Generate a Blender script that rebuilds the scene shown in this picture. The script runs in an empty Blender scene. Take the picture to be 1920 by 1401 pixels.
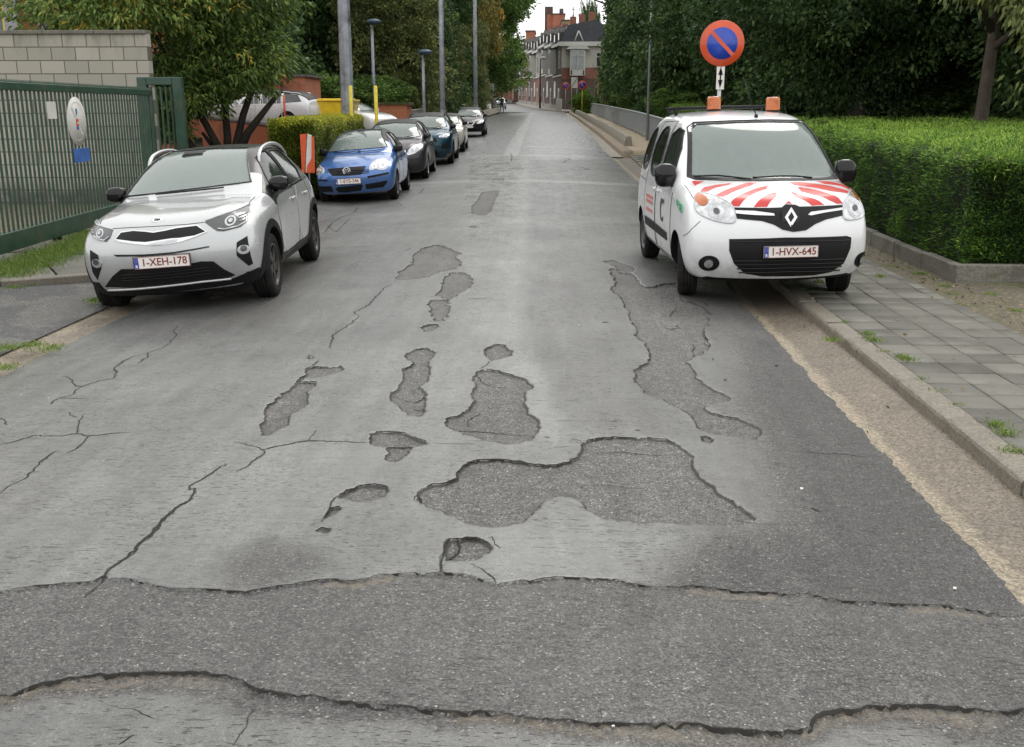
import bpy, bmesh, math, random
import numpy as np
from mathutils import Vector, Matrix, noise as mnoise
from mathutils.bvhtree import BVHTree
from mathutils.geometry import delaunay_2d_cdt

R = math.radians
PI = math.pi
random.seed(7)
RNG = np.random.default_rng(7)
scene = bpy.context.scene
COL = scene.collection

# ------------------------------------------------------------------ camera
F_PX, U0, V0 = 1900.0, 960.0, 700.5        # focal length and centre in photo pixels
CAM_Z = 1.82
PITCH = math.atan((700.5 - 203.0) / F_PX)
YAW = math.atan(79.0 / F_PX * math.cos(PITCH))
cam_d = bpy.data.cameras.new('camera')
cam = bpy.data.objects.new('camera', cam_d)
COL.objects.link(cam)
cam.location = (0, 0, CAM_Z)
cam.rotation_euler = (PI / 2 - PITCH, 0, YAW)
cam_d.sensor_width = 36.0
cam_d.lens = 36.0 * F_PX / 1920.0
cam_d.clip_start = 0.05
cam_d.clip_end = 3000
scene.camera = cam

# ------------------------------------------------------------------ sky, sun, exposure
SUN_EL, SUN_AZ = R(52), R(20)
world = bpy.data.worlds.new('World')
scene.world = world
world.use_nodes = True
wn = world.node_tree
wn.nodes.clear()
wo = wn.nodes.new('ShaderNodeOutputWorld')
bg = wn.nodes.new('ShaderNodeBackground')
sky = wn.nodes.new('ShaderNodeTexSky')
sky.sky_type = 'NISHITA'
sky.sun_disc = False
sky.sun_elevation = SUN_EL
sky.sun_rotation = SUN_AZ
sky.air_density = 1.0
sky.dust_density = 6.0
sky.ozone_density = 1.0
tcw = wn.nodes.new('ShaderNodeTexCoord')
nzw = wn.nodes.new('ShaderNodeTexNoise'); nzw.inputs['Scale'].default_value = 2.2; nzw.inputs['Detail'].default_value = 5
rmw = wn.nodes.new('ShaderNodeValToRGB')
rmw.color_ramp.elements[0].position = 0.3; rmw.color_ramp.elements[0].color = (9.0, 9.05, 9.0, 1)
rmw.color_ramp.elements[1].position = 0.75; rmw.color_ramp.elements[1].color = (11.6, 11.55, 11.4, 1)
mxw = wn.nodes.new('ShaderNodeMixRGB'); mxw.inputs[0].default_value = 0.94     # closed cloud layer over the sky
wn.links.new(tcw.outputs['Generated'], nzw.inputs['Vector'])
wn.links.new(nzw.outputs['Fac'], rmw.inputs[0])
wn.links.new(sky.outputs[0], mxw.inputs[1])
wn.links.new(rmw.outputs[0], mxw.inputs[2])
wn.links.new(mxw.outputs[0], bg.inputs[0])
bg.inputs[1].default_value = 0.10
wn.links.new(bg.outputs[0], wo.inputs[0])
sun_d = bpy.data.lights.new('sun', 'SUN')
sun_d.energy = 0.6
sun_d.angle = R(25)
sun_d.color = (1.0, 0.97, 0.92)
sun = bpy.data.objects.new('sun', sun_d)
COL.objects.link(sun)
# sun stands behind-left of the road, high: light travels towards the camera and down
sd = Vector((math.sin(SUN_AZ) * math.cos(SUN_EL), math.cos(SUN_AZ) * math.cos(SUN_EL), math.sin(SUN_EL)))
sun.rotation_euler = sd.to_track_quat('Z', 'Y').to_euler()
sun.location = (0, 0, 60)
scene.view_settings.view_transform = 'Standard'
scene.view_settings.look = 'None'
scene.view_settings.exposure = 0.58
scene.view_settings.gamma = 1.0
scene.cycles.max_bounces = 6
scene.cycles.transparent_max_bounces = 12
scene.cycles.caustics_reflective = False
scene.cycles.caustics_refractive = False
scene.cycles.use_denoising = True

# ------------------------------------------------------------------ terrain functions
PY = np.array([-50, 25, 30, 42, 54, 90, 123, 150, 172, 215, 300, 3000.])
PZ = np.array([0, 0, .04, .28, .5, .95, 1.3, 1.7, 2.15, 2.9, 3.4, 3.6])
XRY = np.array([0, 10, 20, 27, 42, 107, 123, 3000.]); XRX = np.array([1.88, 1.92, 2.2, 2.28, 2.05, 1.5, 1.35, 1.35])
XLY = np.array([0, 12, 20, 50, 100, 3000.]); XLX = np.array([-4.07, -4.1, -5.4, -5.9, -6.5, -6.5])
def prof(y):
    y = np.asarray(y, float)
    s = 0
    for d in (-4, -2, 0, 2, 4):
        s = s + np.interp(y + d, PY, PZ)
    return s / 5
def xr(y): return np.interp(y, XRY, XRX)
def xl(y): return np.interp(y, XLY, XLX)
def camber(x, y):
    t = np.clip((np.asarray(x, float) + 1.0) / 3.0, -1.05, 1.05)
    return -0.10 * t * t
def road_z(x, y): return prof(y) + camber(x, y)
cp, sp, cy_, sy_ = math.cos(PITCH), math.sin(PITCH), math.cos(YAW), math.sin(YAW)
def ray(u, v):
    a, b = (u - U0) / F_PX, (V0 - v) / F_PX
    # camera axes: right=(cy,sy,0) ; up=( -sp*sy.. ) ; forward
    fwd = (-sy_ * cp, cy_ * cp, -sp)
    up = (-sy_ * sp, cy_ * sp, cp)
    rt = (cy_, sy_, 0)
    return tuple(fwd[i] + a * rt[i] + b * up[i] for i in range(3))
def G(u, v, zf=None):
    """point of the photograph -> point on the ground surface"""
    d = ray(u, v)
    z = 0.0
    x = y = 0
    for _ in range(25):
        t = (z - CAM_Z) / d[2]
        x, y = d[0] * t, d[1] * t
        z = 0.5 * z + 0.5 * float((zf or road_z)(x, y))
    return (x, y)
def at(u, v, Y):
    """photo pixel at depth Y (along the road) -> world x, z"""
    d = ray(u, v)
    t = Y / d[1]
    return (d[0] * t, CAM_Z + d[2] * t)

# ------------------------------------------------------------------ tagging / object helpers
def tag(o, label=None, cat=None, group=None, kind=None):
    if label: o['label'] = label
    if cat: o['category'] = cat
    if group: o['group'] = group
    if kind: o['kind'] = kind
    return o
def empty(name, loc=(0, 0, 0), rot=(0, 0, 0)):
    o = bpy.data.objects.new(name, None)
    COL.objects.link(o)
    o.location = loc
    o.rotation_euler = rot
    return o
def mkobj(name, me, parent=None, mat=None):
    o = bpy.data.objects.new(name, me)
    COL.objects.link(o)
    if parent is not None: o.parent = parent
    if mat is not None and len(me.materials) == 0: me.materials.append(mat)
    return o
def np_mesh(name, verts, faces, smooth=False):
    """faces: (n,k) int array, all same k"""
    me = bpy.data.meshes.new(name)
    verts = np.asarray(verts, np.float32); faces = np.asarray(faces, np.int32)
    n, k = faces.shape
    me.vertices.add(len(verts)); me.vertices.foreach_set('co', verts.ravel())
    me.loops.add(n * k); me.loops.foreach_set('vertex_index', faces.ravel())
    me.polygons.add(n)
    me.polygons.foreach_set('loop_start', np.arange(0, n * k, k, dtype=np.int32))
    me.polygons.foreach_set('loop_total', np.full(n, k, np.int32))
    if smooth: me.polygons.foreach_set('use_smooth', np.ones(n, bool))
    me.update(calc_edges=True)
    return me
def copy_tree(o, parent=None):
    c = o.copy(); COL.objects.link(c)
    if parent is not None: c.parent = parent
    for ch in list(o.children): copy_tree(ch, c)
    return c

class MB:
    """collects shapes, builds ONE mesh object"""
    def __init__(s): s.v = []; s.f = []; s.sm = []; s.mi = []
    def add(s, vs, fs, smooth=False, mi=0):
        b = len(s.v); s.v += [tuple(p) for p in vs]
        for f in fs: s.f.append([b + i for i in f]); s.sm.append(smooth); s.mi.append(mi)
    def box(s, c, d, rz=0, M=None, mi=0, bev=0):
        hx, hy, hz = d[0] / 2, d[1] / 2, d[2] / 2
        if bev > 0:
            bev = min(bev, hx * .9, hy * .9, hz * .9)
            P = []; idx = {}
            for sx in (-1, 1):
                for sy in (-1, 1):
                    for sz in (-1, 1):
                        for k, q in enumerate([(hx - bev, hy - bev, hz), (hx - bev, hy, hz - bev), (hx, hy - bev, hz - bev)]):
                            idx[(sx, sy, sz, k)] = len(P); P.append((sx * q[0], sy * q[1], sz * q[2]))
            F = []
            I = lambda a, b, c, k: idx[(a, b, c, k)]
            for t in (-1, 1):
                F.append([I(-1, -1, t, 0), I(1, -1, t, 0), I(1, 1, t, 0), I(-1, 1, t, 0)][::t])
                F.append([I(-1, t, -1, 1), I(-1, t, 1, 1), I(1, t, 1, 1), I(1, t, -1, 1)][::t])
                F.append([I(t, -1, -1, 2), I(t, 1, -1, 2), I(t, 1, 1, 2), I(t, -1, 1, 2)][::t])
            for a in (-1, 1):
                for b in (-1, 1):
                    F.append([I(-1, a, b, 0), I(1, a, b, 0), I(1, a, b, 1), I(-1, a, b, 1)])
                    F.append([I(a, -1, b, 0), I(a, 1, b, 0), I(a, 1, b, 2), I(a, -1, b, 2)])
                    F.append([I(a, b, -1, 1), I(a, b, 1, 1), I(a, b, 1, 2), I(a, b, -1, 2)])
                    for c2 in (-1, 1): F.append([I(a, b, c2, 0), I(a, b, c2, 1), I(a, b, c2, 2)])
        else:
            P = [(x, y, z) for x in (-hx, hx) for y in (-hy, hy) for z in (-hz, hz)]
            F = [(0, 1, 3, 2), (4, 6, 7, 5), (0, 4, 5, 1), (2, 3, 7, 6), (0, 2, 6, 4), (1, 5, 7, 3)]
        cr, sr = math.cos(rz), math.sin(rz)
        out = []
        for p in P:
            q = Vector((p[0] * cr - p[1] * sr + c[0], p[0] * sr + p[1] * cr + c[1], p[2] + c[2]))
            if M is not None: q = M @ q
            out.append(q)
        s.add(out, F, False, mi)
        return s
    def tube(s, pts, r, n=8, mi=0, cap=True, smooth=True):
        pts = [Vector(p) for p in pts]
        rs = r if isinstance(r, (list, tuple)) else [r] * len(pts)
        b = len(s.v); up = None
        for i, p in enumerate(pts):
            t = (pts[min(i + 1, len(pts) - 1)] - pts[max(i - 1, 0)]).normalized()
            if up is None:
                up = Vector((0, 0, 1)) if abs(t.z) < .9 else Vector((1, 0, 0))
            a = t.cross(up).normalized(); c = a.cross(t).normalized(); up = c
            for k in range(n):
                th = 2 * PI * k / n
                s.v.append(tuple(p + (a * math.cos(th) + c * math.sin(th)) * rs[i]))
        for i in range(len(pts) - 1):
            for k in range(n):
                k2 = (k + 1) % n
                s.f.append([b + i * n + k, b + i * n + k2, b + (i + 1) * n + k2, b + (i + 1) * n + k]); s.sm.append(smooth); s.mi.append(mi)
        if cap:
            s.f.append([b + k for k in range(n)]); s.sm.append(False); s.mi.append(mi)
            s.f.append([b + (len(pts) - 1) * n + k for k in range(n)][::-1]); s.sm.append(False); s.mi.append(mi)
        return s
    def lathe(s, prof, n=24, M=None, mi=0, smooth=True, close=False):
        """prof: (r,h) around local z"""
        b = len(s.v)
        for (r_, h) in prof:
            for k in range(n):
                th = 2 * PI * k / n
                q = Vector((r_ * math.cos(th), r_ * math.sin(th), h))
                if M is not None: q = M @ q
                s.v.append(tuple(q))
        m = len(prof)
        for i in range(m if close else m - 1):
            i2 = (i + 1) % m
            for k in range(n):
                k2 = (k + 1) % n
                s.f.append([b + i * n + k, b + i * n + k2, b + i2 * n + k2, b + i2 * n + k]); s.sm.append(smooth); s.mi.append(mi)
        return s
    def prism(s, poly, z0, z1, M=None, mi=0):
        """2D polygon (x,y) extruded z0..z1 in local frame"""
        n = len(poly); b = len(s.v)
        for z in (z0, z1):
            for p in poly:
                q = Vector((p[0], p[1], z))
                if M is not None: q = M @ q
                s.v.append(tuple(q))
        s.f.append([b + i for i in range(n)][::-1]); s.f.append([b + n + i for i in range(n)])
        s.sm += [False, False]; s.mi += [mi, mi]
        for i in range(n):
            j = (i + 1) % n
            s.f.append([b + i, b + j, b + n + j, b + n + i]); s.sm.append(False); s.mi.append(mi)
        return s
    def mesh(s, name):
        me = bpy.data.meshes.new(name)
        me.from_pydata(s.v, [], s.f)
        me.polygons.foreach_set('use_smooth', s.sm)
        me.polygons.foreach_set('material_index', s.mi)
        me.update()
        bm = bmesh.new(); bm.from_mesh(me); bmesh.ops.recalc_face_normals(bm, faces=bm.faces); bm.to_mesh(me); bm.free()
        return me
    def build(s, name, mat, parent=None, loc=None, rot=None):
        me = s.mesh(name)
        for m in (mat if isinstance(mat, (list, tuple)) else [mat]): me.materials.append(m)
        o = mkobj(name, me, parent)
        if loc is not None: o.location = loc
        if rot is not None: o.rotation_euler = rot
        return o

# ------------------------------------------------------------------ materials
MATS = {}
class NT:
    def __init__(s, name):
        s.m = bpy.data.materials.new(name); s.m.use_nodes = True
        s.t = s.m.node_tree; s.t.nodes.clear()
        s.out = s.n('ShaderNodeOutputMaterial')
        s.p = s.n('ShaderNodeBsdfPrincipled'); s.l(s.p.outputs[0], s.out.inputs[0])
    def n(s, typ, **kw):
        nd = s.t.nodes.new(typ)
        for k, v in kw.items():
            if k in nd.inputs.keys() if hasattr(nd.inputs, 'keys') else False: nd.inputs[k].default_value = v
            else: setattr(nd, k, v)
        return nd
    def l(s, a, b): s.t.links.new(a, b)
    def coord(s, kind='Object', scale=(1, 1, 1)):
        tc = s.n('ShaderNodeTexCoord'); mp = s.n('ShaderNodeMapping')
        mp.inputs['Scale'].default_value = scale
        s.l(tc.outputs[kind], mp.inputs['Vector']); return mp.outputs[0]
    def noise(s, vec, scale, detail=4, rough=.55, out='Fac'):
        nd = s.n('ShaderNodeTexNoise'); nd.inputs['Scale'].default_value = scale
        nd.inputs['Detail'].default_value = detail; nd.inputs['Roughness'].default_value = rough
        if vec is not None: s.l(vec, nd.inputs['Vector'])
        return nd.outputs[out]
    def voro(s, vec, scale, feature='F1', out='Distance', rnd=1.0):
        nd = s.n('ShaderNodeTexVoronoi', feature=feature); nd.inputs['Scale'].default_value = scale
        nd.inputs['Randomness'].default_value = rnd
        if vec is not None: s.l(vec, nd.inputs['Vector'])
        return nd.outputs[out]
    def ramp(s, fac, stops, interp='LINEAR'):
        nd = s.n('ShaderNodeValToRGB'); cr = nd.color_ramp; cr.interpolation = interp
        while len(cr.elements) < len(stops): cr.elements.new(.5)
        for e, (p, c) in zip(cr.elements, stops):
            e.position = p
            if not isinstance(c, (tuple, list)): c = (c, c, c)
            e.color = (c[0], c[1], c[2], 1)
        s.l(fac, nd.inputs[0]); return nd.outputs[0]
    def mix(s, fac, a, b, mode='MIX'):
        nd = s.n('ShaderNodeMixRGB', blend_type=mode)
        for i, x in ((0, fac), (1, a), (2, b)):
            if isinstance(x, (int, float)): nd.inputs[i].default_value = x if i == 0 else (x, x, x, 1)
            elif isinstance(x, (tuple, list)): nd.inputs[i].default_value = (x[0], x[1], x[2], 1)
            else: s.l(x, nd.inputs[i])
        return nd.outputs[0]
    def math(s, op, a, b=None, clamp=False):
        nd = s.n('ShaderNodeMath', operation=op); nd.use_clamp = clamp
        for i, x in ((0, a), (1, b)):
            if x is None: continue
            if isinstance(x, (int, float)): nd.inputs[i].default_value = x
            else: s.l(x, nd.inputs[i])
        return nd.outputs[0]
    def mrange(s, v, a, b, c=0, d=1, smooth=True):
        nd = s.n('ShaderNodeMapRange')
        if smooth: nd.interpolation_type = 'SMOOTHSTEP'
        s.l(v, nd.inputs[0])
        for i, x in ((1, a), (2, b), (3, c), (4, d)): nd.inputs[i].default_value = x
        return nd.outputs[0]
    def attr(s, name, out='Fac'):
        return s.n('ShaderNodeAttribute', attribute_name=name).outputs[out]
    def bump(s, h, strength=.5, dist=.01, nrm=None):
        nd = s.n('ShaderNodeBump'); nd.inputs['Strength'].default_value = strength; nd.inputs['Distance'].default_value = dist
        s.l(h, nd.inputs['Height'])
        if nrm is not None: s.l(nrm, nd.inputs['Normal'])
        return nd.outputs[0]
    def set(s, **kw):
        for k, v in kw.items():
            i = s.p.inputs[k.replace('_', ' ')]
            if hasattr(v, 'is_output'): s.l(v, i)
            elif isinstance(v, (tuple, list)) and len(v) == 3 and i.type == 'RGBA': i.default_value = (*v, 1)
            else: i.default_value = v
        return s
def mat(name, col, rough=.5, metal=0, var=.12, vscale=6, bump=0, bscale=40, bdist=.005, coat=0, spec=.5, dirt=None, dscale=2, kind='Object'):
    if name in MATS: return MATS[name]
    n = NT(name); c = n.coord(kind)
    nz = n.noise(c, vscale, 5)
    lo = tuple(max(0, x * (1 - var)) for x in col); hi = tuple(min(1, x * (1 + var)) for x in col)
    cc = n.ramp(nz, [(.3, lo), (.7, hi)])
    if dirt is not None:
        dm = n.mrange(n.noise(c, dscale, 6, .65), .5, .72)
        cc = n.mix(dm, cc, dirt)
    rr = n.ramp(n.noise(c, vscale * 2.3, 3), [(.3, max(0, rough * .85)), (.7, min(1, rough * 1.15))])
    n.set(Base_Color=cc, Roughness=rr, Metallic=metal, Coat_Weight=coat, Coat_Roughness=.06)
    n.p.inputs['Specular IOR Level'].default_value = spec
    if bump > 0:
        n.set(Normal=n.bump(n.noise(c, bscale, 4), bump, bdist))
    MATS[name] = n.m
    return n.m
# ------------------------------------------------------------------ near road: potholes, cracks and patches traced on the ground plane
def crop(x0, y0, s, pts): return [(x0 + x / s, y0 + y / s) for x, y in pts]
CA = (400, 550, 1.846); CH = (1050, 440, 3.336); CI = (560, 240, 2.8235); CJ = (0, 560, 3); CK = (0, 934, 3)
C3 = (560, 780, 3); C4 = (1000, 780, 3); C5 = (1280, 934, 3); C6 = (640, 1100, 3)
HOLES = [  # crop, points, depth
 (CA, [(1285,512),(1330,500),(1420,497),(1500,497),(1570,503),(1620,525),(1640,545),(1660,575),(1670,610),(1700,645),(1740,680),(1790,715),(1840,750),(1885,778),(1860,795),(1800,803),(1720,803),(1640,800),(1560,792),(1480,793),(1400,788),(1330,770),(1290,748),(1270,722),(1235,705),(1200,703),(1160,715),(1130,735),(1110,765),(1070,795),(1010,807),(940,808),(880,798),(820,770),(770,750),(715,728),(705,700),(715,680),(760,660),(810,655),(845,640),(860,605),(880,585),(920,575),(980,573),(1060,580),(1110,592),(1170,594),(1230,585),(1260,560),(1275,535)], .028),
 (CA, [(935,263),(990,268),(1040,285),(1085,300),(1110,325),(1080,340),(1075,375),(1090,415),(1130,440),(1135,460),(1110,490),(1070,515),(1010,520),(940,508),(880,490),(830,470),(803,450),(810,430),(850,420),(890,390),(905,365),(897,330),(900,290),(910,270)], .028),
 (CA, [(945,190),(975,176),(1010,180),(1040,200),(1035,215),(1000,225),(960,235),(942,215)], .028),
 (CA, [(665,212),(700,195),(740,190),(772,205),(755,225),(752,260),(745,300),(725,330),(742,350),(742,405),(715,425),(670,415),(645,395),(612,360),(612,340),(640,330),(655,300),(660,270),(685,250),(690,235),(665,225)], .026),
 (CA, [(320,262),(350,252),(400,256),(440,250),(457,260),(430,272),(380,285),(330,293),(316,288)], .022),
 (CA, [(300,305),(355,305),(358,318),(325,335),(330,355),(333,380),(300,400),(265,420),(262,455),(225,470),(190,492),(165,492),(165,470),(172,430),(180,395),(220,360),(265,330),(290,300),(318,282)], .028),
 (CA, [(545,482),(575,477),(630,478),(680,488),(720,505),(745,520),(710,526),(660,530),(600,530),(545,520),(540,500)], .035),
 (CA, [(600,533),(690,532),(670,560),(630,585),(592,575),(605,555)], .012),
 (CA, [(425,705),(460,680),(500,665),(555,660),(600,668),(610,685),(590,705),(540,720),(480,718),(440,710)], .03),
 (CA, [(385,770),(400,745),(430,738),(445,745),(430,758),(405,770),(385,780)], .025),
 (CA, [(350,825),(375,812),(410,818),(390,833)], .02),
 (CA, [(820,850),(860,850),(870,845),(910,845),(950,862),(970,880),(955,900),(920,918),(870,925),(800,925),(800,905),(805,870)], .032),
 (CH, [(305,215),(345,210),(380,235),(440,240),(480,265),(495,305),(540,330),(590,325),(650,305),(730,300),(760,400),(840,425),(900,450),(930,480),(940,560),(900,600),(915,640),(940,700),(900,740),(840,765),(790,790),(820,820),(845,850),(850,890),(910,930),(960,965),(1030,990),(1078,1020),(1060,1035),(1000,1040),(940,1060),(905,1080),(950,1115),(1030,1135),(1120,1150),(1200,1180),(1262,1220),(1260,1250),(1240,1275),(1190,1280),(1100,1260),(1010,1250),(930,1235),(870,1210),(850,1180),(830,1150),(820,1130),(760,1090),(700,1060),(640,1020),(545,995),(520,960),(475,920),(460,850),(490,830),(550,800),(565,765),(545,720),(535,680),(490,650),(460,625),(480,605),(450,550),(430,500),(410,460),(380,400),(350,370),(318,340),(350,300),(330,260)], .026),
 (CH, [(262,165),(330,160),(400,180),(450,195),(472,210),(440,235),(380,230),(330,190)], .018),
 (CH, [(875,1265),(910,1258),(940,1270),(965,1283),(940,1300),(900,1295)], .02),
 (CI, [(510,800),(530,760),(600,720),(610,665),(660,635),(720,620),(780,630),(865,662),(830,680),(860,705),(858,730),(800,755),(740,765),(690,790),(600,800),(560,805)], .024),
 (CI, [(770,800),(800,768),(850,765),(900,775),(925,805),(910,840),(860,870),(825,895),(800,910),(760,900),(720,885),(755,850)], .024),
 (CI, [(680,935),(700,912),(790,910),(805,945),(795,980),(780,1020),(710,1028),(705,990),(700,960)], .024),
 (CI, [(640,1058),(680,1042),(730,1040),(750,1050),(710,1075),(665,1080)], .024),
 (CI, [(915,415),(945,385),(970,340),(1050,330),(1058,345),(1030,400),(1015,440),(975,465),(915,450)], .024),
 (CI, [(1022,270),(1040,265),(1085,265),(1088,285),(1030,290)], .02),
 (CI, [(900,525),(920,518),(950,524),(925,530)], .02),
]
CRACKS = [  # crop, points, half width (m)
 (CJ, [(1000,155),(975,185),(995,205),(960,245),(920,275),(860,295),(830,305),(830,330),(800,345),(775,365)], .005),
 (CJ, [(830,305),(750,325),(700,350),(650,385),(640,400),(655,420),(645,450),(560,465),(510,480),(465,497),(430,495),(410,475),(380,440),(345,440)], .006),
 (CJ, [(465,497),(430,515),(405,545),(340,560),(300,580),(292,600)], .005),
 (CJ, [(340,562),(420,565),(495,565)], .004),
 (CJ, [(360,355),(450,350),(560,340),(640,330)], .003),
 (CJ, [(0,818),(60,808),(120,790),(190,768),(260,772),(340,772),(435,760),(490,773),(560,770),(640,758),(750,752)], .006),
 (CJ, [(435,760),(440,715),(455,680),(465,655)], .006),
 (CJ, [(435,670),(400,660),(385,640)], .003),
 (CJ, [(490,773),(470,810),(430,845),(375,870)], .005),
 (CJ, [(0,1088),(60,1045),(140,1010),(190,960),(235,910),(290,870),(330,850)], .006),
 (CJ, [(0,672),(30,690),(40,710)], .006),
 (CJ, [(1270,930),(1200,975),(1130,1020),(1065,1055),(1065,1075),(1100,1065),(1075,1120),(1040,1155),(980,1180),(930,1230),(860,1310),(800,1370),(765,1400)], .006),
 (CJ, [(1320,805),(1390,825),(1440,835),(1470,852),(1500,848),(1560,832),(1640,818),(1730,803),(1800,803),(1920,807),(2070,812)], .006),
 (CJ, [(1730,803),(1760,770),(1785,740)], .004),
 (CJ, [(1470,852),(1490,860),(1440,905),(1390,945),(1330,975)], .005),
 (CK, [(1085,0),(1000,50),(930,110),(860,195),(790,250),(720,330),(650,375),(600,415),(590,435)], .009),
 (CK, [(590,430),(540,490),(475,550)], .004),
 (C3, [(800,875),(800,820),(815,770),(820,730),(850,690)], .007),
 (C3, [(960,830),(1030,860),(1070,890),(1110,935)], .004),
 (C3, [(890,690),(905,730),(860,780),(850,810)], .006),
 (C3, [(1060,690),(1090,680),(1100,720),(1140,745)], .003),
 (C3, [(655,480),(650,460),(670,450),(690,460),(680,490)], .004),
 (C3, [(215,455),(180,500),(155,550),(130,600)], .005),
 (C3, [(730,150),(800,155),(1000,157)], .0018),
 (C3, [(1540,125),(1590,145)], .003),
 (C4, [(1480,205),(1600,213),(1740,218),(1840,230),(1890,228)], .004),
 (C4, [(1560,515),(1600,535),(1625,540)], .004),
 (C4, [(940,120),(960,135),(1000,150),(1015,130),(975,115)], .004),
 (CK, [(590,1125),(680,1148),(745,1150),(800,1180),(870,1210)], .0025),
 (CK, [(1440,1140),(1395,1190),(1380,1250),(1340,1300),(1310,1345)], .003),
 (CK, [(750,1295),(700,1325),(660,1350)], .004),
 (CI, [(500,825),(450,850),(415,890),(370,940),(310,970),(290,975),(320,1000),(270,1040),(215,1075),(180,1100),(165,1170)], .006),
 (CI, [(95,1235),(70,1260),(30,1280)], .005),
 (CI, [(320,410),(290,450),(230,470),(180,500),(130,560)], .008),
 (CI, [(150,520),(200,550),(270,480),(390,490)], .007),
 (CI, [(845,460),(880,452),(915,445)], .01),
 (CI, [(980,215),(1010,195),(1060,187),(1125,182)], .014),
 (CI, [(1125,182),(1130,155),(1120,130)], .012),
 (CI, [(740,360),(790,350),(840,345)], .008),
 (CI, [(560,345),(600,325),(665,320),(640,345),(600,350)], .012),
 (CI, [(450,430),(500,428),(550,410),(520,395)], .007),
 (CI, [(555,655),(600,635)], .005),
 (CI, [(895,905),(950,903),(1010,902)], .006),
 (CI, [(1390,155),(1440,165),(1400,180),(1480,190)], .02), (CI, [(1420,205),(1500,210),(1540,222),(1440,222)], .02),
 (CI, [(40,1215),(60,1225),(50,1205)], .004),
 (CI, [(140,635),(240,632),(400,630)], .005),
 (CA, [(905,270),(930,300),(960,312),(1040,320)], .004), (CA, [(820,470),(900,465),(1000,475),(1090,480)], .004),
 (CA, [(925,405),(880,430),(885,450)], .005), (CA, [(625,350),(700,370),(740,348)], .006), (CA, [(690,392),(740,400)], .005),
 (CA, [(1310,540),(1400,537),(1500,545),(1560,550)], .003), (CA, [(1270,655),(1350,652),(1450,662),(1520,660)], .002),
 (CA, [(330,212),(350,225),(325,228)], .003), (CA, [(365,232),(345,250),(320,262)], .005),
 (CA, [(960,235),(945,250),(920,262)], .004),
 (CH, [(635,480),(660,500),(690,500),(705,470),(735,462)], .007), (CH, [(655,570),(700,578),(745,572)], .007),
 (CH, [(830,670),(840,690),(830,720),(840,740),(830,760)], .005), (CH, [(760,400),(840,412),(900,425),(930,450)], .006),
 (CH, [(900,600),(910,640),(945,705)], .006), (CH, [(730,555),(745,575)], .005),
 (CH, [(260,550),(310,548)], .008), (CH, [(310,715),(345,718)], .006), (CH, [(320,1170),(360,1165)], .006), (CH, [(468,1222),(510,1224)], .007),
 (CA, [(1145,495),(1165,500)], .008), (CA, [(1345,100),(1370,100)], .008), (CA, [(328,668),(340,670)], .007),
]
STEP1 = (crop(*CK, [(-900,640),(-300,560),(0,525),(100,505),(250,490),(450,475),(530,462),(590,430),(610,448),(700,445),(740,452),(780,465),(830,470),(870,488),(960,505),(1060,505),(1200,512),(1380,525),(1480,508)])
       + crop(*C3, [(100,925),(200,920),(300,928),(380,918),(420,900),(500,890),(600,882),(650,880),(700,890),(760,882),(800,875),(880,885),(950,890),(1000,905),(1060,930),(1120,940),(1200,930),(1250,920),(1300,928),(1370,910),(1460,900),(1540,905),(1640,912),(1720,915)])
       + crop(*C4, [(470,915),(560,940),(640,950),(720,958),(820,960),(900,950),(980,960),(1060,970),(1180,985),(1330,990),(1450,1000),(1550,995),(1640,1020),(1740,1040)])
       + crop(*C5, [(1000,582),(1250,598),(1450,602),(1600,625),(1750,650),(1920,662),(2400,690),(3600,760)]))
STEP2 = (crop(*CK, [(-900,1290),(-300,1140),(0,1090),(80,1085),(150,1055),(240,1020),(350,1005),(500,985),(700,970),(900,965),(1080,960),(1200,975),(1330,1000),(1400,1040),(1460,1065),(1560,1080),(1700,1095),(1880,1120)])
       + crop(*C6, [(0,628),(150,645),(400,655),(550,675),(700,690),(800,680),(930,695),(960,700),(1040,720),(1150,725),(1250,730),(1400,755),(1500,745),(1650,750)])
       + crop(*C5, [(0,1245),(150,1270),(300,1280),(500,1300),(650,1290),(720,1270),(760,1210),(850,1180),(1000,1170),(1100,1150),(1200,1145),(1350,1148),(1500,1160),(1700,1175),(1800,1180),(1920,1165),(2500,1150),(3600,1120)]))
ZONES = [  # photo polygon, coarse value, blur (m)
 ([(1440,560),(1560,640),(1750,860),(1990,1130),(1990,1180),(1230,1130),(1300,1020),(1470,985),(1440,850),(1400,740),(1380,640)], 1.45, .28),
 ([(880,300),(985,300),(985,640),(1075,790),(1060,860),(900,640),(870,560),(870,440)], .06, .14),
 ([(560,640),(880,640),(840,860),(700,880),(560,1000),(350,1080),(330,880)], .10, .25),
 ([(850,1000),(1300,1000),(1200,1090),(820,1080)], .10, .15),
 ([(992,300),(1190,300),(1150,480),(1180,560),(1200,700),(1300,820),(1080,800),(990,640)], .46, .16),
 (crop(*CK, [(1280,330),(1500,240),(1800,300),(1830,380),(1500,520),(1300,500),(1250,420)]), .85, .10),
 ([(620,300),(870,300),(840,460),(640,470),(560,520),(600,400)], .45, .4),
 ([(200,590),(600,540),(520,620),(330,640),(200,640)], .55, .25),
 ([(1270,540),(1410,560),(1450,640),(1330,620)], .8, .12),
 ([(1050,320),(1190,330),(1190,500),(1100,500)], .5, .2),
]
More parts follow.
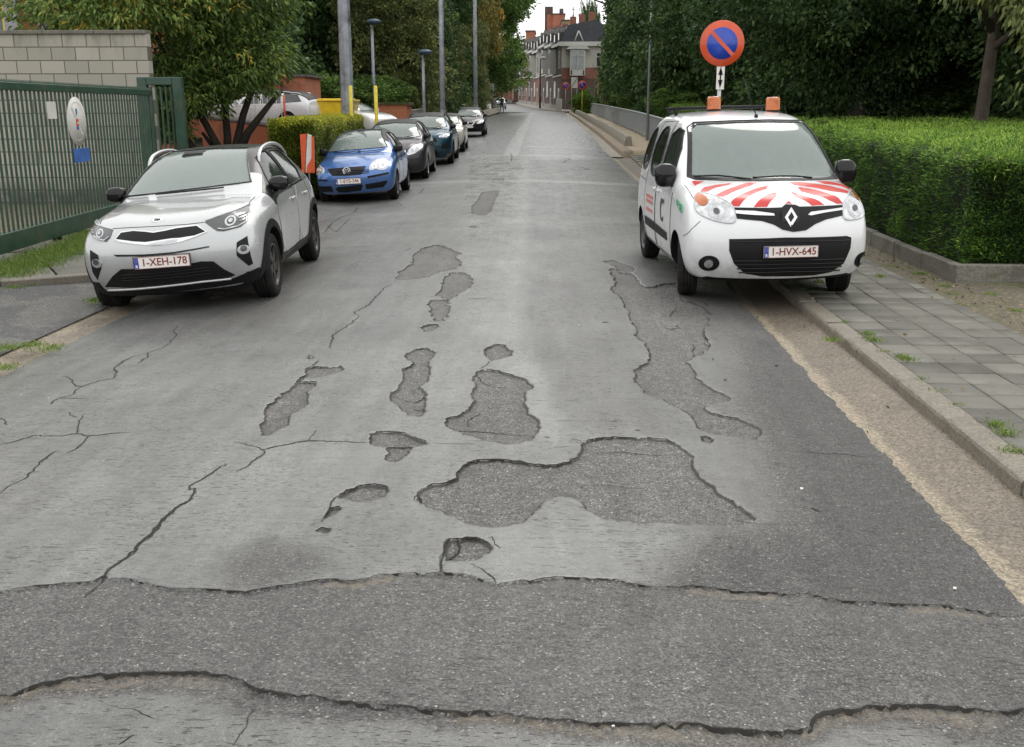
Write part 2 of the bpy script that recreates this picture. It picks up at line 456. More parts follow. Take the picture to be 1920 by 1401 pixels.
def densify(P, closed, seg, jit, seed):
    r = random.Random(seed); out = []
    n = len(P)
    for i in range(n if closed else n - 1):
        a = P[i]; b = P[(i + 1) % n]
        L = math.hypot(b[0] - a[0], b[1] - a[1]); k = max(1, int(L / seg))
        for j in range(k):
            t = j / k
            out.append((a[0] + (b[0] - a[0]) * t + r.gauss(0, jit) * (j > 0), a[1] + (b[1] - a[1]) * t + r.gauss(0, jit) * (j > 0)))
    if not closed: out.append(P[-1])
    return np.array(out)
def rough_poly(P, k):
    P = densify([tuple(p) for p in P], True, .07, .011, k)
    P = densify([tuple(p) for p in P], True, .026, .0065, k + 50)
    return densify([tuple(p) for p in P], True, .010, .0016, k + 100)
def seg_dist(X, Y, P, closed):
    D = np.full(X.shape, 1e9)
    n = len(P)
    for i in range(n if closed else n - 1):
        ax, ay = P[i]; bx, by = P[(i + 1) % n]
        dx, dy = bx - ax, by - ay; L2 = dx * dx + dy * dy + 1e-12
        t = np.clip(((X - ax) * dx + (Y - ay) * dy) / L2, 0, 1)
        D = np.minimum(D, (X - ax - t * dx) ** 2 + (Y - ay - t * dy) ** 2)
    return np.sqrt(D)
def inside(X, Y, P):
    I = np.zeros(X.shape, bool); n = len(P)
    for i in range(n):
        ax, ay = P[i]; bx, by = P[(i + 1) % n]
        if ay == by: continue
        c = ((ay > Y) != (by > Y)) & (X < (bx - ax) * (Y - ay) / (by - ay) + ax)
        I ^= c
    return I
def vnoise(X, Y, s, seed=0):
    """cheap smooth value noise, numpy"""
    r = np.random.default_rng(seed); T = r.random((256, 256))
    x = X * s + 1000; y = Y * s + 1000
    xi = np.floor(x).astype(int); yi = np.floor(y).astype(int); fx = x - xi; fy = y - yi
    fx = fx * fx * (3 - 2 * fx); fy = fy * fy * (3 - 2 * fy)
    a = T[xi % 256, yi % 256]; b = T[(xi + 1) % 256, yi % 256]; c = T[xi % 256, (yi + 1) % 256]; d = T[(xi + 1) % 256, (yi + 1) % 256]
    return (a * (1 - fx) + b * fx) * (1 - fy) + (c * (1 - fx) + d * fx) * fy
def smooth01(t): t = np.clip(t, 0, 1); return t * t * (3 - 2 * t)

def road_grid(ys, nx, feat):
    t = np.linspace(0, 1, nx)
    Yg, Tg = np.meshgrid(ys, t, indexing='ij')
    L = xl(Yg); Rr = xr(Yg)
    # ragged edges of the asphalt
    L = L + .03 * (vnoise(Yg * 0 + 3, Yg, 5, 5) - .5) + .02 * (vnoise(Yg * 0 + 3, Yg, 23, 6) - .5)
    Rr = Rr + .035 * (vnoise(Yg * 0 + 9, Yg, 4, 7) - .5) + .025 * (vnoise(Yg * 0 + 9, Yg, 21, 8) - .5)
    Xg = L + (Rr - L) * Tg
    Z = road_z(Xg, Yg)
    Z += .008 * (vnoise(Xg, Yg, 1.3, 1) - .5) + .003 * (vnoise(Xg, Yg, 6, 2) - .5)
    hole = np.full(Xg.shape, .3); crk = np.full(Xg.shape, .3); coarse = np.full(Xg.shape, .22); mud = np.zeros(Xg.shape)
    if feat:
        for poly, val, blur in ZONES:
            P = np.array([G(u, v) for u, v in poly])
            m = (Xg > P[:, 0].min() - blur * 2) & (Xg < P[:, 0].max() + blur * 2) & (Yg > P[:, 1].min() - blur * 2) & (Yg < P[:, 1].max() + blur * 2)
            x, y = Xg[m], Yg[m]
            d = seg_dist(x, y, P, True) * np.where(inside(x, y, P), -1, 1)
            w = smooth01(.5 - d / (2 * blur)); coarse[m] = coarse[m] * (1 - w) + val * w
        # the two patch edges that cross the street
        for k, (st, dep) in enumerate(((STEP1, .012), (STEP2, .020))):
            P = np.array([G(u, v) for u, v in st]); P = densify([tuple(p) for p in P], False, .02, .003, 40 + k)
            o = np.argsort(P[:, 0]); P = P[o]
            yl = np.interp(Xg, P[:, 0], P[:, 1])
            m = np.abs(Yg - yl) < .5
            d = np.full(Xg.shape, .5)
            d[m] = seg_dist(Xg[m], Yg[m], P, False)
            sd_ = np.where(Yg < yl, -d, d)
            w = smooth01((-sd_ + .004) / .014)
            lift = np.exp(-np.maximum(-sd_, 0) / (.6 if k == 0 else 3.0))
            Z -= dep * w * (lift if k == 0 else 1)
            if k == 1:   # rounded crumbling lip of the trench fill
                Z -= .007 * np.exp(-np.maximum(sd_, 0) / .03) * (sd_ > 0)
            coarse = np.where(sd_ < 0, (.92 if k == 0 else .42), coarse)
            amp = .5 + .5 * vnoise(Xg, Yg * 0, 3.1, 60 + k)
            crk = np.minimum(crk, d - (.002 if k == 0 else .004) * amp)
            if k == 1:
                pat = vnoise(Xg, Yg, 2.2, 71) + .3 * vnoise(Xg, Yg, 9, 72)
                near = np.exp(-np.maximum(-sd_, 0) / .16)
                coarse = np.where(sd_ < 0, np.clip(.30 + .9 * smooth01((near + .5 * pat - .75) * 3), 0, 1), coarse)
                mud = np.where(sd_ < 0, smooth01((near - .55 + .35 * (pat - .6)) * 3) * .55 * smooth01((vnoise(Xg, Yg * 0, 1.7, 78) - .38) * 4), mud)
            else:
                mud = np.maximum(mud, np.where((sd_ < 0), smooth01(1 - np.abs(sd_ + .03) / .05) * smooth01((vnoise(Xg, Yg * 0, 2.6, 77) - .62) * 6) * .6, 0))
        for k, (c, pts, dep) in enumerate(HOLES):
            dep *= .8
            P = np.array([G(u, v) for u, v in crop(*c, pts)])
            P = rough_poly(P, k)
            m = (Xg > P[:, 0].min() - .25) & (Xg < P[:, 0].max() + .25) & (Yg > P[:, 1].min() - .25) & (Yg < P[:, 1].max() + .25)
            if not m.any(): continue
            x, y = Xg[m], Yg[m]
            d = seg_dist(x, y, P, True) * np.where(inside(x, y, P), -1, 1)
            d = np.clip(d, -.5, .5)
            hole[m] = np.minimum(hole[m], d)
            w = smooth01((-d + .002) / .009)
            fl = .65 + .35 * smooth01(-d / .10) + .25 * (vnoise(x, y, 5, 90 + k) - .5)
            Z[m] -= dep * w * fl
        for k, (c, pts, hw) in enumerate(CRACKS):
            P = np.array([G(u, v) for u, v in crop(*c, pts)])
            P = densify([tuple(p) for p in P], False, .03, .007 if hw < .01 else .015, 200 + k)
            m = (Xg > P[:, 0].min() - .12) & (Xg < P[:, 0].max() + .12) & (Yg > P[:, 1].min() - .12) & (Yg < P[:, 1].max() + .12)
            if not m.any(): continue
            d = seg_dist(Xg[m], Yg[m], P, False)
            a = .35 + .9 * vnoise(Xg[m], Yg[m], 7, 300 + k)
            # taper towards the free end
            crk[m] = np.minimum(crk[m], d - hw * a)
        rough_in = smooth01(-hole / .01) 
        Z += (.004 * (vnoise(Xg, Yg, 60, 11) - .5) + .004 * (vnoise(Xg, Yg, 28, 12) - .5)) * rough_in
        Z += .0022 * (vnoise(Xg, Yg, 80, 13) - .5) * coarse
    return Xg, Yg, Z, hole, crk, coarse, mud

def grid_faces(ny, nx):
    a = (np.arange(ny - 1)[:, None] * nx + np.arange(nx - 1)[None, :]).ravel()
    return np.stack([a, a + 1, a + nx + 1, a + nx], 1)

def road_material():
    n = NT('wet_asphalt'); n.p.inputs['Specular IOR Level'].default_value = .5
    c = n.coord('Object')
    hole = n.attr('hole'); crk = n.attr('crack'); coarse = n.attr('coarse'); mud = n.attr('mud')
    wob = n.math('MULTIPLY', n.math('SUBTRACT', n.noise(c, 70, 3), .5), .008)
    hmask = n.mrange(n.math('ADD', hole, wob), .0015, -.0035)
    cmask = n.mrange(n.math('ADD', crk, wob), .0025, -.0025)
    co = n.math('MAXIMUM', coarse, hmask)
    # patchy wetness
    macro = n.noise(c, .55, 5, .6)
    med = n.noise(n.coord('Object', (1.0, .45, 1)), 3.2, 6, .65)
    co2 = n.math('ADD', co, n.math('MULTIPLY', n.math('SUBTRACT', med, .5), .55), clamp=True)
    fine = n.noise(c, 170, 3, .8)
    ag = n.voro(c, 150)
    agc = n.voro(c, 150, out='Color')
    sep = n.n('ShaderNodeSeparateColor'); n.l(agc, sep.inputs[0])
    smooth_c = n.ramp(fine, [(.25, (.095, .096, .093)), (.5, (.178, .179, .173)), (.75, (.255, .256, .247))])
    coarse_c = n.ramp(sep.outputs[0], [(0, (.030, .029, .028)), (.35, (.066, .065, .062)), (.75, (.112, .109, .104)), (.975, (.165, .158, .148)), (.995, (.36, .345, .315))])
    coarse_c = n.mix(1, coarse_c, n.ramp(n.noise(c, 38, 4, .7), [(.3, .72), (.7, 1.3)]), 'MULTIPLY')
    hole_c = n.ramp(sep.outputs[0], [(0, (.026, .025, .023)), (.35, (.080, .077, .072)), (.75, (.140, .134, .126)), (.97, (.22, .21, .195)), (.995, (.42, .40, .37))])
    hole_c = n.mix(1, hole_c, n.ramp(n.noise(c, 16, 5, .7), [(.3, .70), (.7, 1.25)]), 'MULTIPLY')
    cb = n.mix(co2, smooth_c, coarse_c)
    cb = n.mix(1, cb, n.mix(n.mrange(coarse, 0, .35, smooth=False), (1.22, 1.22, 1.21), (.96, .96, .96)), 'MULTIPLY')
    cb = n.mix(n.math('MULTIPLY', n.mrange(coarse, 1.0, 1.45), .62), cb, n.mix(1, coarse_c, (.55, .56, .58), 'MULTIPLY'))
    cb = n.mix(hmask, cb, hole_c)
    cb = n.mix(n.math('MULTIPLY', n.math('MULTIPLY', n.mrange(hole, -.07, -.004), hmask), n.math('MULTIPLY', n.mrange(n.noise(c, 7, 5, .7), .42, .62), .5)), cb, (.045, .042, .038))
    # transverse scratches and small pits
    scr = n.noise(n.coord('Object', (22, 95, 30)), 1, 2, .6)
    smask = n.mrange(scr, .60, .67)
    scr2 = n.noise(n.coord('Object', (5, 30, 30)), 1, 5, .75)
    smask2 = n.mrange(scr2, .62, .68)
    pit = n.math('MULTIPLY', n.math('MAXIMUM', n.math('MULTIPLY', smask, n.mrange(n.noise(c, 1.4, 3), .36, .56)), n.math('MULTIPLY', smask2, .8)), n.math('SUBTRACT', 1, hmask))
    cb = n.mix(n.math('MULTIPLY', pit, .75), cb, (.03, .029, .027))
    # old setts showing through the worn surface further up the street
    br = n.n('ShaderNodeTexBrick'); br.inputs['Scale'].default_value = 1; br.inputs['Brick Width'].default_value = .26; br.inputs['Row Height'].default_value = .19
    br.inputs['Mortar Size'].default_value = .022; br.inputs['Mortar Smooth'].default_value = .6
    br.inputs['Color1'].default_value = (1, 1, 1, 1); br.inputs['Color2'].default_value = (.85, .85, .85, 1); br.inputs['Mortar'].default_value = (.35, .35, .35, 1)
    n.l(c, br.inputs['Vector'])
    sx = n.n('ShaderNodeSeparateXYZ'); n.l(c, sx.inputs[0])
    gh = n.math('MULTIPLY', n.mrange(sx.outputs[1], 12, 18), n.mrange(sx.outputs[1], 37, 33))
    gh = n.math('MULTIPLY', gh, n.mrange(n.noise(c, .5, 3), .40, .6))
    cb = n.mix(n.math('MULTIPLY', gh, .85), cb, br.outputs['Color'], 'MULTIPLY')
    # large tonal patches, tyre tracks
    strk = n.noise(n.coord('Object', (7, .7, 1)), 1, 4, .6)
    mid = n.noise(c, 40, 4, .75); mid2 = n.noise(n.coord('Object', (9, 22, 9)), 1, 5, .7)
    cb = n.mix(1, cb, n.ramp(strk, [(.32, .86), (.68, 1.12)]), 'MULTIPLY'); cb = n.mix(1, cb, n.ramp(mid, [(.3, .84), (.7, 1.14)]), 'MULTIPLY'); cb = n.mix(1, cb, n.ramp(mid2, [(.34, .80), (.5, 1.0), (.7, 1.08)]), 'MULTIPLY')
    tone = n.ramp(macro, [(.3, .78), (.7, 1.15)])
    cb = n.mix(1, cb, tone, 'MULTIPLY')
    cb = n.mix(n.math('MULTIPLY', mud, n.mrange(n.noise(c, 24, 5, .7), .35, .6)), cb, (.19, .155, .11))
    cb = n.mix(n.math('MULTIPLY', cmask, .92), cb, (.010, .010, .009))
    # dirty broken pothole walls, darkened further to paint in their shade
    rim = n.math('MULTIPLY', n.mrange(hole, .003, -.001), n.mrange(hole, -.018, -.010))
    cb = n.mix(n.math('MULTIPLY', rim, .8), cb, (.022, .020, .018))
    # newer asphalt on the bridge: finer and more even
    nb = n.mrange(sx.outputs[1], 36.9, 37.1)
    cb = n.mix(nb, cb, n.mix(n.noise(c, 3, 4), (.125, .127, .13), (.15, .152, .155)))
    X_, Y_ = sx.outputs[0], sx.outputs[1]
    def band(v, c0, hw_, soft): return n.mrange(n.math('ABSOLUTE', n.math('SUBTRACT', v, c0)), hw_ + soft, hw_)
    wn_ = n.math('MULTIPLY', n.math('SUBTRACT', n.noise(c, 3, 4, .7), .5), .35)
    Yw = n.math('ADD', Y_, wn_)
    t1 = band(Yw, 37.2, .10, .12); t2 = n.math('MULTIPLY', band(Yw, 42.6, .08, .12), n.mrange(X_, -1.6, -1.3)); t3 = n.math('MULTIPLY', band(Yw, 26.4, .22, .35), .55)
    t4 = n.math('MULTIPLY', band(n.math('ADD', n.math('ADD', X_, n.math('MULTIPLY', Y_, .013)), n.math('MULTIPLY', wn_, .6)), -1.06, .20, .12), n.math('MULTIPLY', n.mrange(Y_, 36.5, 38), .75))
    old = n.math('MAXIMUM', n.math('MAXIMUM', t1, t2), n.math('MAXIMUM', t3, t4))
    cb = n.mix(n.math('MULTIPLY', n.math('MULTIPLY', old, n.mrange(n.noise(c, 8, 4, .7), .25, .6)), .75), cb, (.42, .42, .41))
    n.set(Base_Color=cb)
    rg = n.mix(co2, n.ramp(med, [(.3, .17), (.75, .34)]), .55)
    rg = n.mix(hmask, rg, .62); rg = n.mix(pit, rg, .7)
    n.set(Roughness=rg)
    hgt = n.math('ADD', n.math('MULTIPLY', n.math('SUBTRACT', 1, ag), n.math('ADD', .15, co2)), n.math('MULTIPLY', fine, .5))
    hgt = n.math('SUBTRACT', hgt, n.math('MULTIPLY', pit, 1.0))
    hgt = n.math('ADD', hgt, n.math('MULTIPLY', n.noise(c, 35, 3), .8))
    nb2 = n.bump(hgt, .55, .0035)
    n.set(Normal=nb2)
    return n.m

M_ROAD = road_material()
def add_road(name, ys, nx, feat):
    Xg, Yg, Z, hole, crk, coarse, mud = road_grid(ys, nx, feat)
    V = np.stack([Xg.ravel(), Yg.ravel(), Z.ravel()], 1)
    return V, grid_faces(len(ys), nx), [hole.ravel(), crk.ravel(), coarse.ravel(), mud.ravel()]
ys1 = [1.2]
while ys1[-1] < 2.5: ys1.append(ys1[-1] + .02)
while ys1[-1] < 22: ys1.append(ys1[-1] * 1.0034)
ys2 = list(np.linspace(ys1[-1], 40, 160)); ys3 = list(np.linspace(40, 126, 120)); ys0 = list(np.linspace(-12, 1.2, 30))
parts = [add_road('a', np.array(ys1), 760, True), add_road('b', np.array(ys2), 380, True), add_road('c', np.array(ys3), 60, False), add_road('d', np.array(ys0), 40, False)]
off = 0; VV = []; FF = []; AT = [[], [], [], []]
for V, F, A in parts:
    VV.append(V); FF.append(F + off); off += len(V)
    for i in range(4): AT[i].append(A[i])
me = np_mesh('road', np.concatenate(VV), np.concatenate(FF), True)
for nm, a in zip(('hole', 'crack', 'coarse', 'mud'), AT):
    at_ = me.attributes.new(nm, 'FLOAT', 'POINT'); at_.data.foreach_set('value', np.concatenate(a).astype(np.float32))
road = mkobj('road', me, None, M_ROAD); tag(road, kind='structure')

# cracks: thin open joints that follow the traced lines, dirt filled, lying in the surface
GA, GB = parts[0][0].reshape(len(ys1), 760, 3), parts[1][0].reshape(len(ys2), 380, 3)
ya1 = np.array(ys1); ya2 = np.array(ys2)
def surf_z(x, y):
    g, ya, nx = (GA, ya1, 760) if y < ya1[-1] else (GB, ya2, 380)
    i = int(np.clip(np.searchsorted(ya, y) - 1, 0, len(ya) - 2)); t = (x - float(xl(y))) / (float(xr(y)) - float(xl(y))) * (nx - 1); j = int(np.clip(t, 0, nx - 2))
    return float(g[i:i + 2, j:j + 2, 2].max())
def add_ribbon(V, F, P, hw, seed, taper=True):
    r = random.Random(seed); P = densify([tuple(p) for p in P], False, .028, min(.006, hw * 1.1), seed); P = densify([tuple(p) for p in P], False, .011, .0016, seed + 1)
    n = len(P)
    if n < 3: return
    T = np.gradient(P, axis=0); T /= np.maximum(np.linalg.norm(T, axis=1, keepdims=True), 1e-9)
    ph = r.uniform(0, 50); b = len(V)
    for i in range(n):
        s_ = i / (n - 1); e = min(1, min(s_, 1 - s_) * 7 + .12) if taper else 1
        k = (.25 + 1.15 * float(vnoise(np.array(ph + i * .011), np.array(1.), 9, seed)))
        wa = hw * e * k * r.uniform(.6, 1.3); wb = hw * e * k * r.uniform(.6, 1.3)
        nx_, ny_ = -T[i, 1], T[i, 0]
        for s2, w in ((-1, wa), (1, wb)):
            x, y = P[i, 0] + s2 * nx_ * w, P[i, 1] + s2 * ny_ * w
            V.append((x, y, surf_z(x, y) + .0012))
        if i: F.append((b + 2 * i - 2, b + 2 * i - 1, b + 2 * i + 1, b + 2 * i))
CV = []; CF = []
for k, (c, pts, hw) in enumerate(CRACKS):
    P = [G(u, v) for u, v in crop(*c, pts)]
    if min(p[1] for p in P) > 39 or min(p[1] for p in P) < 1.3: continue
    add_ribbon(CV, CF, P, hw * .88, 900 + k * 3)
for k, (c, pts, dep) in enumerate(HOLES):      # shade under the broken pothole edges painted as dark ribbon, far and left sides
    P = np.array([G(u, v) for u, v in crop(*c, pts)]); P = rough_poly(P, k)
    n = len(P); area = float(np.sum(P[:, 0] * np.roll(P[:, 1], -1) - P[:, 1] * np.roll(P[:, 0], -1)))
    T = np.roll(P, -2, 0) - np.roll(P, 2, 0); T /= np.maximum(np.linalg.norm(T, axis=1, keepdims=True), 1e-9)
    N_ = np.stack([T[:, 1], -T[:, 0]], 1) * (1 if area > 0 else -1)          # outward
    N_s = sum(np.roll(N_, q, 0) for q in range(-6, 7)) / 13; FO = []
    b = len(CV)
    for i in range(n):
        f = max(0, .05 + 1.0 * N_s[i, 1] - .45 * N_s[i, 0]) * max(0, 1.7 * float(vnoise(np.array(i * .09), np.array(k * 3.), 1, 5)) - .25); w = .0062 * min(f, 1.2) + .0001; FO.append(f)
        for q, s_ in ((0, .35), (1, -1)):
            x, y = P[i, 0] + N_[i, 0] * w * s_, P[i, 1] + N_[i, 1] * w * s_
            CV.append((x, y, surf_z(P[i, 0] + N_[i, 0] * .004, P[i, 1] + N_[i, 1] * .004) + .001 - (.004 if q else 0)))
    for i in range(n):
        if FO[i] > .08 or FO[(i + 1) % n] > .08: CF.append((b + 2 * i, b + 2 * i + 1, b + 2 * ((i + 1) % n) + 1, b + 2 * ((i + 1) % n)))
for k, st in enumerate((STEP1, STEP2)):
    P = sorted([G(u, v) for u, v in st]); P = [p for p in P if -3.9 < p[0] < 1.8]
    P = [(x, y - .004) for x, y in P]
    add_ribbon(CV, CF, P, .0028 if k == 0 else .0055, 990 + k, False)
me = np_mesh('road_cracks_edge_shade', np.array(CV), np.array(CF))
n_ = NT('crack_dirt_edge_shade'); c_ = n_.coord('Object'); n_.set(Base_Color=n_.mix(n_.noise(c_, 60, 4), (.008, .008, .007), (.030, .027, .022)), Roughness=.95)  # also colours the painted shade line along the pothole edges
tag(mkobj('road_cracks_edge_shade', me, None, n_.m), kind='structure')
surf_z2 = surf_z
del VV, FF, AT, parts

# ------------------------------------------------------------------ strips beside the road
def strip(name, ys, cols, matl, smooth=True, kind='structure', tone=None):
    """cols: list of functions (y)->(x,z)"""
    V = []
    for y in ys:
        for f in cols:
            x, z = f(y); V.append((x, y, z))
    me = np_mesh(name, np.array(V), grid_faces(len(ys), len(cols)), smooth)
    if tone:
        a = me.attributes.new('tone', 'FLOAT', 'POINT'); a.data.foreach_set('value', np.tile(np.array(tone, np.float32), len(ys)))
    o = mkobj(name, me, None, matl); tag(o, kind=kind)
    return o
def concrete_mat(name, col, col2, moss=(.10, .12, .04), mossamt=.5, aggr=60, rough=.75, stains=.35, edge=None, ag=.35):
    n = NT(name); c = n.coord('Object')
    a = n.voro(c, aggr, out='Color'); s = n.n('ShaderNodeSeparateColor'); n.l(a, s.inputs[0])
    base = n.mix(n.noise(c, 1.6, 6, .65), col, col2)
    if edge: base = n.mix(n.mrange(n.math('ADD', n.attr('tone'), n.math('MULTIPLY', n.math('SUBTRACT', n.noise(c, 6, 4), .5), .5)), .45, .75), base, edge)
    base = n.mix(ag, base, n.mix(1, base, n.ramp(s.outputs[0], [(0, .35), (.5, 1), (1, 1.8)]), 'MULTIPLY'))
    st = n.mrange(n.noise(c, 2.6, 7, .7), .48, .68)
    base = n.mix(n.math('MULTIPLY', st, stains), base, (.055, .05, .04))
    ms = n.mrange(n.noise(c, 4.3, 6, .7), .72 - .2 * mossamt, .80 - .1 * mossamt)
    base = n.mix(n.math('MULTIPLY', ms, .7), base, moss)
    n.set(Base_Color=base, Roughness=rough)
    h = n.math('ADD', n.noise(c, 90, 4), n.math('MULTIPLY', s.outputs[1], .35))
    n.set(Normal=n.bump(h, .5, .004))
    return n.m
M_GUT = concrete_mat('worn_gutter_concrete', (.205, .170, .128), (.120, .102, .078), (.09, .11, .03), .15, 85, .6, .3, (.28, .235, .17), .7)
M_KERB = concrete_mat('kerb_concrete', (.23, .205, .165), (.14, .125, .10), (.12, .17, .03), .35, 70, .6)
ysn = np.concatenate([np.arange(-12, 2, .5), np.arange(2, 14, .06), np.arange(14, 38, .3)])
def gz(x, y): return float(prof(y)) - .10
KX = lambda y: float(np.interp(y, [0, 10, 20, 27, 34, 200], [2.40, 2.44, 2.75, 2.82, 2.78, 2.78]))      # kerb face
gut = []
for t in (0, .12, .3, .5, .7, .88, 1):
    gut.append(lambda y, t=t: ((lambda a, b: (a + (b - a) * t, gz(0, y) - .012 - .028 * math.sin(PI * (t ** .8)) + .004 * (float(vnoise(np.array(t * 9.), np.array(y), 2.2, 31)) - .5) * 2))(float(xr(y)) - .05, KX(y) + .01)))
strip('gutter_channel_right', ysn, gut, M_GUT, tone=[1, 1, .6, .15, .1, .25, .35])

# kerb stones, each 1 m
def kerbstones(name, x_of, y0, y1, w, h, ztop, step, matl, seed=3):
    r = random.Random(seed); mb = MB(); y = y0
    while y < y1:
        L = step
        ym = y + L / 2; a = math.atan2(x_of(y + L) - x_of(y), L)
        dz = r.uniform(-.008, .008); dx = r.uniform(-.006, .006)
        z1 = ztop(ym) + dz
        ch = .018
        # profile with a worn, chamfered front edge
        pr = [(0, -.2), (0, h - ch * 1.6), (ch * .5, h - ch * .5), (ch * 1.6, h), (w, h), (w, -.2)]
        nseg = 10; b = len(mb.v)
        for j in range(nseg + 1):
            t = j / nseg; yy = y + .004 + (L - .009) * t
            e = .006 if j in (0, nseg) else 0
            for q, (px, pz) in enumerate(pr):
                wx = .004 * (r.random() - .5) if q in (1, 2, 3) else 0
                wz = .006 * (r.random() - .5) if q in (1, 2, 3) else 0
                if q in (2, 3) and r.random() < .06: wz -= .012; wx += .01
                mb.v.append((x_of(yy) + px + dx + wx + (e if q in (1, 2) else 0), yy, z1 - h + pz + wz - (e if q in (2, 3, 4) else 0)))
        m = len(pr)
        for j in range(nseg):
            for q in range(m - 1):
                mb.f.append([b + j * m + q, b + j * m + q + 1, b + (j + 1) * m + q + 1, b + (j + 1) * m + q]); mb.sm.append(False); mb.mi.append(0)
        for j in (0, nseg):
            mb.f.append([b + j * m + q for q in range(m)]); mb.sm.append(False); mb.mi.append(0)
        y += L
    o = mb.build(name, matl); tag(o, kind='structure'); return o
PAVE_Z = lambda y: float(prof(y)) - .028
kerbstones('kerb_right', KX, -6, 13.6, .17, .13, lambda y: PAVE_Z(y) + .004, 1.0, M_KERB)
kerbstones('kerb_right_far', KX, 13.6, 38, .17, .13, lambda y: PAVE_Z(y) + .004, 1.0, M_KERB, 5)

# joint dirt and moss under the slabs
def moss_mat():
    n = NT('joint_moss'); c = n.coord('Object')
    n.set(Base_Color=n.mix(n.mrange(n.noise(c, 5, 5, .7), .42, .62), (.045, .04, .03), (.12, .16, .035)), Roughness=.95, Normal=n.bump(n.noise(c, 150, 3), .8, .006)); return n.m
M_MOSS = moss_mat()
strip('pavement_bed_right', np.concatenate([np.arange(-6, 40, .5)]), [lambda y: (KX(y) + .15, PAVE_Z(y) - .012), lambda y: (4.4, PAVE_Z(y) - .008)], M_MOSS)
def slab_mat():
    n = NT('pavement_slab'); c = n.coord('Object'); r_ = n.attr('tone')
    base = n.ramp(r_, [(0, (.105, .102, .086)), (.5, (.145, .141, .121)), (1, (.185, .178, .152))])
    st = n.mrange(n.noise(c, 1.7, 7, .7), .45, .68)
    base = n.mix(n.math('MULTIPLY', st, .5), base, (.065, .062, .05))
    base = n.mix(n.mrange(n.noise(c, 3.1, 6, .7), .62, .74), base, (.085, .10, .04))
    base = n.mix(.5, base, n.mix(1, base, n.ramp(n.noise(c, 180, 2), [(.3, .7), (.7, 1.35)]), 'MULTIPLY'))
    n.set(Base_Color=base, Roughness=n.ramp(n.noise(c, 2.3, 4), [(.35, .5), (.65, .8)]), Normal=n.bump(n.noise(c, 120, 4), .5, .004)); n.p.inputs['Specular IOR Level'].default_value = .3; return n.m
M_SLAB = slab_mat()
def slabs(name, x_of0, x1, y0, y1, sx, sy, zf, seed, dark_y=None):
    r = random.Random(seed); V = []; F = []; T = []
    y = y0; row = 0
    while y < y1:
        x = x_of0(y); i = 0
        while x < x1:
            w = min(sx, x1 - x + .02)
            g = .004; z = zf(y) + r.uniform(-.0035, .0035); tx = r.uniform(-.003, .003); ty = r.uniform(-.003, .003)
            b = len(V); e = .005
            hx, hy = w / 2 - g, sy / 2 - g; cx, cyy = x + w / 2, y + sy / 2
            rot = r.uniform(-.008, .008)
            for (px, py, dz) in [(-hx, -hy, -e), (hx, -hy, -e), (hx, hy, -e), (-hx, hy, -e), (-hx + e, -hy + e, 0), (hx - e, -hy + e, 0), (hx - e, hy - e, 0), (-hx + e, hy - e, 0), (-hx, -hy, -.04), (hx, -hy, -.04), (hx, hy, -.04), (-hx, hy, -.04)]:
                V.append((cx + px - py * rot, cyy + py + px * rot, z + dz + px * tx + py * ty))
            F += [(b + 4, b + 5, b + 6, b + 7)] + [(b + k, b + (k + 1) % 4, b + 4 + (k + 1) % 4, b + 4 + k) for k in range(4)] + [(b + 8 + k, b + 8 + (k + 1) % 4, b + (k + 1) % 4, b + k) for k in range(4)]
            T += [r.random()] * 12
            x += sx; i += 1
        y += sy; row += 1
    me = np_mesh(name, np.array(V), np.array(F))
    a = me.attributes.new('tone', 'FLOAT', 'POINT'); a.data.foreach_set('value', np.array(T, np.float32))
    o = mkobj(name, me, None, M_SLAB); tag(o, kind='structure'); return o
slabs('pavement_right', lambda y: KX(y) + .18, 3.95, -3, 27, .30, .30, PAVE_Z, 5)

# earth, leaf litter
def soil_mat(name, a, b, g, ga=.5):
    n = NT(name); c = n.coord('Object')
    base = n.mix(n.noise(c, 9, 7, .7), a, b)
    ch = n.voro(c, 45, out='Color'); s = n.n('ShaderNodeSeparateColor'); n.l(ch, s.inputs[0])
    base = n.mix(n.mrange(s.outputs[0], .86, .9), base, (.27, .22, .12))
    base = n.mix(n.mrange(n.noise(c, 1.5, 6, .7), .62 - .2 * ga, .72 - .12 * ga), base, g)
    n.set(Base_Color=base, Roughness=.95, Normal=n.bump(n.noise(c, 60, 6, .7), .9, .02)); return n.m
M_SOIL = soil_mat('damp_soil', (.055, .045, .032), (.125, .10, .07), (.08, .10, .03), .35)
M_GRASSY = soil_mat('grassy_earth', (.06, .055, .03), (.10, .095, .05), (.045, .075, .02), .8)
M_DIRT = soil_mat('dirt_strip', (.10, .09, .065), (.17, .15, .11), (.09, .11, .035), .45)
strip('dirt_strip_right', np.arange(-6, 40, .4), [lambda y: (3.93, PAVE_Z(y) - .004), lambda y: (4.4, PAVE_Z(y) + .01), lambda y: (4.9, PAVE_Z(y) + .03)], M_DIRT)
strip('garden_soil_right', np.arange(-12, 122, 1.), [lambda y: (4.88, PAVE_Z(y) + .025), lambda y: (9, PAVE_Z(y) + .05), lambda y: (40, PAVE_Z(y) + .05)], M_SOIL)

# wide ground sheet reaching the horizon
gy = np.array([-400, -100, -30, -12, 0, 20, 25, 30, 42, 54, 72, 90, 123, 150, 172, 215, 300, 600, 1500, 2600.])
gx = np.array([-2500, -600, -120, -60, -30, -12, -8, 4.5, 8, 20, 60, 200, 700, 2500.])
GX, GY = np.meshgrid(gx, gy)
GZ = prof(GY) - .22
me = np_mesh('ground', np.stack([GX.ravel(), GY.ravel(), GZ.ravel()], 1), grid_faces(len(gy), len(gx)))
tag(mkobj('ground', me, None, M_GRASSY), kind='structure')

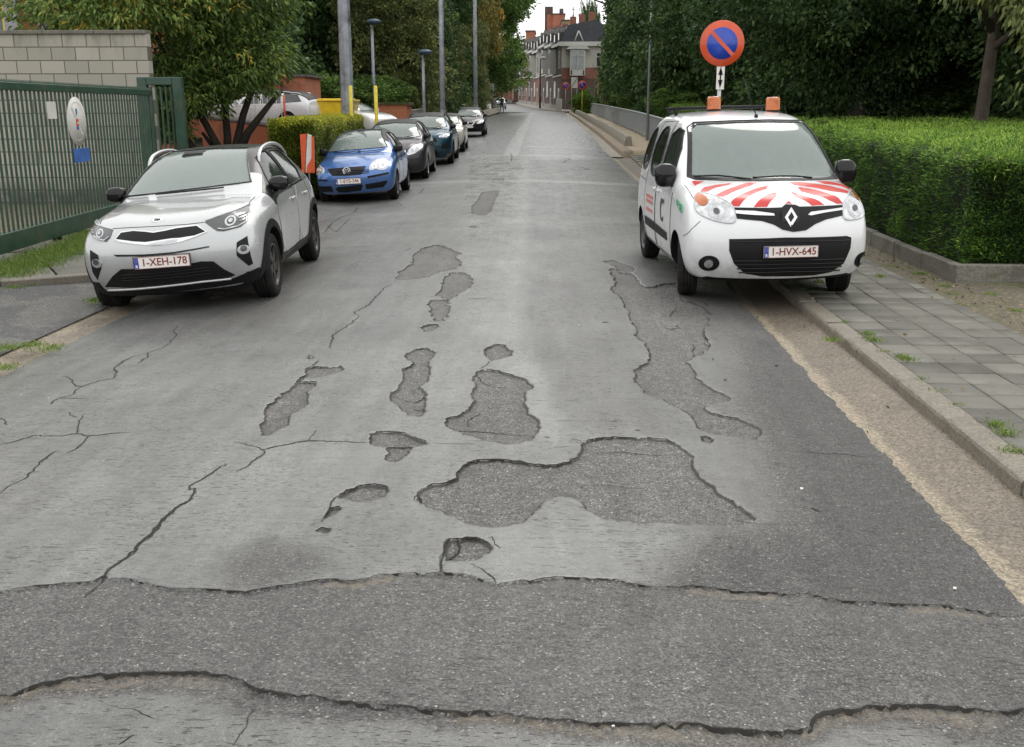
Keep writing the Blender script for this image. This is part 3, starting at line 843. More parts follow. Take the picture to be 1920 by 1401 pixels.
# ---- left side: gutter band, driveway apron, pavement, dirt
lz = lambda y: float(prof(y)) - .10
LX = lambda y: float(xl(y))
lg = []
for t in (0, .25, .5, .75, 1):
    lg.append(lambda y, t=t: (LX(y) + .05 - .42 * t, lz(y) - .012 - .02 * math.sin(PI * t) + .006 * t))
strip('gutter_channel_left', np.concatenate([np.arange(-6, 3, .5), np.arange(3, 12, .08)]), lg, M_GUT, tone=[.6, .5, .5, .6, .7])
M_DRIVE = None
def drive_mat():
    n = NT('driveway_asphalt'); c = n.coord('Object')
    s = n.n('ShaderNodeSeparateColor'); n.l(n.voro(c, 110, out='Color'), s.inputs[0])
    b = n.ramp(s.outputs[0], [(0, .030), (.5, .058), (.95, .10), (1, .25)])
    b = n.mix(n.mrange(n.noise(c, 1.1, 5, .6), .5, .54), b, n.mix(1, b, (1.6, 1.55, 1.4), 'MULTIPLY'))
    n.set(Base_Color=b, Roughness=n.ramp(n.noise(c, 2, 4), [(.3, .4), (.7, .65)]), Normal=n.bump(n.noise(c, 110, 3), .6, .005)); return n.m
M_DRIVE = drive_mat()
# apron goes up to the pavement kerb line that runs from (0,530) to (170,520) in the photo
kl0 = G(0, 533, lambda x, y: -.02); kl1 = G(172, 520, lambda x, y: -.02)
def drv(y): return LX(y) - .36
dys = np.arange(-6, 14, .2)
strip('driveway_apron', dys, [lambda y: (drv(y) + .03, lz(y) + .004), lambda y: (drv(y) - .8, lz(y) + .03), lambda y: (drv(y) - 2.2, lz(y) + .07), lambda y: (drv(y) - 3.6, lz(y) + .075)], M_DRIVE)
# ------------------------------------------------------------------ vehicle library
def paint(name, col, metallic=0.0, rough=.28, flake=0, dirt=.0):
    n = NT(name); c = n.coord('Object')
    b = n.mix(n.noise(c, 1.5, 3), tuple(x * .96 for x in col), tuple(min(1, x * 1.03) for x in col))
    s = n.n('ShaderNodeSeparateXYZ'); n.l(c, s.inputs[0])
    low = n.math('MULTIPLY', n.mrange(s.outputs[2], .75, .2), n.mrange(n.noise(c, 5, 6, .7), .3, .7))      # road dirt on the lower panels
    b = n.mix(n.math('MULTIPLY', low, .45 + dirt), b, (.13, .115, .095))
    # rain drops on the clear coat
    dr = n.voro(c, 120); dm = n.mrange(dr, .34, .12)
    dm = n.math('MULTIPLY', dm, n.mrange(n.noise(c, 30, 2), .45, .6))
    n.set(Base_Color=b, Metallic=metallic, Roughness=n.ramp(n.noise(c, 3, 4), [(.3, rough * .85), (.7, rough * 1.2)]), Coat_Weight=1.0, Coat_Roughness=.05)
    if max(col) < .3: n.p.inputs['Coat Weight'].default_value = .45; n.p.inputs['Specular IOR Level'].default_value = .2
    bp = n.bump(dm, .25, .0012)
    n.l(bp, n.p.inputs['Coat Normal'])
    return n.m
def glass_mat(name, tint=(.50, .56, .54), veil=.12, gloss=1.0):
    m = bpy.data.materials.new(name); m.use_nodes = True; t = m.node_tree; t.nodes.clear()
    N = t.nodes.new; L = t.links.new
    out = N('ShaderNodeOutputMaterial'); tr = N('ShaderNodeBsdfTransparent'); tr.inputs[0].default_value = (*tint, 1)
    gl = N('ShaderNodeBsdfGlossy'); gl.inputs['Roughness'].default_value = .05
    df = N('ShaderNodeBsdfDiffuse'); df.inputs[0].default_value = (.58, .70, .65, 1)
    fr = N('ShaderNodeFresnel'); fr.inputs[0].default_value = 1.75 * gloss
    mx = N('ShaderNodeMixShader'); mx2 = N('ShaderNodeMixShader')
    tc = N('ShaderNodeTexCoord'); nz = N('ShaderNodeTexNoise'); nz.inputs['Scale'].default_value = 26; nz.inputs['Detail'].default_value = 6
    mp = N('ShaderNodeMapping'); mp.inputs['Scale'].default_value = (1, .4, .25); L(tc.outputs['Object'], mp.inputs[0]); L(mp.outputs[0], nz.inputs['Vector'])
    mr = N('ShaderNodeMapRange'); L(nz.outputs['Fac'], mr.inputs[0])
    for i, x in ((1, .25), (2, .8), (3, veil * .9), (4, veil * 1.1)): mr.inputs[i].default_value = x
    L(mr.outputs[0], mx.inputs[0]); L(tr.outputs[0], mx.inputs[1]); L(df.outputs[0], mx.inputs[2])
    vo = N('ShaderNodeTexVoronoi'); vo.inputs['Scale'].default_value = 160; L(tc.outputs['Object'], vo.inputs['Vector'])
    dr = N('ShaderNodeMapRange'); L(vo.outputs['Distance'], dr.inputs[0])
    for i, x in ((1, .35), (2, .1), (3, 0), (4, 1)): dr.inputs[i].default_value = x
    bp = N('ShaderNodeBump'); bp.inputs['Strength'].default_value = .06; bp.inputs['Distance'].default_value = .0006; L(dr.outputs[0], bp.inputs['Height'])
    L(bp.outputs[0], gl.inputs['Normal'])
    L(fr.outputs[0], mx2.inputs[0]); L(mx.outputs[0], mx2.inputs[1]); L(gl.outputs[0], mx2.inputs[2]); L(mx2.outputs[0], out.inputs[0])
    return m
M_GLASS = glass_mat('windscreen_glass', (.76, .85, .81), veil=.30)
M_GLASS_SIDE = glass_mat('side_glass', (.28, .32, .31), .05)
M_GLASS_DARK = glass_mat('dark_glass', (.06, .065, .065), .02)
M_BLACKPL = mat('black_plastic', (.008, .008, .009), .5, var=.2, bump=.2, bscale=300, bdist=.001, spec=.28)
M_GLOSSBLK = mat('gloss_black', (.005, .005, .006), .16, coat=.25, var=.1, spec=.3)
M_SEAL = mat('rubber_seal', (.012, .012, .012), .6)
M_INT = mat('interior_trim', (.15, .16, .16), .8)
M_SEAT = mat('seat_fabric', (.022, .023, .026), .9, bump=.3, bscale=200)
M_TYRE = mat('tyre_rubber', (.009, .009, .009), .75, var=.25, vscale=20, bump=.3, bscale=120, bdist=.002, dirt=(.028, .025, .021), dscale=6, spec=.25)
M_RIMDARK = mat('dark_rim', (.06, .055, .05), .35, metal=.6)
M_RIMSILVER = mat('silver_rim', (.55, .55, .55), .35, metal=.85)
M_CHROME = mat('chrome', (.72, .72, .73), .12, metal=1, var=.03)
M_SILVERTRIM = mat('satin_silver_trim', (.55, .56, .57), .3, metal=.7)
M_LAMPBASE = mat('lamp_reflector', (.55, .56, .57), .22, metal=.75, var=.35, vscale=18, bump=.6, bscale=30, bdist=.01, coat=1)
M_LAMPDARK = mat('lamp_housing_dark', (.045, .047, .05), .2, coat=1)
M_LAMPWHITE = mat('lamp_clear', (.55, .57, .59), .12, coat=1, var=.15, vscale=25)
M_AMBER = mat('amber_lens', (.46, .105, .005), .15, coat=1, var=.25, vscale=30)
M_PLATE = mat('plate_white', (.78, .74, .70), .4, coat=.5, var=.04)
M_PLATERED = mat('plate_letter_red', (.19, .022, .018), .45)
M_PLATEBLUE = mat('plate_blue', (.02, .055, .33), .45)
M_WHITEMARK = mat('marking_white', (.8, .8, .8), .45)

def cage(st, inset=0.0, zmin=None):
    """st rows: y (scalar or 5 list k0..k4), z[5], zc, w[5], bow"""
    rings = []
    for row in st:
        y, z, zc, w, bow = row
        yy = list(y) if isinstance(y, (list, tuple)) else [y] * 5
        z = list(z); w = [x - inset for x in w]
        ring = []
        def Y(k, f): return yy[k] + bow * f * f
        for i in range(-3, 4):
            f = i / 3; ring.append((w[4] * f, Y(4, f), zc + (z[4] - zc) * f * f))
        for k in (3, 2, 1): ring.append((w[k], Y(k, 1), z[k]))
        for i in range(3, -4, -1): f = i / 3; ring.append((w[0] * f, Y(0, f), z[0]))
        for k in (1, 2, 3): ring.append((-w[k], Y(k, 1), z[k]))
        if inset: ring = [(a, b, (c - inset if c > .9 else c)) for a, b, c in ring]
        if zmin is not None: ring = [(a, b, max(c, zmin + .0 if c < .5 else c)) for a, b, c in ring]
        rings.append((ring, yy, z, zc, w, bow))
    V = []; F = []; FM = []
    n = 20
    for r in rings: V += r[0]
    for j in range(len(rings) - 1):
        for q in range(n):
            q2 = (q + 1) % n
            F.append((j * n + q, (j + 1) * n + q, (j + 1) * n + q2, j * n + q2))
            if q < 6: FM.append(('top', j))
            elif q in (6, 19): FM.append(('glass', j))
            elif q in (7, 18): FM.append(('upper', j))
            elif q in (8, 17): FM.append(('lower', j))
            elif q in (9, 16): FM.append(('sill', j))
            else: FM.append(('floor', j))
    for end in (0, len(rings) - 1):
        ring, yy, z, zc, w, bow = rings[end]
        gidx = {}
        base = end * n
        for i in range(7):
            gidx[(i, 4)] = base + i; gidx[(i, 0)] = base + 16 - i
        for k, (a, b) in {3: (7, 19), 2: (8, 18), 1: (9, 17)}.items():
            gidx[(6, k)] = base + a; gidx[(0, k)] = base + b
        for k in (1, 2, 3):
            for i in range(1, 6):
                f = (i - 3) / 3
                gidx[(i, k)] = len(V); V.append((w[k] * f, yy[k] + bow * f * f, z[k] + (.4 * (zc - z[4]) * (1 - f * f) if k == 3 else 0)))
        for i in range(6):
            for k in range(4):
                q = (gidx[(i, k)], gidx[(i + 1, k)], gidx[(i + 1, k + 1)], gidx[(i, k + 1)])
                F.append(q if end == 0 else q[::-1]); FM.append(('front' if end == 0 else 'rear', k))
    return V, F, FM

def subdivided(V, F, mi, mats, levels, creases=None, name='body'):
    me = bpy.data.meshes.new(name); me.from_pydata(V, [], F)
    for m in mats: me.materials.append(m)
    me.polygons.foreach_set('material_index', mi); me.polygons.foreach_set('use_smooth', [True] * len(F))
    bm = bmesh.new(); bm.from_mesh(me)
    bmesh.ops.recalc_face_normals(bm, faces=bm.faces)
    if creases:
        cl = bm.edges.layers.float.get('crease_edge') or bm.edges.layers.float.new('crease_edge')
        bm.verts.ensure_lookup_table()
        for (a, b), c in creases.items():
            e = bm.edges.get((bm.verts[a], bm.verts[b]))
            if e: e[cl] = c
    bm.to_mesh(me); bm.free()
    o = bpy.data.objects.new(name, me); COL.objects.link(o)
    md = o.modifiers.new('s', 'SUBSURF'); md.levels = levels; md.render_levels = levels
    dg = bpy.context.evaluated_depsgraph_get(); dg.update()
    m2 = bpy.data.meshes.new_from_object(o.evaluated_get(dg), depsgraph=dg)
    bpy.data.objects.remove(o); bpy.data.meshes.remove(me)
    m2.name = name
    return m2
def ring_crease(j, q0, q1, val, d, n=20):
    for q in range(q0, q1): d[(j * n + q % n, j * n + (q + 1) % n)] = val
def long_crease(q, j0, j1, val, d, n=20):
    for j in range(j0, j1): d[(j * n + q, (j + 1) * n + q)] = val
def boolean(me, cutters):
    o = bpy.data.objects.new('tmp', me); COL.objects.link(o); tmp = [o]
    for c in cutters:
        cm = c.mesh('cut') if isinstance(c, MB) else c
        if isinstance(c, MB) and getattr(c, 'mat', None): cm.materials.append(c.mat)
        co = bpy.data.objects.new('cut', cm); COL.objects.link(co); tmp.append(co); co.hide_render = True
        md = o.modifiers.new('b', 'BOOLEAN'); md.operation = 'DIFFERENCE'; md.object = co
        try: md.solver = 'MANIFOLD'
        except Exception: md.solver = 'EXACT'
        try: md.material_mode = 'TRANSFER'
        except Exception: pass
    dg = bpy.context.evaluated_depsgraph_get(); dg.update()
    m2 = bpy.data.meshes.new_from_object(o.evaluated_get(dg), depsgraph=dg)
    for t in tmp: bpy.data.objects.remove(t)
    return m2
def poly_pts(p, closed=True, seg=.02):
    out = []; n = len(p)
    for i in range(n if closed else n - 1):
        a = Vector(p[i]); b = Vector(p[(i + 1) % n]); k = max(1, int((b - a).length / seg))
        for j in range(k): out.append(tuple(a + (b - a) * (j / k)))
    if not closed: out.append(tuple(p[-1]))
    return out
def rounded(p, it=2):
    """Chaikin corner cutting of a closed 2D polygon"""
    for _ in range(it):
        q = []
        for i in range(len(p)):
            a, b = p[i], p[(i + 1) % len(p)]
            q.append((a[0] * .75 + b[0] * .25, a[1] * .75 + b[1] * .25)); q.append((a[0] * .25 + b[0] * .75, a[1] * .25 + b[1] * .75))
        p = q
    return p
def inpoly(x, y, p):
    c = False; n = len(p)
    for i in range(n):
        ax, ay = p[i]; bx, by = p[(i + 1) % n]
        if (ay > y) != (by > y) and x < (bx - ax) * (y - ay) / (by - ay) + ax: c = not c
    return c
AX = {'front': ((0, 2), Vector((0, 1, 0)), Vector((0, -6, 0))), 'back': ((0, 2), Vector((0, -1, 0)), Vector((0, 12, 0))),
      'right': ((1, 2), Vector((-1, 0, 0)), Vector((3, 0, 0))), 'left': ((1, 2), Vector((1, 0, 0)), Vector((-3, 0, 0))),
      'top': ((0, 1), Vector((0, 0, -1)), Vector((0, 0, 5)))}
def cast(bvh, view, a, b):
    ax, d, o = AX[view]
    p = Vector(o); p[ax[0]] = a; p[ax[1]] = b
    h = bvh.ray_cast(p, d)
    return (h[0], h[1]) if h[0] is not None else (None, None)
def cast_near(bvh, view, a, b, c0):
    """cast; if the ray misses, pull the point towards c0"""
    for t in (0, .02, .05, .1, .15, .25, .4, .6, 1):
        h, nr = cast(bvh, view, a + (c0[0] - a) * t, b + (c0[1] - b) * t)
        if h is not None: return h, nr
    return Vector((0, 0, 0)), Vector((0, 0, 1))
def patch(bvh, view, poly, off=.003, thick=.006, seg=.025, name='patch', matl=None, parent=None, smooth=True):
    """thin shell panel following the vehicle skin inside a 2D outline"""
    b = poly_pts(poly, True, seg)
    # drop duplicates
    bb = []
    for p in b:
        if not bb or (abs(p[0] - bb[-1][0]) + abs(p[1] - bb[-1][1])) > 1e-4: bb.append((p[0], p[1]))
    b = bb
    xs = [p[0] for p in b]; ys = [p[1] for p in b]
    pts = [Vector(p) for p in b]; n = len(pts)
    nx = int((max(xs) - min(xs)) / seg); ny = int((max(ys) - min(ys)) / seg)
    for i in range(1, nx):
        for j in range(1, ny):
            x = min(xs) + (max(xs) - min(xs)) * i / nx; y = min(ys) + (max(ys) - min(ys)) * j / ny
            if inpoly(x, y, b):
                if min((x - p[0]) ** 2 + (y - p[1]) ** 2 for p in b) > (seg * .45) ** 2: pts.append(Vector((x, y)))
    r = delaunay_2d_cdt(pts, [(i, (i + 1) % n) for i in range(n)], [], 1, 1e-6)
    v2, e2, f2 = r[0], r[1], r[2]
    cx = sum(xs) / len(xs); cy2 = sum(ys) / len(ys)
    top = []; bot = []
    for p in v2:
        h, nr = cast_near(bvh, view, p.x, p.y, (cx, cy2))
        top.append(h + nr * off); bot.append(h + nr * (off - thick))
    m = len(v2)
    ec = {}
    for f in f2:
        for i in range(3):
            k = tuple(sorted((f[i], f[(i + 1) % 3]))); ec[k] = ec.get(k, []) + [(f[i], f[(i + 1) % 3])]
    faces = [tuple(f) for f in f2] + [tuple(m + i for i in f[::-1]) for f in f2]
    sm = [smooth] * len(faces)
    for k, v in ec.items():
        if len(v) == 1: a, c = v[0]; faces.append((c, a, m + a, m + c)); sm.append(False)
    me = bpy.data.meshes.new(name); me.from_pydata([tuple(p) for p in top + bot], [], faces)
    me.polygons.foreach_set('use_smooth', sm)
    bm = bmesh.new(); bm.from_mesh(me); bmesh.ops.recalc_face_normals(bm, faces=bm.faces)
    for e in bm.edges:
        if len(e.link_faces) == 2 and e.calc_face_angle(0) > .9: e.smooth = False
    bm.to_mesh(me); bm.free()
    return mkobj(name, me, parent, matl)
def surf_line(bvh, view, poly, closed=True, r=.006, off=0.0, name='seal', matl=None, parent=None, n=6, seg=.03):
    pts = []
    xs = [p[0] for p in poly]; ys = [p[1] for p in poly]; c0 = (sum(xs) / len(xs), sum(ys) / len(ys))
    for p in poly_pts(poly, closed, seg):
        h, nr = cast_near(bvh, view, p[0], p[1], c0)
        pts.append(h + nr * off)
    if closed: pts.append(pts[0])
    mb = MB(); mb.tube(pts, r, n, cap=not closed)
    return mb.build(name, matl or M_SEAL, parent)
def seam(bvh, view, poly, closed, parent, name='panel_gap'):
    return surf_line(bvh, view, poly, closed, .0045, -.0025, name, M_SEAL, parent, 5)
def pxl(bvh, Minv, pts, view):
    """photo pixels -> points of the vehicle skin seen there -> 2D coordinates of a view"""
    out = []
    o = Minv @ Vector((0, 0, CAM_Z)); ax = AX[view][0]
    last = None
    for (u, v) in pts:
        d = (Minv.to_3x3() @ Vector(ray(u, v))).normalized()
        h = bvh.ray_cast(o, d)
        if h[0] is None:
            near = None
            for k in range(1, 40):      # nudge inwards to the outline of the car
                for du, dv in ((k, 0), (-k, 0), (0, k), (0, -k)):
                    d = (Minv.to_3x3() @ Vector(ray(u + du, v + dv))).normalized(); hh = bvh.ray_cast(o, d)
                    if hh[0] is not None: near = hh[0]; break
                if near is not None: break
            p = near if near is not None else Vector((0, 0, 0))
        else: p = h[0]
        out.append((p[ax[0]], p[ax[1]]))
    return out
def mirror2(p): return [(-a, b) for a, b in p][::-1]
def text_mesh(txt, size, extrude=.001, name='lettering', matl=None, parent=None, M=None, align='CENTER', bold=.0, sx=1.0):
    cu = bpy.data.curves.new('t', 'FONT'); cu.body = txt; cu.size = size; cu.extrude = extrude; cu.align_x = align; cu.align_y = 'CENTER'; cu.offset = bold
    cu.resolution_u = 3
    o = bpy.data.objects.new('t', cu); COL.objects.link(o)
    dg = bpy.context.evaluated_depsgraph_get(); dg.update()
    me = bpy.data.meshes.new_from_object(o.evaluated_get(dg)); bpy.data.objects.remove(o)
    me.transform(Matrix.Diagonal((sx, 1, 1, 1)))
    if M is not None: me.transform(M)
    me.name = name
    return mkobj(name, me, parent, matl)
# orientation of things facing the front of a vehicle (local -y): x right, text up = +z
def front_mat(x, y, z, tilt=0, yaw=0): return Matrix.Translation((x, y, z)) @ Matrix.Rotation(yaw, 4, 'Z') @ Matrix.Rotation(PI / 2 - tilt, 4, 'X')
def number_plate(parent, x, y, z, txt, tilt=.05, w=.52, h=.11, yaw=0):
    M = front_mat(x, y, z, tilt, yaw)
    mb = MB(); mb.box((0, 0, -.006), (w + .012, h + .012, .008), M=M); fr = mb.build('plate_holder', M_BLACKPL, parent)
    mb = MB(); mb.box((0, 0, .001), (w, h, .006), M=M, bev=.002); pl = mb.build('number_plate', M_PLATE, parent)
    mb = MB()
    for (a, b, c, d) in ((0, h / 2 - .003, w, .003), (0, -h / 2 + .003, w, .003), (-w / 2 + .003, 0, .003, h), (w / 2 - .003, 0, .003, h)): mb.box((a, b, .005), (c, d, .002), M=M)
    mb.build('plate_border', M_PLATERED, pl)
    mb = MB(); mb.box((-w / 2 + .025, 0, .0047), (.042, h - .012, .002), M=M); mb.build('country_band', M_PLATEBLUE, pl)
    text_mesh('B', .036, .0008, 'country_letter', M_WHITEMARK, pl, M @ Matrix.Translation((-w / 2 + .025, -.03, .0068)), bold=.001)
    mb = MB()
    for k in range(12):
        a = k * PI / 6; mb.box((-w / 2 + .025 + .013 * math.cos(a), .022 + .013 * math.sin(a), .006), (.003, .003, .001), M=M)
    mb.build('country_stars', mat('star_yellow', (.6, .5, .1), .5), pl)
    text_mesh(txt, .098, .0008, 'plate_lettering', M_PLATERED, pl, M @ Matrix.Translation((.024, 0, .0052)), bold=.0012, sx=.95)
    return pl
def wheel(parent, x, y, r, w, side, rimmat, style=5, cap=M_RIMDARK, steer=0, rim_r=.66):
    """side=+1: outer face to +x"""
    M = Matrix.Translation((x, y, r)) @ Matrix.Rotation(steer, 4, 'Z') @ Matrix.Rotation(PI / 2 * side, 4, 'Y')
    rr = r * rim_r; hw = w / 2
    mb = MB()
    pr = [(rr, -hw * .85), (rr + .02, -hw), (r * .86, -hw), (r - .022, -hw * .93), (r - .006, -hw * .78), (r, -hw * .55)]
    for g in (-.30, 0, .30): pr += [(r, hw * (g - .09)), (r - .007, hw * (g - .06)), (r - .007, hw * (g + .06)), (r, hw * (g + .09))]
    pr += [(r, hw * .55), (r - .006, hw * .78), (r - .022, hw * .93), (r * .86, hw), (rr + .02, hw), (rr, hw * .85)]
    mb.lathe(pr, 48, M)
    wh = mb.build('wheel', M_TYRE, parent)
    mb = MB()
    mb.lathe([(rr + .004, hw * .8), (rr + .002, hw * .95), (rr - .012, hw * .93), (rr - .02, hw * .6), (rr - .03, -hw * .4), (rr * .4, -hw * .5), (.0, -hw * .5)], 40, M)
    for k in range(style):
        a0 = 2 * PI * k / style
        for da in ((-.16, .16) if style <= 6 else (0,)):
            Mk = M @ Matrix.Rotation(a0, 4, 'Z')
            p = [(.035, -.02 + da * .1), (rr - .01, -.016 + da * rr * .75), (rr - .01, .016 + da * rr * .75), (.035, .02 + da * .1)]
            mb.prism(p, hw * .45, hw * .78, Mk)
    mb.lathe([(.0, hw * .82), (.055, hw * .8), (.07, hw * .5)], 20, M)
    mb.build('rim', rimmat, wh)
    mb = MB(); mb.lathe([(0, 0), (rr * .62, 0), (rr * .62, .02), (0, .02)], 24, M @ Matrix.Translation((0, 0, -.01))); mb.build('brake_disc', M_SILVERTRIM, wh)
    return wh
def ellipsoid(mb, c, d, M=None, n=14, m=10, mi=0, e=1.0):
    b = len(mb.v)
    for j in range(m + 1):
        ph = -PI / 2 + PI * j / m
        for i in range(n):
            th = 2 * PI * i / n
            s = lambda v: math.copysign(abs(v) ** e, v)
            q = Vector((c[0] + d[0] * s(math.cos(ph)) * s(math.cos(th)), c[1] + d[1] * s(math.cos(ph)) * s(math.sin(th)), c[2] + d[2] * s(math.sin(ph))))
            if M is not None: q = M @ q
            mb.v.append(tuple(q))
    for j in range(m):
        for i in range(n):
            i2 = (i + 1) % n
            mb.f.append([b + j * n + i, b + j * n + i2, b + (j + 1) * n + i2, b + (j + 1) * n + i]); mb.sm.append(True); mb.mi.append(mi)
def wing_mirror(parent, bvh, side, y, z, matl, size=(.12, .065, .085), reach=.10, foot=M_BLACKPL):
    h, nr = cast(bvh, 'right' if side > 0 else 'left', y, z - .04)
    x0 = abs(h.x) if h is not None else .8
    mb = MB(); cx = side * (x0 + reach + size[0] * .55)
    ellipsoid(mb, (cx, y - .03, z + .03), (size[0], size[1], size[2]), e=.72)
    o = mb.build('wing_mirror', matl, parent)
    mb = MB(); mb.tube([(side * (x0 - .03), y + .02, z - .05), (side * (x0 + reach * .5), y, z - .03), (cx, y - .01, z - .01)], [.045, .035, .03], 8)
    mb.build('mirror_foot', foot, o)
    mb = MB(); mb.box((cx, y + size[1] * .82 - .03, z + .03), (size[0] * 1.55, .006, size[2] * 1.5), bev=.002); mb.build('mirror_glass', M_CHROME, o)
    return o
def wiper(parent, bvh, pts, r=.009, view='front'):
    return surf_line(bvh, view, pts, False, r, .018, 'wiper', M_BLACKPL, parent, 6, .06)
def seats(parent, W, yf, yr, zf, steer_x=None, ys=None, zs=None, head=True):
    def seat(x, y, w):
        mb = MB(); mb.box((x, y, zf + .10), (w, .50, .16), bev=.05)
        o = mb.build('seat', M_SEAT, parent)
        mb = MB(); mb.box((0, 0, .30), (w * .95, .12, .60), bev=.05, M=Matrix.Translation((x, y + .27, zf + .14)) @ Matrix.Rotation(-.22, 4, 'X')); mb.build('seat_back', M_SEAT, o)
        mb = MB(); mb.box((0, 0, .73), (w * .52, .09, .18), bev=.04, M=Matrix.Translation((x, y + .27, zf + .14)) @ Matrix.Rotation(-.22, 4, 'X'))
        mb.tube([Matrix.Translation((x, y + .27, zf + .14)) @ Matrix.Rotation(-.22, 4, 'X') @ Vector((0, 0, .55)), Matrix.Translation((x, y + .27, zf + .14)) @ Matrix.Rotation(-.22, 4, 'X') @ Vector((0, 0, .7))], .01, 6)
        mb.build('headrest', M_SEAT, o)
    for sx in (-1, 1): seat(sx * W * .27, yf, W * .30)
    for sx in (-1, 1): seat(sx * W * .25, yr, W * .34)
    if steer_x is not None:
        M = Matrix.Translation((steer_x, ys, zs)) @ Matrix.Rotation(-1.05, 4, 'X')
        mb = MB(); ring = [M @ Vector((.185 * math.cos(a), .185 * math.sin(a), 0)) for a in np.linspace(0, 2 * PI, 25)]
        mb.tube(ring, .016, 8, cap=False)
        mb.box((0, 0, .0), (.12, .10, .04), M=M, bev=.015); mb.box((0, 0, 0), (.36, .03, .015), M=M)
        mb.tube([M @ Vector((0, 0, 0)), M @ Vector((0, 0, .35))], .03, 8)
        mb.build('steering_wheel', M_BLACKPL, parent)
def vehicle_matrix(loc, rot): 
    return Matrix.Translation(loc) @ Matrix.Rotation(rot[2], 4, 'Z') @ Matrix.Rotation(rot[1], 4, 'Y') @ Matrix.Rotation(rot[0], 4, 'X')
def place(local, world, rot):
    """location so that the local point lands on the world point"""
    Rm = vehicle_matrix((0, 0, 0), rot)
    return Vector(world) - Rm @ Vector(local)
def arch_cut(y, x, r, z, depth=.32):
    out = []
    for s in (-1, 1):
        mb = MB(); mb.prism([(r * math.cos(a), r * math.sin(a)) for a in np.linspace(0, 2 * PI, 37)[:-1]], 0, depth + .35, Matrix.Translation((s * (x - depth), y, z)) @ Matrix.Rotation(PI / 2 * s, 4, 'Y'))
        mb.mat = M_BLACKPL; out.append(mb)
    return out
def prism_cut(view, poly, a, b, matl=M_SEAL):
    """closed prism through the vehicle: poly in view coordinates, from a to b along the view axis"""
    mb = MB()
    if view in ('front', 'back'): M = Matrix(((1, 0, 0, 0), (0, 0, 1, 0), (0, 1, 0, 0), (0, 0, 0, 1)))
    elif view == 'top': M = Matrix.Identity(4)
    else: M = Matrix(((0, 0, 1, 0), (1, 0, 0, 0), (0, 1, 0, 0), (0, 0, 0, 1)))
    mb.prism(poly, a, b, M); mb.mat = matl
    return mb
# ------------------------------------------------------------------ white crossover at the left
def start_vehicle(name, label, st, loc, rot, mats, matfn, creases, levels=3, ridge=None):
    root = empty(name, loc, rot); tag(root, label, 'van' if 'van' in name else 'car')
    V, F, FM = cage(st)
    if ridge:      # raised lines on the bonnet
        for j in range(ridge[0], ridge[1]):
            for q in (1, 5):
                a = V[j * 20 + q]; V[j * 20 + q] = (a[0], a[1], a[2] + ridge[2]); creases[(j * 20 + q, (j + 1) * 20 + q)] = .55
    mi = [matfn(*fm) for fm in FM]
    skin = subdivided(V, F, mi, mats, levels, creases)
    bvh = BVHTree.FromPolygons([v.co.copy() for v in skin.vertices], [tuple(p.vertices) for p in skin.polygons])
    Minv = vehicle_matrix(loc, rot).inverted()
    return root, skin, bvh, Minv
def finish_body(root, skin, st_cav, cutters, inset=.055, zfloor=.42):
    V, F, FM = cage(st_cav, inset, zfloor)
    cav = subdivided(V, F, [0] * len(F), [M_INT], 2, None, 'cavity')
    me = boolean(skin, [cav] + cutters)
    me.name = 'body'
    me.polygons.foreach_set('use_smooth', [True] * len(me.polygons))
    bm = bmesh.new(); bm.from_mesh(me)
    for e in bm.edges:
        if len(e.link_faces) == 2 and e.calc_face_angle(0) > .6: e.smooth = False
    bm.to_mesh(me); bm.free()
    return mkobj('body', me, root)

KIA_ROT = (0, -R(3.9), R(4.0))
st = [
 ([.16, .07, .0, .02, .15], [.20, .34, .52, .72, .85], .875, [.66, .74, .76, .74, .66], .20),
 ([.22, .20, .17, .18, .27], [.19, .35, .56, .77, .895], .92, [.76, .84, .86, .83, .70], .16),
 (.50, [.20, .36, .60, .83, .94], .965, [.80, .885, .895, .87, .73], .12),
 (.95, [.20, .36, .62, .88, .985], 1.01, [.80, .885, .895, .88, .74], .12),
 ([1.15, 1.15, 1.15, 1.15, 1.14], [.20, .36, .62, .91, 1.01], 1.04, [.80, .88, .89, .885, .74], .16),
 ([1.35, 1.35, 1.35, 1.35, 1.50], [.20, .36, .62, .93, 1.21], 1.25, [.80, .875, .88, .885, .68], .14),
 ([1.75, 1.75, 1.75, 1.75, 1.95], [.20, .36, .62, .95, 1.42], 1.455, [.80, .87, .88, .885, .60], .08),
 (2.35, [.20, .36, .62, .97, 1.475], 1.515, [.80, .87, .88, .885, .595], 0),
 (3.05, [.20, .36, .63, .99, 1.47], 1.51, [.80, .875, .89, .885, .585], 0),
 ([3.55, 3.55, 3.55, 3.55, 3.65], [.22, .38, .66, 1.03, 1.40], 1.44, [.80, .88, .90, .885, .55], -.06),
 ([3.90, 3.90, 3.90, 3.90, 3.95], [.24, .40, .68, 1.02, 1.12], 1.15, [.78, .86, .88, .84, .62], -.12),
 ([4.08, 4.14, 4.14, 4.10, 4.02], [.28, .42, .66, .90, 1.02], 1.03, [.70, .76, .78, .74, .64], -.14),
]
kia_w = (Vector((-2.865, 10.14, -.045)))
KIA_LOC = place((.80, .83, 0), kia_w, KIA_ROT)
M_KIAW = paint('pearl_white_paint', (.50, .515, .52), .35, .30)
M_KIAB = mat('black_roof_paint', (.012, .012, .013), .3, coat=.2, var=.05, spec=.35)
mats = [M_KIAW, M_KIAB, M_BLACKPL]
def kia_m(kind, j):
    if kind == 'top' and 5 <= j <= 9: return 1
    if kind == 'glass' and 4 <= j <= 8: return 1
    if kind in ('floor',): return 2
    if kind == 'sill': return 2
    return 0
cr = {}
ring_crease(4, 0, 6, .35, cr)
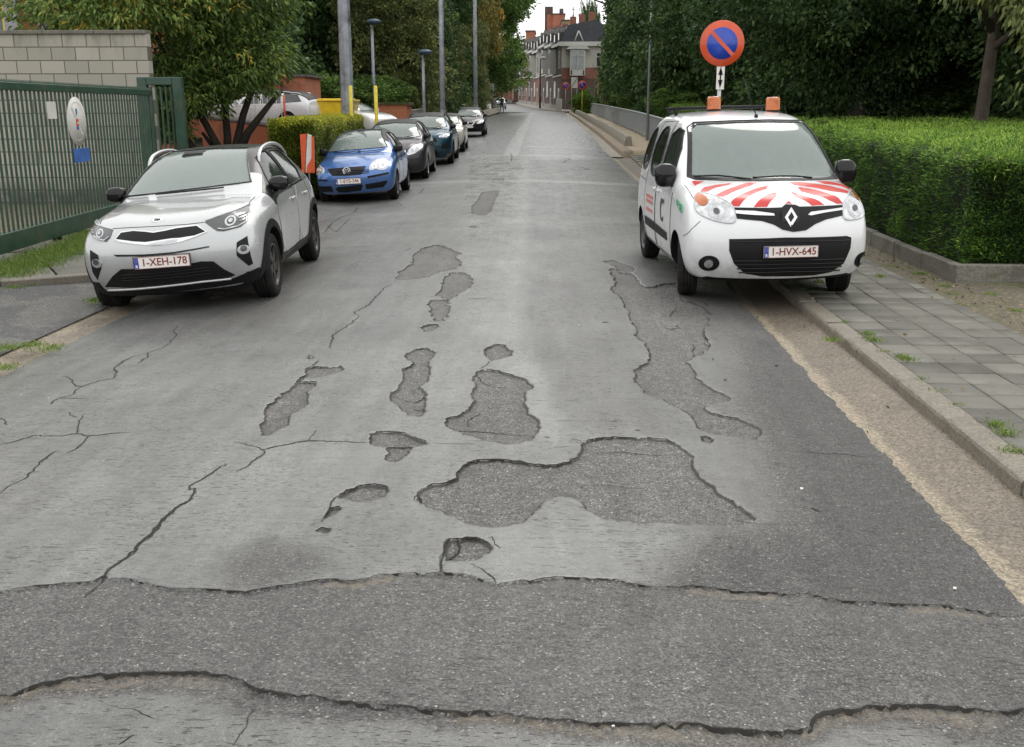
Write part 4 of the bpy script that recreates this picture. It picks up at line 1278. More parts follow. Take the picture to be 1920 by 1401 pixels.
long_crease(6, 4, 9, .25, cr); long_crease(0, 4, 9, .25, cr)
long_crease(6, 1, 4, .3, cr); long_crease(0, 1, 4, .3, cr)
root, skin, bvh, Mi = start_vehicle('parked_car', 'pearl white crossover with black roof and silver roof rails, parked beside the green gate', st, KIA_LOC, KIA_ROT, mats, kia_m, cr, ridge=(1, 4, .022))
P = lambda pts, view='front', b=bvh, m=Mi: pxl(b, m, pts, view)
K = lambda pts: crop(140, 230, 3.786, pts)
ws = P(K([(352, 525), (420, 400), (525, 232), (700, 205), (1000, 182), (1238, 178), (1252, 420), (1000, 452), (700, 488)]))
sw1 = [(1.48, 1.00), (2.38, 1.015), (2.36, 1.415), (2.12, 1.41), (1.93, 1.36), (1.70, 1.20)]
sw2 = [(2.46, 1.018), (3.12, 1.04), (3.22, 1.16), (3.12, 1.37), (2.9, 1.405), (2.45, 1.41)]
cut = arch_cut(.83, .86, .375, .34) + arch_cut(3.41, .86, .375, .34)
cut += [prism_cut('front', ws, 1.05, 2.35)] + [prism_cut('right', p, -2, 2) for p in (sw1, sw2)]
body = finish_body(root, skin, [st[4], st[5], st[6], st[7], st[8], st[9]], cut)
patch(bvh, 'front', ws, -.004, .005, .05, 'windscreen', M_GLASS, root)
surf_line(bvh, 'front', ws, True, .010, .0, 'windscreen_seal', M_GLOSSBLK, root)
for s in ('right', 'left'):
    for p in (sw1, sw2):
        patch(bvh, s, p, -.004, .005, .06, 'side_window', M_GLASS_SIDE, root); surf_line(bvh, s, p, True, .008, .001, 'window_seal', M_SEAL, root)
    # wheel arch cladding
    for yc in (.83, 3.41):
        ri, ro = .368, .445
        arc = [(yc + ro * math.cos(a), .34 + ro * math.sin(a)) for a in np.linspace(-.35, PI + .35, 26)] + [(yc + ri * math.cos(a), .34 + ri * math.sin(a)) for a in np.linspace(PI + .35, -.35, 26)]
        arc = [(a, max(b, .215)) for a, b in arc]
        patch(bvh, s, arc, .014, .03, .05, 'wheel_arch_trim', M_BLACKPL, root)
    patch(bvh, s, [(1.22, .20), (3.02, .20), (3.02, .37), (1.22, .34)], .012, .03, .06, 'side_cladding', M_BLACKPL, root)
    dr = patch(bvh, s, rounded([(1.30, .36), (2.36, .37), (2.40, .99), (1.45, .965), (1.26, .80)], 1), .0025, .006, .06, 'door', M_KIAW, root)
    dr2 = patch(bvh, s, rounded([(2.39, .37), (2.95, .38), (3.05, .55), (3.22, .80), (3.20, 1.02), (2.42, .99)], 1), .0025, .006, .06, 'door', M_KIAW, root)
    for d_, yy in ((dr, 2.20), (dr2, 3.00)):
        h, nr = cast(bvh, s, yy, .885); mb = MB(); mb.box((h.x + (.018 if s == 'right' else -.018), yy, .885), (.022, .17, .028), bev=.009); mb.build('handle', M_CHROME, d_)
    surf_line(bvh, s, [(1.30, .36), (2.36, .37), (2.40, .99), (1.45, .965), (1.26, .80)], True, .004, .0, 'door_seam', M_SEAL, root)
    surf_line(bvh, s, [(2.39, .37), (2.95, .38), (3.05, .55), (3.22, .80), (3.20, 1.02)], False, .004, .0, 'door_seam', M_SEAL, root)
    sg = 1 if s == 'right' else -1
    # roof rail
    mb = MB(); rp = [(1.93, -.045), (1.99, .025), (2.15, .058), (2.6, .068), (3.1, .058), (3.45, .02), (3.52, -.03)]; pts = []
    for (yy, dz) in rp:
        h, nr = cast(bvh, 'top', sg * .585, yy); pts.append((sg * .60, yy, (h.z if h is not None else 1.4) + dz - .005))
    pts = [Vector(p) for p in pts]
    for _ in range(2): pts = [pts[0]] + [q for a_, b_ in zip(pts, pts[1:]) for q in (a_.lerp(b_, .25), a_.lerp(b_, .75))] + [pts[-1]]
    mb.tube(pts, .022, 8); mb.build('roof_rail', M_SILVERTRIM, root)
    for yc in (.83, 3.41):
        wheel(root, sg * .775, yc, .325, .205, sg, M_RIMDARK, 5, steer=R(0))
# bonnet with its gap and creases
bon = [(-.60, .34), (0, .21), (.60, .34), (.70, .62), (.69, 1.10), (0, 1.02), (-.69, 1.10), (-.70, .62)]
surf_line(bvh, 'top', [(-.66, .42), (-.70, .70), (-.69, 1.12)], False, .004, 0, 'bonnet_seam', M_SEAL, root); surf_line(bvh, 'top', [(.66, .42), (.70, .70), (.69, 1.12)], False, .004, 0, 'bonnet_seam', M_SEAL, root)
surf_line(bvh, 'front', P(K([(275, 752), (400, 745), (600, 735), (800, 722), (920, 708)])), False, .004, 0, 'bonnet_seam', M_SEAL, root)
# grille: chrome surround, black mesh
gr_o = P(K([(290, 832), (330, 778), (420, 765), (500, 770), (560, 778), (640, 765), (720, 745), (800, 735), (870, 728), (940, 778), (860, 812), (760, 845), (640, 868), (540, 872), (400, 860), (320, 848)]))
gr_i = P(K([(298, 830), (335, 787), (420, 775), (500, 780), (560, 787), (640, 774), (720, 756), (800, 746), (866, 738), (925, 776), (850, 803), (740, 820), (690, 822), (590, 838), (500, 850), (430, 846), (370, 838)]))
patch(bvh, 'front', gr_o, .010, .02, .03, 'grille_surround', M_CHROME, root)
g = patch(bvh, 'front', gr_i, .014, .02, .03, 'grille', M_BLACKPL, root)
sil = P(K([(520, 868), (600, 848), (690, 835), (735, 832), (720, 846), (620, 866), (560, 872)]))
patch(bvh, 'front', sil, .016, .02, .03, 'grille_insert', M_SILVERTRIM, root)
# dark crease line and lower intake
patch(bvh, 'front', P(K([(275, 938), (500, 935), (700, 918), (955, 876), (955, 886), (700, 932), (500, 948), (300, 952)])), .006, .012, .02, 'bumper_line', M_GLOSSBLK, root)
patch(bvh, 'front', P(K([(218, 1165), (270, 1090), (330, 1040), (520, 1035), (760, 1010), (900, 985), (985, 985), (1060, 1040), (1140, 1080), (1090, 1100), (700, 1145), (380, 1170)])), .006, .02, .03, 'lower_intake', M_BLACKPL, root)
li = patch(bvh, 'front', P(K([(320, 1060), (420, 1048), (760, 1022), (960, 990), (975, 1040), (930, 1090), (760, 1110), (400, 1140), (350, 1120)])), .010, .02, .03, 'intake_grille', M_GLOSSBLK, root)
for t in (.25, .5, .75):
    a = P(K([(335 + 10 * t, 1060 + 75 * t), (640, 1040 + 75 * t), (965, 1000 + 85 * t)])); surf_line(bvh, 'front', a, False, .006, .014, 'intake_bar', M_BLACKPL, li)
surf_line(bvh, 'front', P(K([(240, 1185), (450, 1175), (700, 1150), (900, 1125), (1110, 1103)])), False, .013, .012, 'skid_trim', M_SILVERTRIM, root)
patch(bvh, 'front', P(K([(150, 1165), (240, 1192), (500, 1185), (900, 1140), (1110, 1112), (1310, 1025), (1330, 1050), (1300, 1110), (1000, 1165), (600, 1205), (250, 1225), (180, 1200)])), .008, .03, .03, 'chin_spoiler', M_BLACKPL, root)
# headlights
def kia_lamp(out, ring_c, ring_r, stripes):
    hl = patch(bvh, 'front', P(K(out)), .006, .02, .02, 'headlight', M_LAMPDARK, root)
    c = P(K([ring_c]))[0]; r = ring_r
    circ = lambda rr: [(c[0] + rr * math.cos(a), c[1] + rr * .9 * math.sin(a)) for a in np.linspace(0, 2 * PI, 20)[:-1]]
    patch(bvh, 'front', circ(r), .010, .01, .02, 'light_ring', M_LAMPWHITE, hl); patch(bvh, 'front', circ(r * .66), .014, .01, .02, 'projector_lens', M_LAMPDARK, hl); patch(bvh, 'front', circ(r * .38), .018, .01, .02, 'projector_lens', M_LAMPBASE, hl)
    for q in stripes: surf_line(bvh, 'front', P(K(q)), False, .005, .010, 'lamp_fin', M_LAMPBASE, hl)
    return hl
hl = kia_lamp([(925, 708), (1000, 680), (1120, 640), (1240, 592), (1248, 640), (1235, 690), (1180, 740), (1060, 772), (1010, 770)], (1105, 700), .048, [[(1165, 665), (1230, 640)], [(1165, 685), (1228, 662)], [(1165, 705), (1222, 685)]])
surf_line(bvh, 'front', P(K([(928, 700), (1000, 672), (1120, 632), (1242, 584)])), False, .010, .008, 'light_strip', M_LAMPWHITE, hl)
surf_line(bvh, 'front', P(K([(1015, 755), (1060, 762), (1160, 738), (1215, 705), (1225, 650)])), False, .008, .010, 'light_strip', M_LAMPBASE, hl)
hl = kia_lamp([(105, 700), (150, 715), (272, 765), (255, 815), (225, 850), (150, 825), (108, 775)], (182, 790), .042, [[(112, 760), (140, 770)], [(114, 775), (142, 787)]])
surf_line(bvh, 'front', P(K([(105, 695), (150, 712), (270, 760)])), False, .009, .008, 'light_strip', M_LAMPWHITE, hl)
surf_line(bvh, 'front', P(K([(130, 800), (165, 828), (215, 840), (245, 812)])), False, .007, .010, 'light_strip', M_LAMPBASE, hl)
for q, c in (([(1150, 850), (1225, 805), (1265, 1000), (1235, 1015), (1150, 945)], (1195, 892)), ([(112, 905), (165, 940), (190, 1035), (165, 1115), (130, 1060)], (158, 990))):
    fl = patch(bvh, 'front', P(K(q)), .006, .015, .02, 'fog_light', M_BLACKPL, root)
    cc = P(K([c]))[0]
    patch(bvh, 'front', [(cc[0] + .052 * math.cos(a), cc[1] - .012 + .042 * math.sin(a)) for a in np.linspace(0, 2 * PI, 16)[:-1]], .012, .012, .02, 'fog_surround', M_SILVERTRIM, fl)
    patch(bvh, 'front', [(cc[0] + .028 * math.cos(a), cc[1] + .028 * math.sin(a)) for a in np.linspace(0, 2 * PI, 16)[:-1]], .020, .012, .02, 'fog_lens', M_LAMPDARK, fl)
pc = P(K([(625, 985)]))[0]; h, nr = cast(bvh, 'front', pc[0], pc[1])
number_plate(root, pc[0], h.y - .03, pc[1], '1-XEH-178', .04)
bc = P(K([(592, 692)]))[0]; h, nr = cast(bvh, 'front', bc[0], bc[1])
mb = MB(); mb.lathe([(0, 0), (.058, 0), (.058, .006), (.052, .008), (0, .008)], 28, front_mat(bc[0], h.y - .008, bc[1], .9) @ Matrix.Diagonal((1.05, .55, 1, 1))); bd = mb.build('badge', M_CHROME, root)
text_mesh('KIA', .036, .002, 'badge_lettering', M_BLACKPL, bd, front_mat(bc[0], h.y - .017, bc[1] + .006, .9), bold=.001)
for s in (1, -1): wing_mirror(root, bvh, s, 1.58, 1.06, M_GLOSSBLK, (.105, .07, .08), .0)
wiper(root, bvh, P(K([(580, 520), (760, 502), (900, 488), (1060, 470)]))); wiper(root, bvh, P(K([(340, 532), (420, 530), (520, 520)])))
mb = MB(); mb.box((0, 1.50, .93), (1.30, .42, .12), bev=.05); mb.build('dashboard', M_INT, root)
seats(root, 1.45, 2.15, 2.95, .45, .36, 1.78, 1.0)
mb = MB(); c = P(K([(840, 225)]))[0]; mb.box((c[0], 1.98, c[1] - .02), (.24, .05, .06), bev=.02); mb.build('interior_mirror', M_BLACKPL, root)
patch(bvh, 'front', P(K([(775, 205), (940, 192), (905, 232), (850, 248), (790, 240)])), -.006, .004, .03, 'sensor_shade', M_SEAL, root)
# ------------------------------------------------------------------ white municipal van at the right, two wheels on the kerb
VAN_ROT = (0, -R(1.3), R(2.9))
M_STEEL = mat('steel_wheel', (.12, .12, .125), .45, metal=.4)
M_VANW = paint('van_white_paint', (.80, .81, .82), 0, .3)
st = [
 ([.12, .04, .0, .03, .17], [.25, .38, .56, .80, .955], .985, [.70, .80, .82, .80, .74], .24),
 ([.22, .20, .18, .20, .27], [.23, .38, .60, .86, 1.02], 1.05, [.80, .89, .905, .88, .79], .16),
 (.55, [.22, .38, .62, .94, 1.08], 1.12, [.84, .905, .92, .91, .83], .13),
 (.85, [.22, .38, .62, .98, 1.12], 1.16, [.84, .905, .92, .915, .85], .13),
 ([1.0, 1.0, 1.0, 1.0, 1.0], [.22, .38, .62, 1.0, 1.135], 1.175, [.84, .905, .92, .915, .85], .17),
 ([1.3, 1.3, 1.3, 1.3, 1.32], [.22, .38, .62, 1.02, 1.45], 1.49, [.84, .905, .92, .915, .79], .16),
 ([1.65, 1.65, 1.65, 1.65, 1.66], [.22, .38, .62, 1.04, 1.70], 1.75, [.84, .905, .92, .915, .72], .10),
 (2.1, [.22, .38, .62, 1.05, 1.79], 1.845, [.84, .905, .92, .915, .69], 0),
 (3.2, [.22, .38, .62, 1.06, 1.80], 1.85, [.84, .905, .92, .915, .69], 0),
 (3.9, [.24, .40, .64, 1.06, 1.78], 1.82, [.84, .90, .915, .905, .68], 0),
 ([4.15, 4.2, 4.2, 4.17, 4.10], [.30, .45, .70, 1.05, 1.73], 1.77, [.80, .86, .88, .87, .66], -.05),
]
gA = G(1291, 552)
VAN_LOC = place((-.765, .87, 0), Vector((gA[0], gA[1], float(road_z(*gA)) + .002)), VAN_ROT)
cr = {}
ring_crease(4, 0, 6, .4, cr)
long_crease(6, 4, 9, .15, cr); long_crease(0, 4, 9, .15, cr)
mats = [M_VANW, M_BLACKPL]
root, skin, bvh, Mi = start_vehicle('municipal_van', 'white works van with red striped bonnet and amber roof beacons, half on the kerb', st, VAN_LOC, VAN_ROT, mats, lambda k, j: 1 if k == 'floor' else 0, cr)
P = lambda pts, view='front', b=bvh, m=Mi: pxl(b, m, pts, view)
K = lambda pts: crop(1180, 160, 3.4167, pts)
ws = P(K([(398, 570), (396, 275), (430, 250), (700, 236), (900, 232), (1100, 236), (1228, 246), (1285, 335), (1328, 480), (1328, 555), (1285, 585), (1000, 592), (600, 594), (430, 584)]))
wso = P(K([(372, 585), (370, 270), (410, 238), (700, 226), (900, 222), (1100, 226), (1240, 236), (1305, 330), (1372, 480), (1385, 580), (1330, 600), (1000, 610), (600, 612), (430, 605)]))
fd = [(1.30, 1.08), (2.20, 1.10), (2.22, 1.60), (2.0, 1.67), (1.78, 1.64), (1.55, 1.46)]
md_ = rounded([(2.38, 1.10), (3.12, 1.12), (3.10, 1.66), (2.40, 1.68)], 2); rw = rounded([(3.26, 1.13), (3.92, 1.16), (3.78, 1.63), (3.28, 1.66)], 2)
cut = arch_cut(.87, .89, .355, .32) + arch_cut(3.57, .89, .355, .32)
cut += [prism_cut('front', ws, .95, 2.1)] + [prism_cut('right', p, -2, 2) for p in (fd, md_, rw)]
finish_body(root, skin, [st[4], st[5], st[6], st[7], st[8], st[9]], cut)
frm = patch(bvh, 'front', wso, .003, .008, .05, 'windscreen_border', M_SEAL, None)
# border is a ring: cut the glass area out of it
me = boolean(frm.data, [prism_cut('front', ws, -1, 3)]); frm.data = me; frm.parent = root
patch(bvh, 'front', ws, -.006, .005, .05, 'windscreen', M_GLASS, root)
surf_line(bvh, 'front', wso, True, .009, .0, 'windscreen_seal', M_SEAL, root)
for s in ('right', 'left'):
    sg = 1 if s == 'right' else -1
    for p in (fd, md_, rw):
        patch(bvh, s, p, -.004, .005, .06, 'side_window', M_GLASS_SIDE if p is fd else M_GLASS_DARK, root); surf_line(bvh, s, p, True, .010, .001, 'window_seal', M_SEAL, root)
    d1 = [(1.20, 1.03), (1.20, .70), (1.22, .34), (2.24, .34), (2.30, 1.0), (2.29, 1.69)]
    d2 = [(2.33, .34), (3.12, .34), (3.20, .60), (3.20, 1.72), (2.36, 1.74), (2.33, 1.0)]
    low1 = [(1.225, .345), (2.235, .345), (2.295, 1.0), (2.29, 1.055), (1.20, 1.03), (1.205, .70)]
    low2 = [(2.335, .345), (3.115, .345), (3.195, .60), (3.195, 1.08), (2.335, 1.06)]
    da = patch(bvh, s, low1, .0025, .006, .06, 'door', M_VANW, root); db = patch(bvh, s, low2, .0025, .006, .06, 'sliding_door', M_VANW, root)
    surf_line(bvh, s, d1, False, .005, 0, 'door_seam', M_SEAL, root); surf_line(bvh, s, d2, True, .005, 0, 'door_seam', M_SEAL, root)
    surf_line(bvh, s, [(3.25, 1.02), (3.95, 1.04)], False, .005, 0, 'slide_rail', M_SEAL, root)
    for dd, yy in ((da, 2.14), (db, 2.46)):
        h, nr = cast(bvh, s, yy, .98); mb = MB(); mb.box((h.x + sg * .018, yy, .98), (.026, .15, .035), bev=.01); mb.build('handle', M_VANW, dd)
    patch(bvh, s, [(1.40, .50), (2.24, .50), (2.25, .60), (1.42, .585)], .012, .02, .06, 'side_moulding', M_BLACKPL, root)
    patch(bvh, s, [(2.36, .50), (3.08, .50), (3.10, .60), (2.36, .60)], .012, .02, .06, 'side_moulding', M_BLACKPL, root)
    for yc in (.87, 3.57):
        wheel(root, sg * .785, yc, .318, .195, sg, M_STEEL, 8, steer=-R(9) if yc < 1 else 0, rim_r=.62)
    wing_mirror(root, bvh, sg, 1.36, 1.17, M_GLOSSBLK, (.115, .08, .125), .02)
surf_line(bvh, 'top', [(-.77, .34), (-.80, .60), (-.80, 1.05)], False, .004, 0, 'bonnet_seam', M_SEAL, root); surf_line(bvh, 'top', [(.77, .34), (.80, .60), (.80, 1.05)], False, .004, 0, 'bonnet_seam', M_SEAL, root)
surf_line(bvh, 'front', P(K([(455, 870), (400, 920), (345, 965)])), False, .004, 0, 'bumper_seam', M_SEAL, root)
# red warning stripes on the bonnet
M_FRAMEIN = mat('pale_plastic', (.45, .47, .46), .4)
M_RED = mat('red_reflective', (.55, .022, .018), .35, coat=.25)
RS = [[(400, 612), (480, 616), (420, 645)], [(455, 680), (480, 655), (560, 638), (650, 628), (640, 637), (560, 654), (500, 682)],
 [(548, 708), (620, 670), (700, 642), (760, 626), (815, 624), (780, 642), (700, 668), (630, 702), (600, 716)],
 [(645, 758), (680, 720), (760, 682), (850, 650), (890, 642), (880, 662), (800, 692), (740, 732), (705, 776), (665, 776)],
 [(797, 782), (840, 730), (890, 698), (940, 688), (945, 712), (905, 745), (882, 780)], [(1000, 758), (1020, 742), (1042, 760)],
 [(1035, 682), (1090, 700), (1160, 720), (1220, 745), (1248, 768), (1170, 772), (1130, 742), (1060, 714)],
 [(1080, 652), (1150, 662), (1260, 690), (1340, 722), (1368, 758), (1330, 760), (1280, 737), (1180, 702), (1100, 680)],
 [(1030, 622), (1100, 621), (1250, 640), (1350, 662), (1405, 680), (1396, 693), (1300, 680), (1180, 655), (1060, 640)],
 [(1200, 614), (1290, 618), (1400, 635), (1448, 646), (1438, 660), (1350, 645), (1250, 632)], [(1350, 602), (1400, 592), (1430, 612), (1400, 609)]]
for q in RS:
    patch(bvh, 'top', P(K(q), 'top'), .0025, .004, .03, 'warning_stripe', M_RED, root)
# headlights
def van_lamp(out, ind, bulb):
    hl = patch(bvh, 'front', rounded(P(K(out)), 1), .008, .02, .025, 'headlight', M_LAMPBASE, root)
    surf_line(bvh, 'front', rounded(P(K(out)), 1), True, .009, .006, 'lamp_rim', M_LAMPWHITE, hl)
    c = P(K([ind]))[0]; patch(bvh, 'front', [(c[0] + .055 * math.cos(a), c[1] + .05 * math.sin(a)) for a in np.linspace(0, 2 * PI, 14)[:-1]], .014, .01, .02, 'indicator', M_AMBER, hl)
    c = P(K([bulb]))[0]
    for rr, o_, m_ in ((.085, .011, M_LAMPWHITE), (.07, .014, M_LAMPBASE), (.028, .02, M_LAMPDARK)):
        patch(bvh, 'front', [(c[0] + rr * math.cos(a), c[1] + rr * math.sin(a)) for a in np.linspace(0, 2 * PI, 18)[:-1]], o_, .008, .02, 'reflector_bowl', m_, hl)
van_lamp([(430, 690), (470, 688), (560, 715), (640, 750), (675, 800), (682, 868), (660, 885), (600, 880), (520, 860), (440, 820), (418, 780), (420, 720)], (465, 738), (560, 810))
van_lamp([(1380, 730), (1400, 700), (1440, 665), (1480, 665), (1510, 710), (1520, 790), (1500, 840), (1440, 862), (1370, 862), (1365, 800)], (1480, 700), (1440, 790))
gr = patch(bvh, 'front', P(K([(672, 785), (900, 788), (975, 785), (1000, 765), (1060, 768), (1090, 780), (1250, 775), (1362, 768), (1365, 835), (1260, 860), (1190, 890), (1130, 930), (1050, 940), (980, 925), (930, 895), (850, 870), (690, 855)])), .008, .02, .03, 'grille', M_BLACKPL, root)
for q in ([(680, 806), (800, 810), (925, 826), (930, 840), (800, 836), (685, 826)], [(1140, 834), (1160, 816), (1250, 804), (1362, 788), (1362, 803), (1250, 820), (1160, 838)]):
    patch(bvh, 'front', P(K(q)), .016, .012, .02, 'chrome_strip', M_CHROME, gr)
c = P(K([(1030, 845)]))[0]; h, nr = cast(bvh, 'front', *c)
MM = front_mat(c[0], h.y - .012, c[1], .12)
mb = MB(); mb.prism([(0, .098), (.082, .07), (.088, -.01), (.055, -.085), (0, -.112), (-.055, -.085), (-.088, -.01), (-.082, .07)], 0, .012, MM); bd = mb.build('badge', M_GLOSSBLK, gr)
mb = MB()
o4 = [(0, .095), (.060, 0), (0, -.095), (-.060, 0)]; i4 = [(.004, .050), (.030, 0), (-.004, -.050), (-.030, 0)]
for k in range(4):
    k2 = (k + 1) % 4; mb.prism([o4[k], o4[k2], i4[k2], i4[k]], .012, .022 if k % 2 else .026, MM)
mb.build('badge_diamond', M_CHROME, bd)
lo = patch(bvh, 'front', P(K([(640, 985), (1000, 975), (1390, 965), (1420, 975), (1415, 1040), (1370, 1140), (1290, 1195), (1180, 1215), (850, 1222), (740, 1205), (670, 1140), (640, 1060)])), .006, .02, .03, 'lower_grille', M_BLACKPL, root)
for v0 in (1118, 1142, 1166, 1190):
    dx = (v0 - 1100) * .35; a = P(K([(668 + dx, v0 + 6), (1020, v0), (1385 - dx * 1.3, v0 - 10)])); surf_line(bvh, 'front', a, False, .007, .010, 'grille_bar', M_GLOSSBLK, lo)
for v0 in (1000,):
    a = P(K([(650, v0 + 4), (1020, v0), (1410, v0 - 8)])); surf_line(bvh, 'front', a, False, .006, .008, 'grille_bar', M_GLOSSBLK, lo)
for q in ((511, 1140), (1487, 1115)):
    c = P(K([q]))[0]; cf = lambda rx, rz: [(c[0] + rx * math.cos(a), c[1] + rz * math.sin(a)) for a in np.linspace(0, 2 * PI, 22)[:-1]]
    fg = patch(bvh, 'front', cf(.092, .078), .008, .02, .02, 'fog_light', M_BLACKPL, root)
    patch(bvh, 'front', cf(.042, .042), .016, .012, .02, 'fog_lens', M_LAMPBASE, fg); surf_line(bvh, 'front', cf(.044, .044), True, .006, .014, 'fog_rim', M_GLOSSBLK, fg)
pc = P(K([(1032, 1065)]))[0]; h, nr = cast(bvh, 'front', *pc)
number_plate(root, pc[0], h.y - .022, pc[1], '1-HVX-645', .03)
wiper(root, bvh, P(K([(415, 590), (560, 585), (680, 600), (780, 612)]))); wiper(root, bvh, P(K([(790, 602), (960, 592), (1060, 592), (1170, 603)])), .009)
# amber beacons, aerial, roof bars
for q in ((541, 130), (918, 122)):
    p = P(K([q]), 'top')[0]; h, nr = cast(bvh, 'top', *p)
    M = Matrix.Translation((h.x, h.y, h.z - .012))
    mb = MB(); mb.lathe([(0, 0), (.088, 0), (.088, .022), (.07, .03), (0, .03)], 24, M); bs = mb.build('beacon', M_BLACKPL, root)
    mb = MB(); pr = [(.070, .026)]
    for k in range(6): pr += [(.082, .034 + k * .021), (.082, .046 + k * .021), (.078, .050 + k * .021)]
    pr += [(.076, .165), (.065, .175), (0, .177)]
    mb.lathe(pr, 24, M); lens = mb.build('beacon_lens', M_AMBER, bs)
p = P(K([(812, 205)]), 'top')[0]; h, nr = cast(bvh, 'top', *p)
mb = MB(); mb.lathe([(.0, 0), (.022, 0), (.016, .03), (.0, .035)], 12, Matrix.Translation(h)); mb.tube([h + Vector((0, 0, .02)), h + Vector((-.05, .10, .2)), h + Vector((-.09, .22, .40))], [.006, .004, .0025], 5); mb.build('aerial', M_BLACKPL, root)
for yy in (2.95, 3.5):
    h, nr = cast(bvh, 'top', .5, yy)
    mb = MB(); mb.tube([(-.62, yy, h.z + .06), (.62, yy, h.z + .06)], .018, 8)
    for x in (-.58, .58): mb.tube([(x, yy, h.z - .03), (x, yy, h.z + .06)], .022, 8)
    mb.build('roof_bar', M_BLACKPL, root)
mb = MB(); mb.box((0, 1.42, 1.06), (1.45, .60, .14), bev=.05); mb.build('dashboard', M_INT, root)
seats(root, 1.55, 2.25, 3.1, .60, .38, 1.85, 1.14)
# lettering: big C on the door, green number on the wing, faded red lines on the sliding door
M_LETBLK = mat('letter_black', (.02, .02, .022), .4); M_LETGRN = mat('letter_green', (.03, .34, .14), .4); M_LETRED = mat('letter_faded_red', (.62, .22, .19), .45)
def side_text(txt, y, z, size, m, tilt=0, bold=.0):
    h, nr = cast(bvh, 'left', y, z)
    M = Matrix.Translation((h.x - .0065, y, z)) @ Matrix.Rotation(-PI / 2, 4, 'Z') @ Matrix.Rotation(PI / 2, 4, 'X') @ Matrix.Rotation(tilt, 4, 'Z')
    text_mesh(txt, size, .001, 'lettering', m, root, M, bold=bold)
side_text('C', 1.78, .78, .36, M_LETBLK, bold=.004)
gp = P(K([(322, 775)]), 'left')[0]; side_text('DE 083', gp[0], gp[1], .115, M_LETGRN, -.12, .003)
h, nr = cast(bvh, 'left', 2.75, .8)
mb = MB(); rr_ = random.Random(3)
for z in (.86, .80, .70):
    pl_ = [(3.02, z - .018)]; y = 3.02        # worn strokes joined along their foot
    while y > 2.50:
        w = rr_.uniform(.02, .05); pl_ += [(y, z + .019), (y - w, z + .019), (y - w, z - .013), (y - w - .012, z - .013)]; y -= w + .012
    pl_.append((y, z - .018))
    mb.prism(pl_, h.x - .0075, h.x - .0055, Matrix(((0, 0, 1, 0), (1, 0, 0, 0), (0, 1, 0, 0), (0, 0, 0, 1)))); mb.build('faded_lettering', M_LETRED, root); mb = MB()

patch(bvh, 'front', P(K([(725, 237), (940, 234), (915, 270), (860, 282), (790, 280), (745, 268)])), -.008, .003, .03, 'sensor_shade', M_SEAL, root)
mb = MB(); c = P(K([(830, 310)]))[0]; mb.box((c[0], 1.75, c[1] + .0), (.26, .04, .08), bev=.02); mb.build('interior_mirror', M_FRAMEIN, root)
# ------------------------------------------------------------------ the other cars: one adjustable builder
def gen_stations(L, W, H, hz, cz, cy, ry, rr, fo, belt, snub=.2, tail=.35, bot=.20):
    """hz bonnet front height, cz cowl height, cy cowl y, ry windscreen top y, rr roof rear y"""
    h = W / 2; dr = cz - hz
    return [
     ([.13, .05, .0, .02, .12], [bot, bot + .14, .50, hz - .10, hz - .02], hz + .01, [h * .76, h * .85, h * .88, h * .86, h * .74], snub),
     ([.22, .19, .17, .18, .25], [bot, bot + .15, .54, hz - .04, hz + .03], hz + .06, [h * .88, h * .97, h * .99, h * .96, h * .82], snub * .7),
     (.50, [bot, bot + .15, .58, hz + .04 + dr * .2, hz + .04 + dr * .4], hz + .08 + dr * .4, [h * .9, h, h * 1.01, h * .99, h * .85], .12),
     (cy * .82, [bot, bot + .15, .6, belt - .06, cz - .03], cz + .01, [h * .9, h, h * 1.01, h, h * .86], .12),
     (cy, [bot, bot + .15, .6, belt - .03, cz - .005], cz + .035, [h * .9, h, h * 1.01, h, h * .85], .16),
     ([cy + .25] * 4 + [cy + (ry - cy) * .45], [bot, bot + .15, .6, belt - .01, cz + (H - cz) * .50], cz + (H - cz) * .53 + .03, [h * .9, h, h * 1.01, h, h * .77], .13),
     ([ry - .2] * 4 + [ry], [bot, bot + .15, .6, belt, H - .085], H - .05, [h * .9, h, h * 1.01, h, h * .66], .09),
     (ry + (rr - ry) * .35, [bot, bot + .15, .6, belt + .01, H - .035], H + .005, [h * .9, h, h * 1.01, h, h * .66], 0),
     (ry + (rr - ry) * .7, [bot, bot + .15, .6, belt + .02, H - .045], H - .005, [h * .9, h, h * 1.01, h, h * .65], 0),
     (rr, [bot + .02, bot + .16, .62, belt + .03, H - .11], H - .07, [h * .9, h, h * 1.01, h * .99, h * .61], -.05),
     ([L - tail * .5] * 4 + [L - tail * .45], [bot + .03, bot + .18, .64, belt + .03, belt + .14], belt + .17, [h * .88, h * .96, h * .98, h * .95, h * .68], -.1),
     ([L - .06, L, L, L - .04, L - .10], [bot + .08, bot + .2, .62, belt - .1, belt + .0], belt + .01, [h * .8, h * .87, h * .89, h * .84, h * .72], -.12),
    ]
